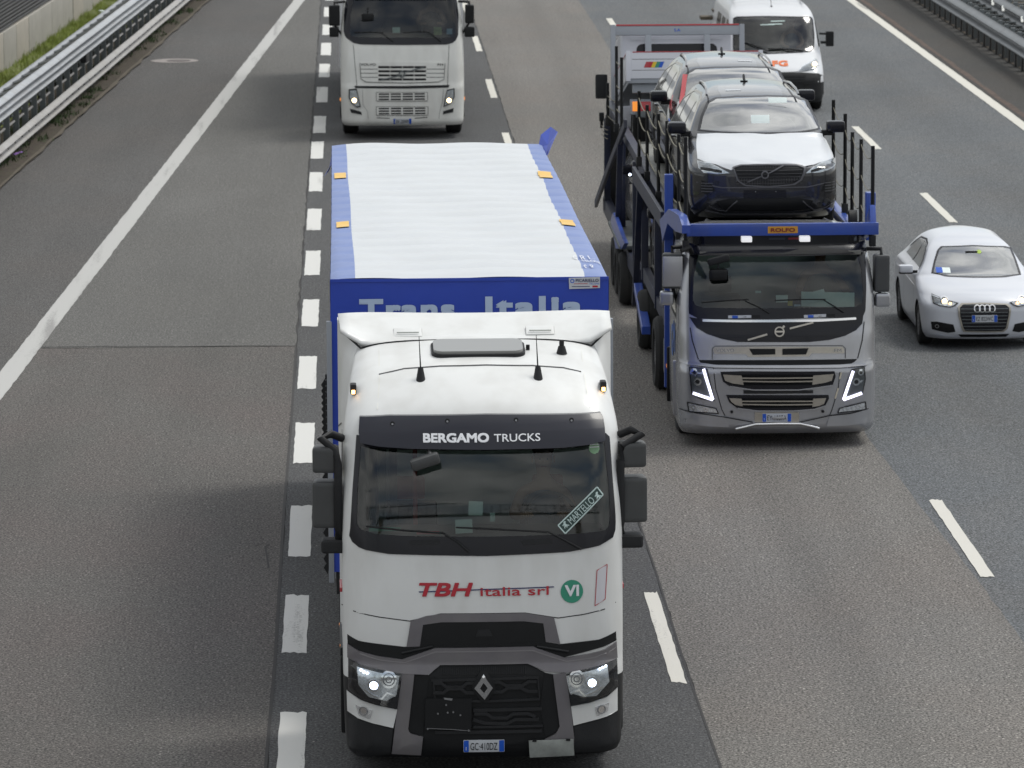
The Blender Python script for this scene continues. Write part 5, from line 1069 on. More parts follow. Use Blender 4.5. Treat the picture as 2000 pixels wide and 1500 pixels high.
# grilles
def fm_grille(out_, inn, slats, pl, pr):
    gq = panel('grille', out_, F2, M['blackgloss'], V, .016, .03, .1)
    for i_ in range(len(out_) // 2, len(out_) - 1): stroke('grille_edge', [out_[i_ - 1], out_[i_]], .014, F2, M['silver'], gq, .030, .012); panel('grille_field', inn, F2, M['black'], gq, .020, .004, .1)
    for P_ in slats: stroke('grille_slat', P_, .016, F2, M['brushed'], gq, .034, .012)
    for P_ in (pl, pr): panel('grille_wing', P_, F2, M['brushed'], gq, .030, .012, .1)
fm_grille([(-0.717, 0.955), (-0.445, 0.961), (0.698, 0.948), (0.711, 0.883), (0.673, 0.775), (0.507, 0.753), (0.252, 0.725), (-0.319, 0.730), (-0.603, 0.776), (-0.685, 0.833)], [(-0.458, 0.923), (0.430, 0.914), (0.443, 0.786), (-0.445, 0.788)], [[(-0.471, 0.878), (-0.002, 0.875), (0.468, 0.875)], [(-0.470, 0.840), (-0.002, 0.831), (0.468, 0.831)]], [(-0.685, 0.923), (-0.458, 0.910), (-0.432, 0.795), (-0.571, 0.814), (-0.660, 0.846)], [(0.430, 0.902), (0.685, 0.916), (0.660, 0.833), (0.571, 0.809), (0.418, 0.787)])
fm_grille([(-0.647, 0.667), (-0.318, 0.666), (0.622, 0.655), (0.629, 0.610), (0.585, 0.521), (0.444, 0.479), (0.190, 0.463), (-0.255, 0.467), (-0.508, 0.500), (-0.609, 0.577)], [(-0.457, 0.628), (0.418, 0.620), (0.419, 0.505), (-0.432, 0.507)], [[(-0.470, 0.590), (-0.001, 0.587), (0.457, 0.581)], [(-0.470, 0.552), (-0.001, 0.542), (0.457, 0.542)]], [(-0.609, 0.629), (-0.457, 0.622), (-0.444, 0.526), (-0.533, 0.545), (-0.584, 0.584)], [(0.431, 0.613), (0.591, 0.617), (0.565, 0.547), (0.508, 0.522), (0.419, 0.511)])
for P_ in ([(-0.432, 0.724), (0.431, 0.716), (0.431, 0.677), (-0.432, 0.680)],): panel('mesh_strip', P_, F2, M['darksteel'], V, .010, .01)
for P_ in ([(-0.803, 1.008), (-0.773, 0.737), (-0.697, 0.481), (-0.659, 0.404)], [(0.770, 1.001), (0.744, 0.723), (0.668, 0.468), (0.636, 0.392)]): stroke('bumper_seam', P_, .010, F2, M['black'], V, .006, 0)
for P_ in ([(0.781, 0.933), (0.762, 0.850)], [(0.744, 0.735), (0.706, 0.608)]): stroke('reflective_strip', P_, .018, F2, mat('cream_tape', (.6, .55, .42), .4), V, .014, .006)
def fm_lamp(out_, v_, pj, rf, fog, fb_):
    h = panel('headlight', out_, F2, M['reflector'], V, .018, .03, .08)
    panel('lamp_backing', [(a * .97 + out_[0][0] * .03, b) for a, b in out_], F2, M['galvdark'], h, .020, .004, .1)
    stroke('daytime_strip', v_[:2], .034, F2, M['drl'], h, .034, .012); stroke('daytime_strip', v_[1:], .034, F2, M['drl'], h, .034, .012)
    for P_, n_ in ((out_, h), (fog, V)):
        for i_ in range(len(P_)): stroke('lamp_outline', [P_[i_], P_[(i_ + 1) % len(P_)]], .012, F2, M['black'], n_, .024, .006)
    for (a, b), r in ((pj, .048), (rf, .036)):
        ring_strip('projector_ring', a, b, r * .55, r, F2, M['chrome'], h, .038, 22, depth=.02); panel('projector_glass', ellipse(a, b, r * .55, r * .55, 16), F2, M['blackgloss'], h, .030, .0, .1)
    panel('lamp_lens', out_, F2, M['lens'], h, .048, 0, .1)
    f_ = panel('fog_lamp', fog, F2, M['reflector'], V, .016, .02, .1)
    for (a, b) in fb_: ring_strip('fog_ring', a, b, .016, .030, F2, M['chrome'], f_, .024, 16)
fm_lamp([(-1.098, 0.999), (-0.949, 0.990), (-0.880, 0.978), (-0.792, 0.596), (-0.962, 0.621), (-1.069, 0.683)], [(-0.924, 0.978), (-0.811, 0.609), (-1.056, 0.690)], ([(-1.000, 0.832)])[0], ([(-1.037, 0.946)])[0], [(-1.124, 0.571), (-0.773, 0.500), (-0.741, 0.436), (-1.105, 0.457)], [(-1.044, 0.511), (-0.899, 0.481)])
fm_lamp([(0.916, 0.961), (1.071, 0.981), (1.084, 0.841), (1.046, 0.664), (0.795, 0.593), (0.840, 0.752)], [(0.929, 0.948), (0.808, 0.593), (1.039, 0.670)], ([(0.968, 0.813)])[0], ([(1.025, 0.927)])[0], [(0.764, 0.485), (1.086, 0.558), (1.100, 0.461), (0.739, 0.428)], [(0.828, 0.471), (0.988, 0.499)])
panel('bumper_lip', [(-1.221, 0.462), (-1.012, 0.442), (-0.697, 0.404), (-0.659, 0.392), (-0.608, 0.263), (-0.886, 0.276), (-1.135, 0.306), (-1.223, 0.343)], F2, M['silver'], V, .030, .05, .1)
panel('bumper_lip', [(0.636, 0.392), (0.893, 0.412), (1.134, 0.470), (1.128, 0.374), (1.088, 0.288), (0.829, 0.266), (0.599, 0.264)], F2, M['silver'], V, .030, .05, .1)
for (a, b) in [(-0.577, 0.456), (0.553, 0.451)]: cyl('parking_sensor', F2(a, b, .02), (0, 1, 0), .018, .02, M['black'], V, 14)
panel('plate_bracket', [(-0.292, 0.448), (0.253, 0.443), (0.254, 0.321), (-0.292, 0.327)], F2, M['brushed'], V, .016, .01, .2); box('tow_cover', -.08, .08, -.05, 0, .36, .40, M['silver'], V, .01)
((a, b),) = [(-0.020, 0.382)]
it_plate(V, S2, a, b, .36, .105, F2, 'EY 103FA', .030)
tube('bull_bar', [F2(u, w, .075) for u, w in [(-0.532, 0.250), (-0.444, 0.269), (-0.286, 0.307), (-0.000, 0.311), (0.267, 0.308), (0.413, 0.274), (0.503, 0.246)]], .018, M['chrome'], V, 10)
wiper(V, [(-0.109, 1.665), (-0.235, 1.740), (-0.404, 1.816)], [(-0.940, 1.795), (-0.625, 1.822), (-0.360, 1.834)], F2); wiper(V, [(0.822, 1.663), (0.694, 1.741), (0.567, 1.818)], [(-0.038, 1.820), (0.261, 1.829), (0.593, 1.824)], F2)
# side of the cab (left side is in view)
SL = S2.left
panel('side_window', [(.50, 1.62), (1.35, 1.62), (1.30, 2.36), (.62, 2.38)], SL, M['sideglass'], V, .004, .02, .2)
panel('window_frame', [(.44, 1.56), (1.42, 1.56), (1.36, 2.42), (.58, 2.44)], SL, M['black'], V, .001, .02, .2)
stroke('door_seam', [(.34, 1.0), (.34, 1.5), (.50, 2.42)], .014, SL, M['black'], V, .003, 0); stroke('door_seam', [(1.50, .9), (1.50, 2.42)], .014, SL, M['black'], V, .003, 0)
for k, (yy_, zz_) in enumerate(((.75, 1.30), (1.12, 1.22))): text('door_lettering', 'MG'[k], yy_, zz_, .42, lambda u, v, o: (-S2.w(v) - o, 2 * yy_ - u, v), mat('blue_door_print', (.06, .16, .50), .4) if k == 0 else bpy.data.materials['blue_door_print'], V, .004, .30, .02)
for s in (-1, 1):
    if s < 0: m1 = [(-1.406, 2.380), (-1.081, 1.942), (-1.437, 1.907), (-1.266, 1.732)]
    else: m1 = [(1.223, 2.338), (1.411, 1.874), (1.238, 1.863), (1.418, 1.688)]
    x0, x1, z1_, z0_ = m1[0][0], m1[1][0] - (.08 if s < 0 else 0), m1[0][1], m1[1][1]
    mirror_box('mirror', x0, x1, .40, .58, z0_, z1_, V, M['mirror'] if s > 0 else M['mirror'], .12 * s)
    box('mirror_cover', x0 - .002, x1 + .002, .385, .42, z0_ + .03, z1_ - .03, M['silver'], V, .015) if s < 0 else None
    x0_, x1_ = m1[2][0], m1[3][0]; mirror_box('mirror', x0_, x1_, .40, .56, m1[3][1], m1[2][1], V, M['silver'], .12 * s)
    xm = (x0 + x1) / 2; tube('mirror_arm', [(s * 1.14, .60, z1_ + .06), (xm, .50, z1_ + .07), (xm, .48, z1_ - .02)], .026, M['matt'], V); tube('mirror_arm', [(s * 1.2, .58, 1.70), (xm, .48, z0_ + .02)], .020, M['matt'], V)
    wheel(V, s * 1.03, 1.30, .49, .30, s, M['rim']); wheel(V, s * .98, 4.9, .49, .52, s, M['rim'])
    box('mudguard', s * 1.06 - .2, s * 1.06 + .2, .70, .78, .3, 1.0, M['silver'], V, .03); box('mudguard', s * 1.06 - .2, s * 1.06 + .2, 1.86, 1.92, .3, 1.0, M['black'], V, .02)
    box('fuel_tank', s * 1.0 - .22, s * 1.0 + .22, 2.0, 3.0, .34, .96, mat('dusty_tank', (.30, .28, .25), .6, metal=.3, dirt=(.2, .18, .15, .6)) if s < 0 else bpy.data.materials['dusty_tank'], V, .10, None, None, 3)
    box('air_tank', s * .98 - .2, s * .98 + .2, 3.1, 3.9, .36, .85, M['galvdark'], V, .08, None, None, 3)
    box('side_marker', s * 1.22 - .015, s * 1.22 + .015, 2.3, 2.38, .66, .71, M['amber'], V, .01)
box('chassis', -.45, .45, .5, 7.0, .55, .95, M['darksteel'], V, .02)
tube('top_mirror', [(-1.092, 2.556), (-1.092, 2.568)] and [(-1.05, .30, 2.40), (-1.10, .10, 2.50), (-1.20, .05, 2.46)], .03, M['matt'], V)
o = box('front_mirror', -.14, .14, -.04, .05, -.045, .045, M['matt'], V, .044, RY(-.25), None, 4); ((a, b),) = [(-0.731, 2.329)]; o.location = (a, .16, b)
o = box('front_mirror', -.115, .115, -.04, .04, -.075, .075, M['black'], V, .06, None, None, 4); ((a, b),) = [(-0.735, 2.151)]; o.location = (a, .12, b); tube('front_mirror_arm', [(a, .15, b + .05), (a, .18, b + .20)], .012, M['black'], V)
cab_interior(V, S2, 1.62, 2.40, 1.15, 1.6, 1.0)
PV = POSE['fm']
loose('paper_sheet', 'large pale sheets of paper spread on the dashboard before the carrier driver', 'paper', S2, ([(0.633, 1.811)])[0], .26, .66, .19, M['paper'], PV, .35, .03)
loose('paper_sheet', 'smaller pale sheet lying tilted beside the large sheets in the carrier cab', 'paper', S2, ([(0.461, 1.852)])[0], .24, .28, .13, M['paper'], PV, .35, -.25)
loose('toll_pass', 'white toll device in the middle of the carrier windscreen', 'toll device', S2, ([(0.058, 1.834)])[0], .20, .15, .09, M['paper'], PV, .1)
loose('phone', 'small pale gadget left of centre in the carrier windscreen', 'gadget', S2, ([(-0.228, 1.909)])[0], .3, .07, .03, M['printpale'], PV, .1)
loose('yellow_packet', 'yellow packet on the dashboard of the carrier beside the toll device', 'packet', S2, ([(0.158, 1.779)])[0], .18, .06, .06, M['yellow'], PV, .1)
loose('blue_packet', 'small blue packet on the dashboard of the carrier near the yellow one', 'packet', S2, ([(0.247, 1.752)])[0], .18, .08, .025, M['lettering'], PV, .1)
person('driver in a grey green shirt at the wheel of the silver car carrier', (vx + .62, vy + 1.18, .98), M['shirt2'], scale=1.03, right_hand=(.20, -.42, .80), left_hand=(-.16, -.42, .80))

# ---- carrier superstructure
def W(x, y, z): return (x - vx, y - vy, z)
bq = [(-1.104, 2.654), (1.141, 2.654), (1.140, 2.793), (-1.073, 2.787)]
fbm = box('front_beam', -1.13, 1.24, .08, .16, 2.635, 2.785, M['blue'], V, .012)
nb = lambda u, v, o: (u, .08 - o, v)
lp = panel('beam_label', rrect(-.13, .24, 2.665, 2.750, .004, 1), nb, M['amber'] if False else mat('orange_label', (.62, .30, .03), .5), fbm, .004, .003, .5)
text('label_text', 'ROLFO', .055, 2.707, .050, nb, M['insidered'], lp, .009, .30, .03)
for s in (-1, 1):
    x = s * 1.10 + .05
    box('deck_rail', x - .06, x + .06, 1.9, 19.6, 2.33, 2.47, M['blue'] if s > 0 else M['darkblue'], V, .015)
    box('wheel_track', s * .78 + .04 - .22, s * .78 + .04 + .22, .25, 13.2, 2.37, 2.42, M['deck'], V, .01)
    beam3('ramp_brace', (x, .16, 2.70), (x, 1.3, 2.45), .07, .09, M['blue'], V)
bm = bmesh.new()
for i in range(2): add_box(bm, -1.0, -.1 if i else 1.0, .5 + .35 * i, .6 + .35 * i, 2.42, 2.50, .01)
bm_obj('cross_member', bm, M['darksteel'], V) if False else bm.free()
box('cross_member', -1.0, -.15, .45, .55, 2.50, 2.56, M['galvdark'], V, .015); box('cross_member', .35, 1.0, .40, .48, 2.52, 2.58, M['galvdark'], V, .015); box('cross_member', -1.1, 1.15, .9, 1.1, 2.36, 2.46, M['darksteel'], V, .01)
# perforated wedge plate
o = box('perforated_plate', 0, .36, 0, .012, 0, .14, M['galvdark'], V, .002); o.location = (.36, .35, 2.60); cs = []
boolean(o, [])if False else None
for i in range(4):
    for j in range(2): box('plate_hole', .03 + .085 * i, .07 + .085 * i, -.003, .0, .02 + .06 * j, .05 + .06 * j, M['black'], o, .006)
o.rotation_euler = (-.5, -.12, 0)
# posts and side cables
def post(x, y, z0, z1, r=.022, m=None): return tube('side_post', [W(x, y, z0), W(x, y, z1)], r, m or M['black'], V, 8)
def cable(a, b, sag, r=.010, m=None):
    p_ = [Vector(W(*a)).lerp(Vector(W(*b)), t / 8) - Vector((0, 0, sag * 4 * (t / 8) * (1 - t / 8))) for t in range(9)]; tube('rope', p_, r, m or M['strap'], V, 6)
def post_row(X, P_, base, ropes, sag=.08, rr=.008, ymin=59.9):
    P_ = sorted((max(y, ymin), z) for y, z in P_)
    for y, z in P_: tube('side_post', [W(X, y, base(y)), W(X, y, z)], .024, M['black'], V, 8); box('post_socket', X - vx - .04, X - vx + .04, y - vy - .05, y - vy + .05, base(y), base(y) + .14, M['darksteel'], V, .01)
    for (y0, z0), (y1, z1) in zip(P_[:-1], P_[1:]):
        if y1 - y0 > 4: continue
        for t in ropes:
            h = min(z0, z1) - base(y0); cable((X, y0, base(y0) + h * t), (X, y1, base(y1) + h * t), sag, rr)
post_row(7.06, [(60.189, 3.698), (61.592, 3.637), (62.672, 3.619), (63.600, 3.766), (65.170, 3.799)], lambda y: 2.45, (.30, .62, .95), .10, .006)
((y0, z0), (y1, z1)) = [(63.131, 2.503), (63.033, 3.069)]
box('lift_post', 1.18, 1.30, 1.0, 1.18, 2.45, 3.05, M['blue'], V, .015); box('lift_foot', 1.14, 1.22, .17, .62, 2.64, 2.90, M['blue'], V, .03, RX(-.5))
(c0, c1), = [(64.386, 2.683)]
bm = bmesh.new(); add_cyl(bm, W(7.0, 62.0, 2.58), (1, 0, 0), .11, .10, 18); bm_obj('winch', bm, M['darksteel'], V)
# left side structure, in the plane of the left deck rail
LX = 4.66
def LP(pts): return [W(LX, y, z) for y, z in pts]
q = [(62.807, 3.147), (62.193, 1.697), (62.807, 1.616), (62.497, 0.323)]
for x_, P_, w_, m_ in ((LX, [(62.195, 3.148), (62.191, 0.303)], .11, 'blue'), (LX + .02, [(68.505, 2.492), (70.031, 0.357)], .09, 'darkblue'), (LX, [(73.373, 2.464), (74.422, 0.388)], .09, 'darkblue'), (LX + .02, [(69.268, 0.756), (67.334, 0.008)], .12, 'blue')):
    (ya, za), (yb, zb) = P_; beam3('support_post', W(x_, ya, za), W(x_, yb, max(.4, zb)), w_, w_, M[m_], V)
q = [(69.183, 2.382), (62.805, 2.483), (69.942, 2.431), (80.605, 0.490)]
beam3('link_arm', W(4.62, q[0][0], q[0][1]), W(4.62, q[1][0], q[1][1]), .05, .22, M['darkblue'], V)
a_ = [(70.922, 2.939), (80.281, 1.207), (76.687, 1.883), (80.283, 1.164)]
pl_ = [(71.817, 2.835), (70.748, 2.956), (77.717, 1.405), (79.693, 0.724), (80.710, 0.606), (79.010, 1.262)]
M1 = lambda u, v, o: (4.60 - vx - o, u - vy, v)
pl_ = [(71.636, 2.853), (76.228, 1.730), (80.429, 0.655)]
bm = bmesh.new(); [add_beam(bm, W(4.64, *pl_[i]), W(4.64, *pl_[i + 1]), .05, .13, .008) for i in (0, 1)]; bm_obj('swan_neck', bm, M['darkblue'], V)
q = [(74.399, 1.219), (72.029, 1.139), (71.227, 1.139), (72.169, 0.938), (73.698, 0.755), (75.132, 1.014)]
panel('bracket_plate', q, M1, M['blue'], V, .0, .06, 2.0)
q = [(62.807, 2.483), (61.005, 2.840), (59.120, 2.985), (58.486, 2.936), (58.485, 2.837), (59.672, 2.717), (61.200, 2.635), (62.194, 2.292)]
panel('ramp_elbow', q, M1, M['blue'], V, .02, .10, 2.0)
bl_ = lambda y: 2.44 if y < 74 else 2.44 - (y - 74) * .06
post_row(4.72, [(59.731, 3.859), (61.139, 3.767), (63.429, 3.708), (65.234, 3.626), (67.727, 3.505), (69.661, 3.518)], bl_, (.36, .66, .92), .07, .009)
post_row(4.70, [(73.788, 3.647), (75.211, 3.698), (77.788, 2.896), (79.732, 1.981)], bl_, (.3, .6, .9), .02, .007)
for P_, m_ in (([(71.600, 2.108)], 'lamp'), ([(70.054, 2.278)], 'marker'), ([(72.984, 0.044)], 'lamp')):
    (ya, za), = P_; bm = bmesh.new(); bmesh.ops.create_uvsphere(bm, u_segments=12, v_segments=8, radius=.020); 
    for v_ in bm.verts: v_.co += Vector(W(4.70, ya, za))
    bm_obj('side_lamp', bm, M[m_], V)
(ya, za) = (74.2, .93)
box('side_marker', 4.69 - vx, 4.73 - vx, ya - vy - .04, ya - vy + .04, za - .035, za + .035, M['amber'], V, .01)
# lower decks and running gear of the lorry and its trailer
for s in (-1, 1):
    box('lower_track', s * .78 - .2, s * .78 + .2, 3.0, 9.6, .98, 1.06, M['deck'], V, .01)
    box('frame_rail', s * 1.08 - .05, s * 1.08 + .05, 2.6, 9.6, .90, 1.08, M['darkblue'], V, .01)
    for yy_ in (8.6, ): wheel(V, s * .98, yy_, .42, .50, s, M['darkrim'])
    for yy_ in (13.2, 14.2, 15.2): wheel(V, s * 1.0, yy_, .40, .50, s, M['darkrim'])
    box('frame_rail', s * 1.08 - .06, s * 1.08 + .06, 10.6, 20.0, .62, .86, M['darkblue'], V, .01)
    for (yy_, h0_, h1_) in ((3.0, .9, 2.4), (6.2, .9, 2.4), (9.2, .9, 2.4), (11.4, .7, 2.35), (15.0, .7, 2.3), (19.4, .7, 2.2)):
        box('support_post', s * 1.12 + .02 - .05, s * 1.12 + .02 + .05, yy_ - .06, yy_ + .06, h0_, h1_, M['darkblue'], V, .01)
    box('wheel_guard', s * 1.02 - .26, s * 1.02 + .26, 12.6, 15.8, .90, .96, M['galvdark'], V, .03)
    box('wheel_track', s * .62 - .2, s * .62 + .2, 15.2, 21.2, 2.12, 2.17, M['deck'], V, .01, RX(-.19), Vector((0, 15.6, 2.14)))
box('cross_member', -1.1, 1.1, 9.4, 9.6, .8, 1.05, M['darksteel'], V, .02); box('cross_member', -1.1, 1.1, 19.8, 20.0, .6, 2.2, M['darksteel'], V, .02); box('draw_bar', -.1, .1, 9.6, 10.8, .6, .72, M['darksteel'], V, .02)
for i in range(12): box('cross_member', -1.05, 1.1, 1.6 + 1.1 * i, 1.7 + 1.1 * i, 2.30, 2.37, M['darksteel'], V, .01)
r_ = random.Random(4); bm = bmesh.new()
for i in range(60):
    x = r_.uniform(-1.12, -.6); y = r_.uniform(2.6, 6.0); z = r_.uniform(.95, 1.08); add_box(bm, x, x + r_.uniform(.05, .18), y, y + r_.uniform(.05, .3), z, z + r_.uniform(.03, .12), .006)
o = bm_obj('deck_fittings', bm, M['deck'], V); o['kind'] = 'stuff'

# ---------------------------------------------------------------- cars
def car_base(root, sh, paint_, L, wheel_y, wr, ww, z0, wsp, sidewin, roofz, trackx, zs, inner=None, archr=None, rim=None):
    bd = shell('body', sh, paint_, root, 0, 0, 0, zs)
    cut = []
    for wy in wheel_y:
        bm = bmesh.new(); add_cyl(bm, (0, wy, wr), (1, 0, 0), archr or wr * 1.13, 4, 36); cut.append(bm_obj('cutter', bm, M['black'], None, 0))
    cut.append(prism(wsp, -.5, sh.f(wsp[0][1]) + 1.1, M['inside'])); cut.append(prism(sidewin, -2, 2, M['inside'], 'x'))
    boolean(bd, cut)
    g = panel('windscreen', wsp, sh.front, M['carglass'], root, .003, 0, .08)
    cz_ = sum(q[1] for q in wsp) / len(wsp); frame('windscreen_surround', [(a * 1.055, cz_ + (b - cz_) * 1.07) for a, b in wsp], wsp, sh.front, M['blackgloss'], root, .004, .006)
    for s in (-1, 1):
        SMp = sh.left if s < 0 else sh.right
        panel('side_window', sidewin, SMp, M['sideglass'], root, .002, 0, .1)
        for wy in wheel_y: wheel(root, s * (trackx - ww / 2), wy, wr, ww, s, rim)
    box('underbody', -trackx + .15, trackx - .15, .3, L - .3, z0, z0 + .25, M['black'], root, .02)
    return bd, g
zs_suv = [.20, .24, .28, .32] + [.38 + .05 * i for i in range(9)] + [.82 + .02 * i for i in range(17)] + [1.16 + .035 * i for i in range(11)] + [1.54, 1.56, 1.575, 1.59, 1.60, 1.61, 1.62, 1.628, 1.635, 1.64, 1.645]
zs_audi = [.14, .18, .22, .27] + [.32 + .04 * i for i in range(8)] + [.62 + .02 * i for i in range(17)] + [.96 + .03 * i for i in range(11)] + [1.275, 1.29, 1.305, 1.32, 1.33, 1.34, 1.35, 1.357, 1.363, 1.369, 1.375]
S3 = SH['suv']; F3 = S3.front
sidew = [(1.48, 1.17), (1.90, 1.40), (2.17, 1.505), (2.6, 1.54), (3.3, 1.515), (3.9, 1.36), (4.05, 1.20)]
def suv_side(sh, sw):
    return sw
def make_suv(pose, label, paint_, first=True, film=True):
    R_ = thing('parked_car', label, 'car', pose[:3], 0, pose[4], 'cars loaded on the upper deck') if False else thing('loaded_car', label, 'car', pose[:3])
    wsp = [(-0.727, 1.215), (-0.668, 1.367), (-0.576, 1.507), (-0.467, 1.550), (-0.199, 1.567), (0.203, 1.569), (0.543, 1.555), (0.692, 1.505), (0.750, 1.362), (0.804, 1.216), (0.537, 1.188), (0.068, 1.185), (-0.456, 1.196)]
    car_base(R_, S3, paint_, 4.7, (.88, 3.75), .36, .25, .25, wsp, sidew, 1.55, .94, zs_suv, rim=M['darkrim'])
    rt = lambda u, v, o: (u, v, 0)
    # roof skin follows the same shell, sky reflection painted in as lighter grey; glazing bars and trim
    for s in (-1, 1):
        SMp = S3.left if s < 0 else S3.right
        stroke('window_trim', [(1.40, 1.145), (1.86, 1.41), (2.15, 1.53), (2.6, 1.565), (3.3, 1.54), (3.95, 1.38), (4.15, 1.18)], .022, SMp, M['brushed'], R_, .005, .004)
        for y_ in (2.35, 3.35): stroke('window_pillar', [(y_, 1.15), (y_ + .05, 1.56)], .06, SMp, M['blackgloss'], R_, .006, 0)
        stroke('door_seam', [(1.30, .45), (1.32, 1.1)], .010, SMp, M['black'], R_, .002, 0); stroke('door_seam', [(2.42, .42), (2.42, 1.14)], .010, SMp, M['black'], R_, .002, 0)
        stroke('sill', [(1.35, .36), (3.3, .36)], .14, SMp, M['matt'], R_, .006, .02)
        for y_ in (2.2, 3.25): box('door_handle', s * .955 - .02, s * .955 + .02, y_ - .10, y_ + .10, .93, .955, M['blackgloss'], R_, .01)
        o = box('door_mirror', s * 1.03 - .12, s * 1.03 + .12, 1.28, 1.46, 1.16, 1.31, M['blackgloss'], R_, .06, None, None, 4); box('mirror_foot', min(s * .84, s * 1.0), max(s * .84, s * 1.0), 1.34, 1.43, 1.12, 1.19, M['black'], o, .01)
        tube('roof_rail', [(s * .60, 1.95, 1.60), (s * .585, 2.2, 1.655), (s * .57, 2.8, 1.675), (s * .56, 3.6, 1.63), (s * .57, 3.8, 1.56)], .016, M['suvroof'], R_, 8)
        # headlight
        P_ = [(-0.833, 0.904), (-0.693, 0.898), (-0.554, 0.835), (-0.446, 0.786), (-0.607, 0.772), (-0.773, 0.788), (-0.833, 0.838)] if s < 0 else [(0.967, 0.898), (0.752, 0.896), (0.591, 0.826), (0.524, 0.777), (0.696, 0.779), (0.849, 0.813), (0.937, 0.839)]
        h = panel('headlight', P_, F3, M['reflector'], R_, .008, .03, .06); cq = [(-0.809, 0.829), (-0.697, 0.822), (-0.543, 0.798)] if s < 0 else [(0.894, 0.850), (0.752, 0.832), (0.590, 0.795)]
        stroke('lamp_strip', cq, .028, F3, M['black'], h, .014, .006); up = [(-0.825, 0.885), (-0.704, 0.866)] if s < 0 else [(0.947, 0.880), (0.775, 0.874)]
        stroke('daytime_strip', up, .03, F3, mat('pale_lamp_plastic', (.55, .57, .60), .3, coat=.5) if 'pale_lamp_plastic' not in bpy.data.materials else bpy.data.materials['pale_lamp_plastic'], h, .012, 0); panel('lamp_lens', P_, F3, M['lens'], h, .018, 0, .1)
        A_ = [(-0.799, 0.689), (-0.672, 0.641), (-0.633, 0.563), (-0.748, 0.509), (-0.811, 0.558)] if s < 0 else [(0.927, 0.701), (0.777, 0.651), (0.723, 0.550), (0.850, 0.500), (0.938, 0.558)]
        ai = panel('air_intake', A_, F3, M['black'], R_, .006, .02, .08)
        cxm = sum(q[0] for q in A_) / 5
        for k in range(4): czk = min(q[1] for q in A_) + .04 + .035 * k; stroke('intake_slat', [(cxm - .07, czk), (cxm + .07, czk)], .010, F3, M['satin'], ai, .012, .005)
        stroke('bumper_trim', [(-0.702, 0.363), (-0.591, 0.309), (-0.487, 0.296), (-0.413, 0.380), (-0.349, 0.434)] if s < 0 else [(0.918, 0.389), (0.785, 0.323), (0.637, 0.297), (0.541, 0.369), (0.486, 0.425)], .014, F3, M['satin'], R_, .02, .015)
    gp = [(-0.388, 0.799), (-0.412, 0.848), (-0.307, 0.878), (0.043, 0.884), (0.437, 0.870), (0.527, 0.839), (0.511, 0.777), (0.472, 0.687), (0.380, 0.630), (0.040, 0.602), (-0.252, 0.623), (-0.349, 0.682)]
    stroke('bumper_edge', [(-.86, .66), (-.55, .60), (.55, .60), (.86, .66)], .012, F3, M['satin'], R_, .006, .004)
    gr = panel('grille', gp, F3, M['black'], R_, .012, .02, .08); frame('grille_frame', gp, [(a * .95 + .0, (b - .76) * .90 + .76) for a, b in gp], F3, M['satin'], gr, .022, .02)
    xs = [q[0] for q in gp]; zc = [q[1] for q in gp]; x0, x1, za_, zb_ = min(xs) + .05, max(xs) - .05, min(zc) + .02, max(zc) - .02
    bm = bmesh.new()
    for k in range(26):
        u = x0 + (x1 - x0) * k / 25; e = .05 * (abs(u) / x1) ** 2 * 2; add_beam(bm, F3(u, za_ + e, .018), F3(u, zb_, .018), .008, .01)
    for k in range(5):
        zz_ = za_ + .03 + (zb_ - za_ - .04) * k / 5
        add_tube(bm, [F3(x0 + (x1 - x0) * t / 8 * 1.0, zz_, .016) for t in range(9)], .004, 4)
    o = bm_obj('grille_mesh', bm, M['darkrim'], gr); o['kind'] = 'stuff'
    zc_ = (za_ + zb_) / 2 + .02; ring_strip('ring_badge', 0, zc_, .034, .050, F3, M['satin'], gr, .036, 24); stroke('badge_bar', [(-.04, zc_), (.04, zc_)], .016, F3, M['blackgloss'], gr, .032, 0)
    stroke('badge_bar', [(-.22, zc_ - .09), (-.05, zc_ - .02)], .014, F3, M['satin'], gr, .028, .006); stroke('badge_bar', [(.05, zc_ + .02), (.24, zc_ + .10)], .014, F3, M['satin'], gr, .028, .006)
    pb = panel('plate_holder', rrect(-.27, .27, .47, .57, .01, 2), F3, M['blackgloss'], R_, .014, .01, .2)
    for u in (-.12, .14): cyl('plate_bolt', F3(u, .55, .018), (0, 1, 0), .006, .01, M['rim'], pb, 8)
    panel('lower_intake', [(-.50, .30), (.50, .30), (.62, .42), (.45, .46), (-.45, .46), (-.62, .42)], F3, M['black'], R_, .010, .02, .1)
    stroke('lower_lip', [(-.75, .30), (-.5, .25), (.5, .25), (.75, .30)], .022, F3, M['satin'], R_, .03, .03)
    if film:
        hf = [(-0.773, 1.164), (-0.525, 1.173), (0.132, 1.168), (0.736, 1.166), (0.846, 1.148), (0.896, 1.046), (0.935, 0.943), (0.932, 0.908), (0.752, 0.896), (0.624, 0.870), (0.515, 0.851), (0.411, 0.877), (0.045, 0.895), (-0.280, 0.884), (-0.426, 0.824), (-0.601, 0.879), (-0.747, 0.905), (-0.827, 0.928), (-0.817, 1.025)]
        fm_ = lambda u, v, o: (lambda q: (q[0], q[1], q[2] + .006 * math.sin(u * 11 + v * 30) * math.sin(v * 60 + u * 4)))(F3(u, v, o + .004 + .004 * math.sin(u * 9 + v * 40)))
        panel('bonnet_film', hf, fm_, M['film'], R_, .006, .004, .05, 60)
    else: pass
    rl = [(-.32, 2.35), (-.12, 2.33), (-.12, 2.42), (-.32, 2.44)]
    def top(u, v, o):
        lo, hi = 1.5, 1.645
        for _ in range(24):
            mid = (lo + hi) / 2
            if S3.S(u, mid) < v: lo = mid
            else: hi = mid
        return (u, v, lo + o)
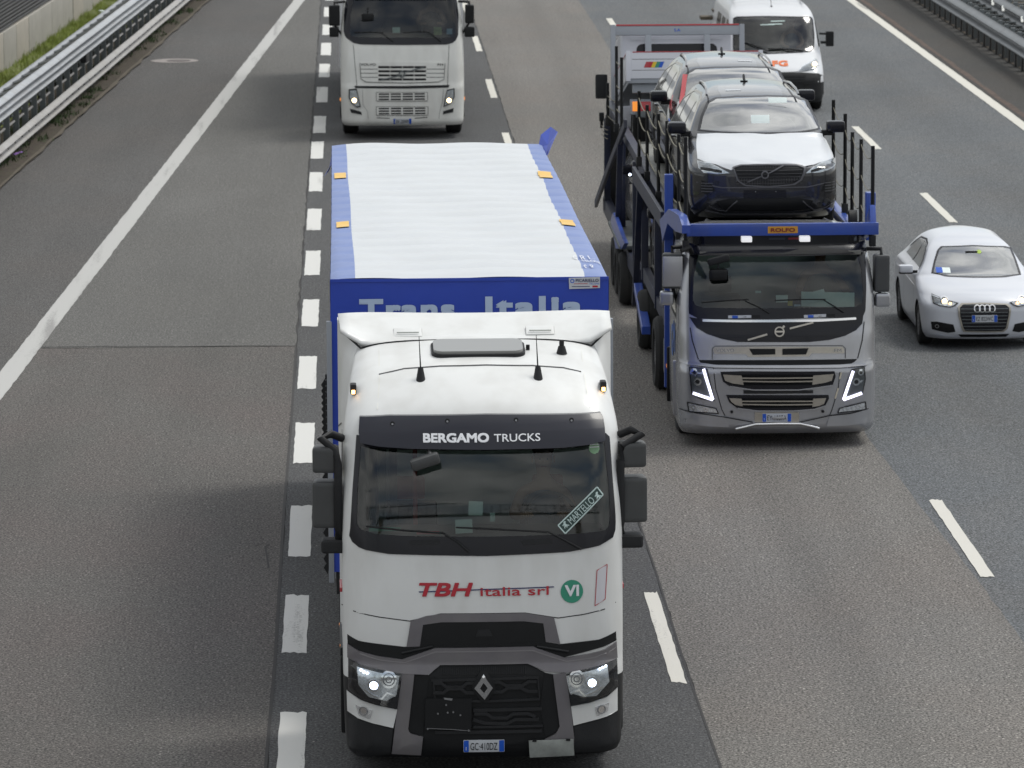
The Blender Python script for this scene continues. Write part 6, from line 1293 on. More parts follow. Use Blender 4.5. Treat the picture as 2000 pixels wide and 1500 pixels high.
    panel('roof_label', rl if first else [(.16, 2.4), (.36, 2.4), (.36, 2.5), (.16, 2.5)], top, M['plate'], R_, .006, .002, .1)
    bm = bmesh.new(); add_beam(bm, (0, 3.25, 1.64), (0, 3.42, 1.72), .03, .06, .01); add_beam(bm, (-.05, 3.35, 1.645), (.05, 3.35, 1.645), .02, .03, .004); bm_obj('roof_fin', bm, M['black'], R_)
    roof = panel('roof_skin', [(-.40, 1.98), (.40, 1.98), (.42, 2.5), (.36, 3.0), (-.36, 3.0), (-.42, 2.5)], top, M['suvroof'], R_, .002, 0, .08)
    for s in (-1, 1):
        sgt = box('seat', s * .36 - .25, s * .36 + .25, 2.1, 2.25, .6, 1.2, M['inside'], R_, .06, None, None, 3); box('headrest', s * .36 - .12, s * .36 + .12, 2.12, 2.22, 1.22, 1.40, M['insidegrey'], sgt, .04)
    box('dashboard', -.72, .72, 1.2, 1.6, .95, 1.12, M['dash'], R_, .05, None, None, 3)
    bm = bmesh.new(); add_tube(bm, [(.36 + .18 * math.cos(a), 1.75 + .06 * math.sin(a), 1.16 + .16 * math.sin(a)) for a in [2 * PI * i / 24 for i in range(24)]], .015, 8, True); bm_obj('steering_wheel', bm, M['dull'], R_)
    return R_
P3 = POSE['suv']
c1 = make_suv(P3, 'foremost dark grey car on the upper deck with white film on its bonnet', M['suv'])
(a, b), = [(0.051, 1.339)]
o = loose('paper_sheet', 'white paper sheet behind the windscreen of the foremost dark car on the carrier', 'paper', S3, (a, b), 1.35, .24, .12, M['paper'], P3, .5)
(a, b), = [(0.308, 1.547)]
o = loose('paper_sheet', 'pale greenish sheet at the top of the windscreen of the foremost loaded car', 'paper', S3, (a, b), 1.72, .24, .08, M['paper'], P3, .6)
c2 = make_suv(POSE['suv2'], 'second dark grey car on the upper deck, with red and blue tape', M['suv'], False, True)
for pts, m_ in ((((.62, 1.10), (1.10, 1.10), (1.35, 1.20), (1.30, 1.26), (1.0, 1.16), (.62, 1.14)), 'redpaint'), (((.30, .70), (.60, .70), (.60, 1.0), (.30, 1.0)), 'plateblue')): panel('tape', list(pts), S3.left, M[m_], c2, .012, .004, .2)
panel('tape', [(-.80, 1.0), (-.74, 1.0), (-.60, 1.48), (-.66, 1.48)], F3, M['redpaint'], c2, .02, .01, .2)
def tree_copy(o, loc, label):
    r = o.copy(); COL.objects.link(r); r.location = loc; r['label'] = label
    for ch in list(o.children):
        c = ch.copy(); COL.objects.link(c); c.parent = r
        for g_ in ch.children: d = g_.copy(); COL.objects.link(d); d.parent = c
    return r
def repaint(r, old, new):
    for c in r.children:
        if c.type == 'MESH' and c.data.materials and c.data.materials[0] == old: c.data = c.data.copy(); c.data.materials[0] = new
c3 = tree_copy(c1, (5.86, 66.2, .78), 'beige grey car on the lower deck behind the blue posts'); repaint(c3, M['suv'], M['beige']); repaint(c3, M['film'], M['beige'])
c4 = tree_copy(c1, (5.88, 73.4, .60), 'rearmost lower deck car, dark and mostly hidden behind posts')

# ---------------------------------------------------------------- dropside pickup loaded backwards on the rear of the deck
gx, gy, gz, _, _ = POSE['gate']
D_ = thing('dropside_truck', 'small white dropside truck loaded tail first behind the dark cars', 'truck', (gx, gy, gz), 0, -.19)
box('tailgate', -1.03, 1.05, 0, .035, .97, 1.375, M['gwhite'], D_, .008); Dm = lambda u, v, o: (u, -o, v)
for z in (1.10, 1.27): stroke('gate_groove', [(-.96, z), (.98, z)], .008, Dm, M['insidegrey'], D_, .001, 0)
box('gate_trim', -.95, 1.05, -.004, .045, 1.375, 1.39, M['redpaint'], D_, .004)
for k, m_ in enumerate(('redpaint', 'red', 'yellow', 'green', 'plateblue')): x = -.78 + .056 * k; panel('rainbow_stripe', [(x, 1.14), (x + .056, 1.14), (x + .096, 1.23), (x + .04, 1.23)], Dm, M[m_], D_, .004, 0, 1)
for s in (-1, 1):
    box('side_gate', s * 1.03 + .01 - .02, s * 1.03 + .01 + .02, .03, 3.7, .97, 1.375, M['gwhite'], D_, .006); box('gate_trim', s * 1.03 + .01 - .024, s * 1.03 + .01 + .024, .03, 3.7, 1.375, 1.39, M['redpaint'], D_, .004)
    box('gate_post', s * 1.03 + .01 - .035, s * 1.03 + .01 + .035, -.01, .05, .93, 1.40, M['gwhite'], D_, .006)
    box('headboard_post', s * 1.05 - .04, s * 1.05 + .04, 3.70, 3.80, .97, 2.22, M['alu'], D_, .008); wheel(D_, s * .80, 1.1, .34, .22, s, M['rim']); wheel(D_, s * .82, 4.4, .34, .20, s, M['rim'])
    box('headboard_bar', s * .48 - .05, s * .48 + .05, 3.69, 3.74, .97, 2.05, M['alu'], D_, .008); ring_strip('latch', s * .48, 1.42, .02, .045, lambda u, v, o: (u, 3.69 - o, v), M['redlens'], D_, .01, 14)
    t_ = box('tail_light', s * .78 - .20, s * .78 + .20, .30, .40, .44, .68, M['alu'], D_, .01); a_ = -1 if s < 0 else 1
    box('indicator_lens', s * .90 - .045, s * .90 + .045, .285, .30, .49, .64, M['amber'], t_, .01); box('brake_lens', s * .74 - .08, s * .74 + .08, .285, .30, .49, .64, M['redlens'], t_, .01)
    o = box('door_mirror', s * 1.18 - .10, s * 1.18 + .10, 5.0, 5.15, 1.15, 1.55, M['black'], D_, .04)
box('bed_floor', -1.02, 1.04, .02, 3.75, .90, .97, M['alu'], D_, .01); box('under_beam', -.95, .95, .12, .25, .76, .90, M['alu'], D_, .01); box('rear_bumper', -.9, .9, .15, .25, .38, .48, M['galvdark'], D_, .02)
box('headboard', -1.05, 1.05, 3.71, 3.79, 2.05, 2.20, M['alu'], D_, .01); box('headboard_trim', -1.0, 1.0, 3.70, 3.80, 2.20, 2.225, M['redpaint'], D_, .006)
text('headboard_print', 'S.A.', 0, 2.13, .05, lambda u, v, o: (u, 3.71 - o, v), M['plateblue'], D_, .003, .11, .01); box('frame_rail', -.4, .4, .3, 5.6, .50, .72, M['black'], D_, .01)
cb = box('cab', -.92, .92, 3.95, 5.5, .55, 2.16, M['gwhite'], D_, .12, None, None, 5); Cm = lambda u, v, o: (u, 3.95 - o, v)
panel('rear_window', rrect(-.66, .66, 1.50, 1.93, .10, 5), Cm, M['blackgloss'], cb, .004, .01, .4); stroke('cab_ridge', [(-.75, 2.02), (.75, 2.02)], .04, Cm, M['gwhite'], cb, .02, .02)
box('tow_hook', -.06, .02, -.03, .0, .93, .96, M['redlens'], D_, .006)
# ---------------------------------------------------------------- older white cab-over lorry at the top
S4 = SH['fh']; F4 = S4.front; hx_, hy_, hz_, _, _ = POSE['fh']
H = thing('box_lorry', 'dusty white lorry following in the slow lane behind the blue and white trailer', 'lorry', (hx_, hy_, hz_))
b4 = shell('cab_body', S4, M['white2'], H, 0, 0, 0, [.27, .30, .33, .37] + [.42 + .06 * i for i in range(9)] + [.95 + .04 * i for i in range(15)] + [1.6 + .1 * i for i in range(14)] + [2.95, 3.0, 3.1, 3.2, 3.3, 3.4, 3.45, 3.5])
ws4 = [(-0.966, 2.751), (-0.048, 2.731), (1.038, 2.735), (1.063, 2.337), (1.060, 2.098), (1.007, 2.019), (0.864, 2.001), (0.046, 2.012), (-0.872, 2.024), (-1.014, 2.053), (-1.044, 2.153), (-1.020, 2.452)]
boolean(b4, [prism([(u, v) for u, v in ws4], -.5, 1.8, M['insidegrey'])])
frame('windscreen_surround', [(-1.08, 2.93)] + [(-1.152, 2.543), (-1.166, 2.147), (-1.137, 2.030), (-0.975, 1.913), (-0.822, 1.884), (0.045, 1.871), (0.913, 1.870), (1.047, 1.918), (1.121, 2.035), (1.137, 2.431)] + [(1.08, 2.93)], ws4, F4, M['blackgloss'], H, .008, .03)
g4 = panel('windscreen', ws4, F4, M['glass'], H, .004, 0, .12)
def Fv4(u, v, o): x, y, z = F4(u, 2.85, 0); return (x, y - .18 - o, v)
panel('sun_visor', [(-1.06, 2.84), (1.06, 2.84), (1.08, 3.08), (-1.08, 3.08)], Fv4, M['visor'], H, 0, .05, .15)
panel('upper_grille', [(-0.846, 1.532), (0.041, 1.539), (0.838, 1.519), (0.858, 1.458), (0.835, 1.184), (0.712, 1.135), (0.038, 1.123), (-0.727, 1.146), (-0.829, 1.207)], F4, M['white2'], H, .016, .02, .1)
stroke('grille_outline', [(-0.846, 1.522), (-0.829, 1.207), (-0.727, 1.146), (0.038, 1.123), (0.712, 1.135), (0.825, 1.184), (0.848, 1.499)], .010, F4, M['black'], H, .018, 0)
for k, yv in enumerate((131, 139, 147, 155)):
    q = [F4] and None
for P_ in ([(-0.480, 1.441), (0.469, 1.433)], [(-0.480, 1.359), (0.469, 1.352)], [(-0.481, 1.278), (0.468, 1.271)], [(-0.482, 1.197), (0.467, 1.190)]):
    (a, b), (c, d) = P_; gs = stroke('grille_slot', [(a, b), (c, d)], .042, F4, M['black'], H, .020, .004)
for P_ in ([(-0.847, 1.400), (-0.490, 1.400)], [(0.479, 1.393), (0.837, 1.387)], [(-0.838, 1.319), (-0.491, 1.319)], [(0.478, 1.311), (0.836, 1.306)], [(-0.818, 1.238), (-0.492, 1.237)], [(0.478, 1.230), (0.815, 1.225)]): stroke('grille_ridge', P_, .012, F4, M['insidegrey'], H, .018, 0)
for P_ in ([(-0.245, 1.460), (-0.248, 1.165)], [(-0.000, 1.459), (-0.003, 1.164)], [(0.235, 1.456), (0.232, 1.162)]): stroke('grille_divider', P_, .012, F4, M['white2'], H, .030, .010)
stroke('badge_bar', [(-0.452, 1.176), (-0.083, 1.266)], .022, F4, M['galvdark'], H, .034, .01); stroke('badge_bar', [(0.060, 1.336), (0.428, 1.434)], .022, F4, M['galvdark'], H, .034, .01)
((a, b),) = [(-0.012, 1.296)]
ring_strip('ring_badge', a, b, .045, .068, F4, M['galvdark'], H, .040, 26, depth=.02); stroke('badge_bar', [(a - .05, b), (a + .05, b)], .02, F4, M['dull'], H, .038, 0)
(a, b), (c, d) = [(-0.683, 1.492), (0.756, 1.480)]
text('name_lettering', 'VOLVO', a, b, .050, F4, M['black'], H, .022, .30, .010); text('name_lettering', 'FH', c, d, .048, F4, M['black'], H, .022, .11, .008)
for P_ in ([(-0.975, 1.873), (-0.912, 1.066)], [(0.934, 1.860), (0.895, 1.053)]): stroke('panel_seam', P_, .009, F4, M['black'], H, .004, 0)
panel('shadow_gap', [(-0.963, 1.066), (0.037, 1.063), (0.936, 1.072), (0.915, 1.022), (0.036, 1.013), (-0.943, 1.026)], F4, M['black'], H, .012, .02)
for (ys) in (([(-0.525, 0.945), (0.495, 0.937), (0.494, 0.763), (-0.527, 0.771)]), ([(-0.528, 0.658), (0.503, 0.650), (0.502, 0.476), (-0.529, 0.484)])):
    gf = panel('lower_grille', ys, F4, M['white2'], H, .012, .015, .1); x0, x1 = ys[0][0], ys[1][0]; za_, zb_ = ys[2][1], ys[0][1]
    for i_ in range(4): stroke('grille_outline', [ys[i_], ys[(i_ + 1) % 4]], .008, F4, M['black'], gf, .014, 0)
    for r in range(3):
        for c in range(4):
            u0 = x0 + .05 + (x1 - x0 - .07) * c / 4; u1 = u0 + (x1 - x0 - .07) / 4 - .035; z_ = za_ + (zb_ - za_) * (r + .75) / 3.5; stroke('grille_slot', [(u0, z_), (u1, z_)], .028, F4, M['black'], gf, .016, .004)
for P_ in ([(-0.520, 0.433), (-0.264, 0.422)], [(0.236, 0.418), (0.492, 0.435)]): stroke('bumper_slot', P_, .014, F4, M['black'], H, .006, 0)
for P_ in ([(-0.800, 0.996), (-0.793, 0.689), (-0.702, 0.556), (-0.684, 0.307)], [(0.813, 0.994), (0.790, 0.728), (0.727, 0.504), (0.716, 0.294)]): stroke('bumper_seam', P_, .006, F4, M['insidegrey'], H, .004, 0)
def fh_lamp(out_, c_, tip, fog):
    h = panel('headlight', out_, F4, M['reflector'], H, .014, .03, .08); frame('lamp_rim', out_, [(sum(q[0] for q in out_) / len(out_) + (a - sum(q[0] for q in out_) / len(out_)) * .82, sum(q[1] for q in out_) / len(out_) + (b - sum(q[1] for q in out_) / len(out_)) * .86) for a, b in out_], F4, M['black'], h, .018, .006)
    bm = bmesh.new(); bmesh.ops.create_uvsphere(bm, u_segments=16, v_segments=10, radius=.045); c = F4(c_[0], c_[1], .02)
    for v in bm.verts: v.co = Vector((v.co.x + c[0], v.co.y * .4 + c[1], v.co.z + c[2]))
    bm_obj('bulb_glow', bm, M['lampwarm'], h); ring_strip('lamp_ring', c_[0], c_[1], .055, .072, F4, M['chrome'], h, .026, 20)
    panel('lamp_lens', out_, F4, M['lens'], h, .035, 0, .1); panel('fog_lamp', fog, F4, M['matt'], H, .012, .02, .1)
fh_lamp([(-1.075, 1.005), (-0.912, 1.016), (-0.834, 0.648), (-0.916, 0.638), (-1.027, 0.719), (-1.077, 0.841)], ([(-0.965, 0.781)])[0], 0, [(-1.059, 0.617), (-0.835, 0.556), (-0.815, 0.495), (-1.029, 0.535)])
fh_lamp([(0.884, 0.982), (1.038, 1.010), (1.037, 0.826), (0.954, 0.694), (0.810, 0.635), (0.832, 0.778)], ([(0.924, 0.767)])[0], 0, [(1.015, 0.611), (0.810, 0.553), (0.799, 0.492), (1.004, 0.530)])
((a, b),) = [(-0.010, 0.358)]
it_plate(H, S4, a, b, .36, .115, F4, 'EX 120WM', .020)
wiper(H, [(-0.179, 1.933), (-0.300, 2.024), (-0.412, 2.114)], [(-0.952, 2.114), (-0.667, 2.124), (-0.381, 2.114)], F4); wiper(H, [(0.781, 1.923), (0.659, 2.015), (0.517, 2.117)], [(0.027, 2.112), (0.272, 2.130), (0.538, 2.116)], F4)
for s in (-1, 1):
    m1 = [(-1.458, 2.650), (-1.237, 2.239), (-1.452, 2.210), (-1.260, 2.014)] if s < 0 else [(1.263, 2.640), (1.445, 2.270), (1.250, 2.200), (1.454, 1.994)]
    x0, x1 = sorted((m1[0][0], m1[1][0])); mirror_box('mirror', x0, x1, .42, .60, m1[1][1], m1[0][1], H, M['black']); x0_, x1_ = sorted((m1[2][0], m1[3][0])); mirror_box('mirror', x0_, x1_, .42, .60, m1[3][1], m1[2][1], H, M['black'])
    xm = (x0 + x1) / 2; tube('mirror_arm', [(s * 1.14, .60, m1[0][1] + .06), (xm, .50, m1[0][1] + .05), (xm, .50, m1[0][1] - .05)], .026, M['matt'], H); tube('mirror_arm', [(s * 1.2, .55, 2.05), (xm, .50, m1[1][1] + .02)], .022, M['matt'], H)
    wheel(H, s * 1.04, 1.38, .50, .32, s); wheel(H, s * .98, 5.0, .50, .5, s); SMp = S4.left if s < 0 else S4.right
    panel('side_window', [(.60, 2.02), (1.40, 2.02), (1.40, 2.8), (.78, 2.82)], SMp, M['blackgloss'], H, .004, .01, .3); box('mudguard', s * 1.05 - .2, s * 1.05 + .2, .76, .84, .35, 1.0, M['black'], H, .02)
    box('side_marker', s * 1.24 - .015, s * 1.24 + .015, .6, .66, .72, .78, M['amber'], H, .01)
box('chassis', -.45, .45, .6, 14, .55, .95, M['darksteel'], H, .02); box('underbody', -1.0, 1.0, .3, 2.0, .3, .9, M['black'], H, .03)
bx_ = box('cargo_box', -1.27, 1.27, 2.9, 15.5, 1.15, 3.98, M['vanwhite'], H, .03)
for s in (-1, 1):
    for k in range(3): wheel(H, s * 1.0, 10.8 + 1.31 * k, .50, .4, s)
q = [(-0.492, 2.157), (0.968, 2.095)]
o = box('top_mirror', -.12, .12, -.05, .05, -.07, .07, M['black'], H, .04); o.location = (([(-0.684, 2.422)])[0][0], .28, ([(-0.684, 2.422)])[0][1]); tube('top_mirror_arm', [(o.location.x, .30, o.location.z), (o.location.x, .34, o.location.z + .18)], .012, M['black'], H)
cab_interior(H, S4, 2.10, 2.85, 1.12, 1.8, 1.5)
P4 = POSE['fh']
loose('toll_pass', 'white toll device low in the windscreen of the dusty lorry at the top', 'toll device', S4, ([(-0.115, 2.161)])[0], .24, .15, .11, M['paper'], P4, .1)
loose('toy', 'yellow and blue trinkets by the right corner of the dusty lorry windscreen', 'toy', S4, ([(0.712, 2.134)])[0], .28, .16, .16, mat('yellow_green_plush', (.30, .34, .16), .8, var=.5, vs=14), P4, .1)
loose('sticker_disc', 'round pale blue sticker at the right corner of the dusty lorry windscreen', 'sticker', S4, ([(0.947, 2.121)])[0], .30, .11, .11, M['lettering'], P4, .1)
person('driver in dark clothes behind the windscreen of the dusty white lorry', (hx_ + .60, hy_ + 1.2, 1.45), M['inside'], right_hand=(.16, -.42, .80), left_hand=(-.16, -.42, .80))

# ---------------------------------------------------------------- white van
S5 = SH['van']; F5 = S5.front; ax, ay, az, _, _ = POSE['van']
VN = thing('white_van', 'white van with dark grey bumper and orange letters beyond the car carrier', 'van', (ax, ay, az))
b5 = shell('body', S5, M['vanwhite'], VN, 0, 0, 0, [.62 + .03 * i for i in range(21)] + [1.25 + .07 * i for i in range(9)] + [1.86, 1.9, 1.94, 1.98, 2.02, 2.05, 2.08, 2.11, 2.13, 2.15, 2.165, 2.18])
ws5 = [(-0.805, 1.845), (-0.738, 1.887), (-0.091, 1.899), (0.789, 1.875), (0.854, 1.831), (0.858, 1.508), (0.825, 1.269), (0.727, 1.214), (-0.153, 1.191), (-0.738, 1.196), (-0.848, 1.240)]
sw5 = [(1.15, 1.28), (1.55, 1.75), (1.75, 1.82), (2.2, 1.82), (2.2, 1.28)]
bm = bmesh.new(); add_cyl(bm, (0, .95, .36), (1, 0, 0), .42, 4, 32); cA = bm_obj('cutter', bm, M['black'], None, 0); bm = bmesh.new(); add_cyl(bm, (0, 5.0, .36), (1, 0, 0), .42, 4, 32); cB = bm_obj('cutter', bm, M['black'], None, 0)
boolean(b5, [cA, cB, prism(ws5, -.5, 2.6, M['inside']), prism(sw5, -2, 2, M['inside'], 'x')])
panel('windscreen', ws5, F5, M['glass'], VN, .003, 0, .1); frame('windscreen_surround', [(a * 1.03, 1.55 + (b - 1.55) * 1.05) for a, b in ws5], ws5, F5, M['blackgloss'], VN, .006, .01)
lowb = shell('bumper', S5, M['matt'], VN, .20, .615, 8)
for s in (-1, 1):
    SMp = S5.left if s < 0 else S5.right
    panel('side_window', sw5, SMp, M['sideglass'], VN, .002, 0, .2)
    for y0, y1 in ((2.45, 3.35), (3.6, 4.6)): panel('side_window', rrect(y0, y1, 1.25, 1.80, .08), SMp, M['blackgloss'], VN, .004, .01, .3)
    panel('wheel_arch_trim', [(.30, .35), (.50, .62), (.75, .82), (1.15, .82), (1.4, .62), (1.45, .45), (1.36, .45), (1.25, .66), (1.08, .76), (.8, .76), (.62, .62), (.52, .4)], SMp, M['matt'], VN, .008, .02, .3)
    wheel(VN, s * .88, .95, .35, .22, s); wheel(VN, s * .88, 5.0, .35, .22, s)
    x0, x1 = sorted((s * 1.10, s * 1.27)); o = mirror_box('door_mirror', x0, x1, 1.02, 1.18, 1.30, 1.62, VN, M['black']); tube('mirror_arm', [(s * 1.0, 1.15, 1.38), (s * 1.14, 1.10, 1.38)], .03, M['black'], VN); tube('mirror_arm', [(s * .98, 1.2, 1.56), (s * 1.14, 1.10, 1.56)], .022, M['black'], VN)
    hl = [(0.446, 0.869), (0.544, 0.953), (0.846, 1.072), (0.892, 1.004), (0.876, 0.932), (0.777, 0.881), (0.610, 0.866)]
    cm = 2 * 0; hl = [(s * a, b) for a, b in hl] if s < 0 else hl
    h = panel('headlight', hl, F5, M['reflector'], VN, .010, .03, .08); mc2 = (s * ([(0.803, 0.974)])[0][0], ([(0.803, 0.974)])[0][1])
    bm = bmesh.new(); bmesh.ops.create_uvsphere(bm, u_segments=14, v_segments=8, radius=.05); c = F5(mc2[0], mc2[1], .012)
    for v in bm.verts: v.co = Vector((v.co.x + c[0], v.co.y * .4 + c[1], v.co.z + c[2]))
    bm_obj('bulb_glow', bm, M['lampwarm'], h); panel('lamp_lens', hl, F5, M['lens'], h, .025, 0, .1)
    fg = [(0.500, 0.664), (0.789, 0.782), (0.829, 0.657), (0.544, 0.535)]; panel('fog_recess', [(s * a, b) for a, b in fg], F5, M['black'], VN, .010, .02, .1)
panel('bumper_cover', [(-1.0, .60), (-.98, .74), (-.86, .80), (-.5, .83), (.5, .83), (.86, .80), (.98, .74), (1.0, .60)], F5, M['matt'], VN, .012, .03, .1)
panel('grille', [(-.55, .62), (.55, .62), (.60, .78), (-.60, .78)], F5, M['black'], VN, .020, .02, .1)
for k in range(3): stroke('grille_slat', [(-.55, .65 + .05 * k), (.55, .65 + .05 * k)], .012, F5, M['matt'], VN, .03, .01)
((a, b), (c, d)) = [(-0.056, 1.007), (0.074, 1.007)]
text('bonnet_lettering', 'AIFG', a - .02, b, .11, F5, M['orange'], VN, .006, .62, .05)
stroke('bonnet_seam', [(-0.205, 0.835), (0.281, 0.842), (0.609, 0.856), (0.904, 0.948)], .008, F5, M['black'], VN, .004, 0)
wiper(VN, [(-0.150, 1.210), (-0.356, 1.287), (-0.647, 1.384)], [(-0.720, 1.403), (-0.458, 1.346), (-0.251, 1.268)], F5); wiper(VN, [(0.614, 1.199), (0.289, 1.244), (-0.144, 1.258)], [(-0.144, 1.258), (0.182, 1.265), (0.616, 1.218)], F5)
for k, (u, v) in enumerate([(0.117, 1.808), (0.057, 1.749), (-0.106, 1.740)]): stroke('windscreen_writing', [(u - .16, v), (u + .14, v + .005)], .018, F5, M['printpale'], VN, .010, 0)
box('dashboard', -.8, .8, .95, 1.3, 1.05, 1.22, M['dash'], VN, .05)
for s in (-1, 1): o = box('seat', s * .45 - .25, s * .45 + .25, 2.0, 2.15, .8, 1.5, M['insidegrey'], VN, .06); box('headrest', s * .45 - .12, s * .45 + .12, 2.02, 2.12, 1.52, 1.72, M['insidegrey'], o, .04)
for y_ in (2.6, 4.2): box('roof_bar', -.85, .85, y_ - .03, y_ + .03, 2.24, 2.28, M['galv'], VN, .008)
for s in (-1, 1): box('roof_rail', s * .75 - .02, s * .75 + .02, 2.3, 5.2, 2.20, 2.24, M['galv'], VN, .008)
c = (0.02, 1.95, 2.08); bm = bmesh.new(); add_cyl(bm, c, (0, 0, 1), .02, .04, 10); add_tube(bm, [c, (c[0] - .01, c[1] + .22, c[2] + .25)], .006, 5); bm_obj('aerial', bm, M['black'], VN)
box('underbody', -.8, .8, .3, 5.6, .22, .5, M['black'], VN, .02)
person('van driver, barely visible behind the reflecting windscreen', (ax + .45, ay + 1.95, .62), M['shirt'], scale=.88, right_hand=(.14, -.40, .72), left_hand=(-.14, -.40, .72))
# planks standing out beside the van
for (P_, lab) in (([(8.639, 1.725), (8.832, 1.723), (8.832, 1.678), (8.616, 1.680)], 'brown plank end sticking out beside the van roof'), ([(8.369, 1.579), (8.658, 1.577), (8.658, 1.511), (8.347, 1.513)], 'pale board end sticking out beside the van, below the brown one')):
    xs = [q[0] for q in P_]; zs_ = [q[1] for q in P_]; yy_ = 108 if 'brown' in lab else 106
    o = box('side_board', min(xs), max(xs) + .1, yy_, yy_ + .5, min(zs_), max(zs_), M['kerb'] if 'brown' in lab else M['concrete'], None, .004); tag(o, lab, 'board')

# ---------------------------------------------------------------- white hatchback
S6 = SH['audi']; F6 = S6.front; ux, uy, uz, _, _ = POSE['audi']
A6 = thing('hatchback', 'small white hatchback with four-ring grille badge at the right edge', 'car', (ux, uy, uz))
ws6 = [(-0.592, 0.958), (-0.526, 1.086), (-0.455, 1.203), (-0.394, 1.244), (0.038, 1.258), (0.485, 1.235), (0.574, 1.212), (0.600, 1.103), (0.625, 0.930), (0.390, 0.918), (-0.054, 0.921), (-0.409, 0.927)]
sw6 = [(1.50, .98), (1.82, 1.15), (2.08, 1.235), (2.4, 1.26), (2.85, 1.235), (3.12, 1.12), (3.22, .99)]
zs6 = zs_audi
car_base(A6, S6, M['audiwhite'], 3.95, (.72, 3.18), .30, .20, .22, ws6, sw6, 1.3, .855, zs6, archr=.335)
for s in (-1, 1):
    SMp = S6.left if s < 0 else S6.right
    stroke('window_trim', [(1.42, .965), (1.79, 1.165), (2.05, 1.255), (2.4, 1.28), (2.88, 1.255), (3.25, 1.08)], .020, SMp, M['insidegrey'], A6, .005, .004)
    stroke('window_pillar', [(2.35, .98), (2.38, 1.255)], .05, SMp, M['blackgloss'], A6, .006, 0)
    stroke('door_seam', [(1.20, .35), (1.18, .93)], .008, SMp, M['insidegrey'], A6, .002, 0); stroke('door_seam', [(2.42, .33), (2.40, .95)], .008, SMp, M['insidegrey'], A6, .002, 0); stroke('body_crease', [(1.1, .78), (3.4, .80)], .012, SMp, M['audiwhite'], A6, .006, .008)
    box('door_handle', s * .865 - .015, s * .865 + .015, 2.12, 2.30, .84, .865, M['audiwhite'], A6, .01)
    o = box('door_mirror', s * .97 - .10, s * .97 + .10, 1.20, 1.34, .94, 1.05, M['audiwhite'], A6, .045, None, None, 4); box('mirror_foot', min(s * .80, s * .90), max(s * .80, s * .90), 1.26, 1.31, .93, .97, M['black'], o, .01); box('mirror_base', s * .97 - .095, s * .97 + .095, 1.21, 1.33, .925, .955, M['black'], o, .015)
    hl = [(-0.708, 0.729), (-0.641, 0.707), (-0.509, 0.683), (-0.359, 0.655), (-0.405, 0.616), (-0.477, 0.594), (-0.623, 0.612), (-0.708, 0.639)]; hl = hl if s < 0 else [(-a, b) for a, b in hl]
    h = panel('headlight', hl, F6, M['reflector'], A6, .006, .02, .06); p_ = ([(-0.546, 0.670)])[0]; p_ = p_ if s < 0 else (-p_[0], p_[1])
    bm = bmesh.new(); bmesh.ops.create_uvsphere(bm, u_segments=16, v_segments=8, radius=.038); c = F6(p_[0], p_[1], .006)
    for v in bm.verts: v.co = Vector((v.co.x + c[0], v.co.y * .4 + c[1], v.co.z + c[2]))
    bm_obj('bulb_glow', bm, M['lampwarm'], h); ring_strip('lamp_ring', p_[0], p_[1], .045, .058, F6, M['chrome'], h, .014, 18); frame('lamp_rim', hl, [(sum(q[0] for q in hl) / 8 + (a - sum(q[0] for q in hl) / 8) * .86, sum(q[1] for q in hl) / 8 + (b - sum(q[1] for q in hl) / 8) * .80) for a, b in hl], F6, M['black'], h, .010, .004)
    bm = bmesh.new(); bmesh.ops.create_uvsphere(bm, u_segments=12, v_segments=6, radius=.022); q_ = ([(-0.473, 0.641)])[0]; q_ = q_ if s < 0 else (-q_[0], q_[1]); c = F6(q_[0], q_[1], .008)
    for v in bm.verts: v.co = Vector((v.co.x + c[0], v.co.y * .4 + c[1], v.co.z + c[2]))
    bm_obj('indicator_glow', bm, M['amberlit'], h); panel('lamp_lens', hl, F6, M['lens'], h, .022, 0, .1)
    fp = [(-0.738, 0.387), (-0.658, 0.395), (-0.433, 0.357), (-0.402, 0.253), (-0.500, 0.236), (-0.721, 0.277)]; fp = fp if s < 0 else [(-a, b) for a, b in fp]
    fo = panel('fog_recess', fp, F6, M['black'], A6, .008, .02, .08); fc = ([(-0.657, 0.329)])[0]; fc = fc if s < 0 else (-fc[0], fc[1]); ring_strip('fog_ring', fc[0], fc[1], .018, .028, F6, M['rim'], fo, .014, 14)
gc = 0.0
gp = [(-0.356, 0.603), (-0.303, 0.649), (0.020, 0.656), (0.347, 0.637), (0.395, 0.595), (0.387, 0.488), (0.346, 0.292), (0.290, 0.248), (0.020, 0.246), (-0.274, 0.254), (-0.305, 0.314), (-0.350, 0.489)]
mx_g = sum(q[0] for q in gp) / len(gp); gp = [(a - mx_g, b) for a, b in gp]
gr = panel('grille', gp, F6, M['blackgloss'], A6, .010, .02, .08); zc_ = (max(q[1] for q in gp) + min(q[1] for q in gp)) / 2; frame('grille_frame', gp, [(a * .93, zc_ + (b - zc_) * .92) for a, b in gp], F6, M['brushed'], gr, .018, .01)
z0_, z1_ = min(q[1] for q in gp), max(q[1] for q in gp); hw_ = max(q[0] for q in gp)
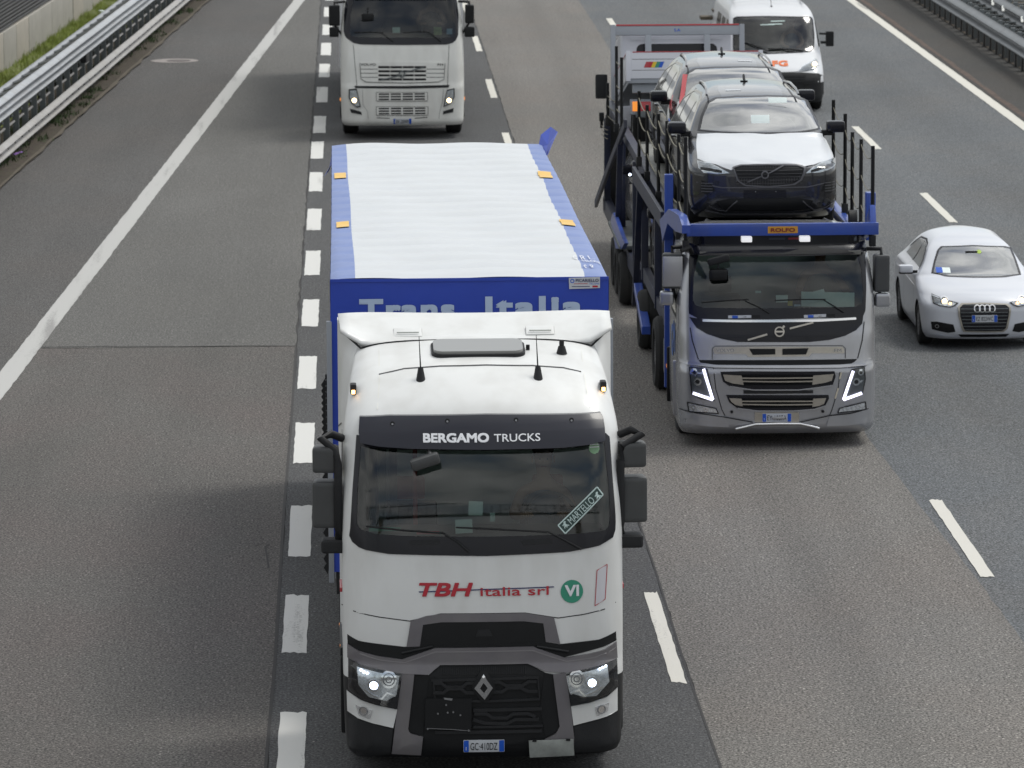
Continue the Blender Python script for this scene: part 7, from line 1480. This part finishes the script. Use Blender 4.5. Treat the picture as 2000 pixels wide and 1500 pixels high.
for k in range(8): z_ = z0_ + .04 + (z1_ - z0_ - .07) * k / 7; wq = hw_ * (.80 + .11 * k / 7); stroke('grille_slat', [(-wq, z_), (wq, z_)], .009, F6, M['galvdark'], gr, .018, .006)
zr = z1_ - .075
for k in range(4): ring_strip('ring_badge', -.105 + .07 * k, zr, .034, .047, F6, M['chrome'], gr, .034, 26, depth=.012)
it_plate(A6, S6, 0, zr - .135, .36, .10, F6, 'EZ 822WC', .030)
panel('lower_intake', [(-.36, .215), (.36, .215), (.32, .17), (-.32, .17)], F6, M['black'], A6, .010, .02, .1); stroke('chin_strip', [(-.80, .20), (-.4, .16), (.4, .16), (.80, .20)], .022, F6, M['audiwhite'], A6, .02, .02)
stroke('bonnet_seam', [(-0.705, 0.747), (-0.573, 0.704), (-0.359, 0.655)], .006, F6, M['insidegrey'], A6, .004, 0)
for s in (-1, 1): o = box('seat', s * .33 - .22, s * .33 + .22, 1.9, 2.05, .5, 1.02, M['insidegrey'], A6, .05); box('headrest', s * .33 - .11, s * .33 + .11, 1.92, 2.0, 1.04, 1.18, M['insidegrey'], o, .03)
box('dashboard', -.62, .62, 1.12, 1.42, .78, .93, M['dash'], A6, .04); box('interior_mirror', -.09, .09, 1.50, 1.53, 1.16, 1.21, M['black'], A6, .01)
bm = bmesh.new(); add_tube(bm, [(.33 + .17 * math.cos(a), 1.58 + .06 * math.sin(a), .98 + .15 * math.sin(a)) for a in [2 * PI * i / 24 for i in range(24)]], .014, 8, True); bm_obj('steering_wheel', bm, M['insidegrey'], A6)
P6 = POSE['audi']; ((a, b), (c, d)) = [(-0.451, 0.983), (0.109, 1.194)]
st = panel('toll_card', rrect(a - .10, a + .10, b - .03, b + .03, .004, 1), F6, M['paper'], A6, .006, 0, .2); panel('card_field', rrect(a - .10, a - .01, b - .03, b + .03, .004, 1), F6, M['plateblue'], st, .008, 0, .2)
panel('round_sticker', ellipse(c, d, .035, .022, 16), F6, mat('yellow_green_sticker', (.35, .5, .05), .5), A6, .006, 0, .2)
person('hatchback driver, faint behind the windscreen reflections', (ux + .33, uy + 1.95, .12), M['shirt2'], scale=.74, right_hand=(.14, -.40, 1.08), left_hand=(-.14, -.40, 1.08))
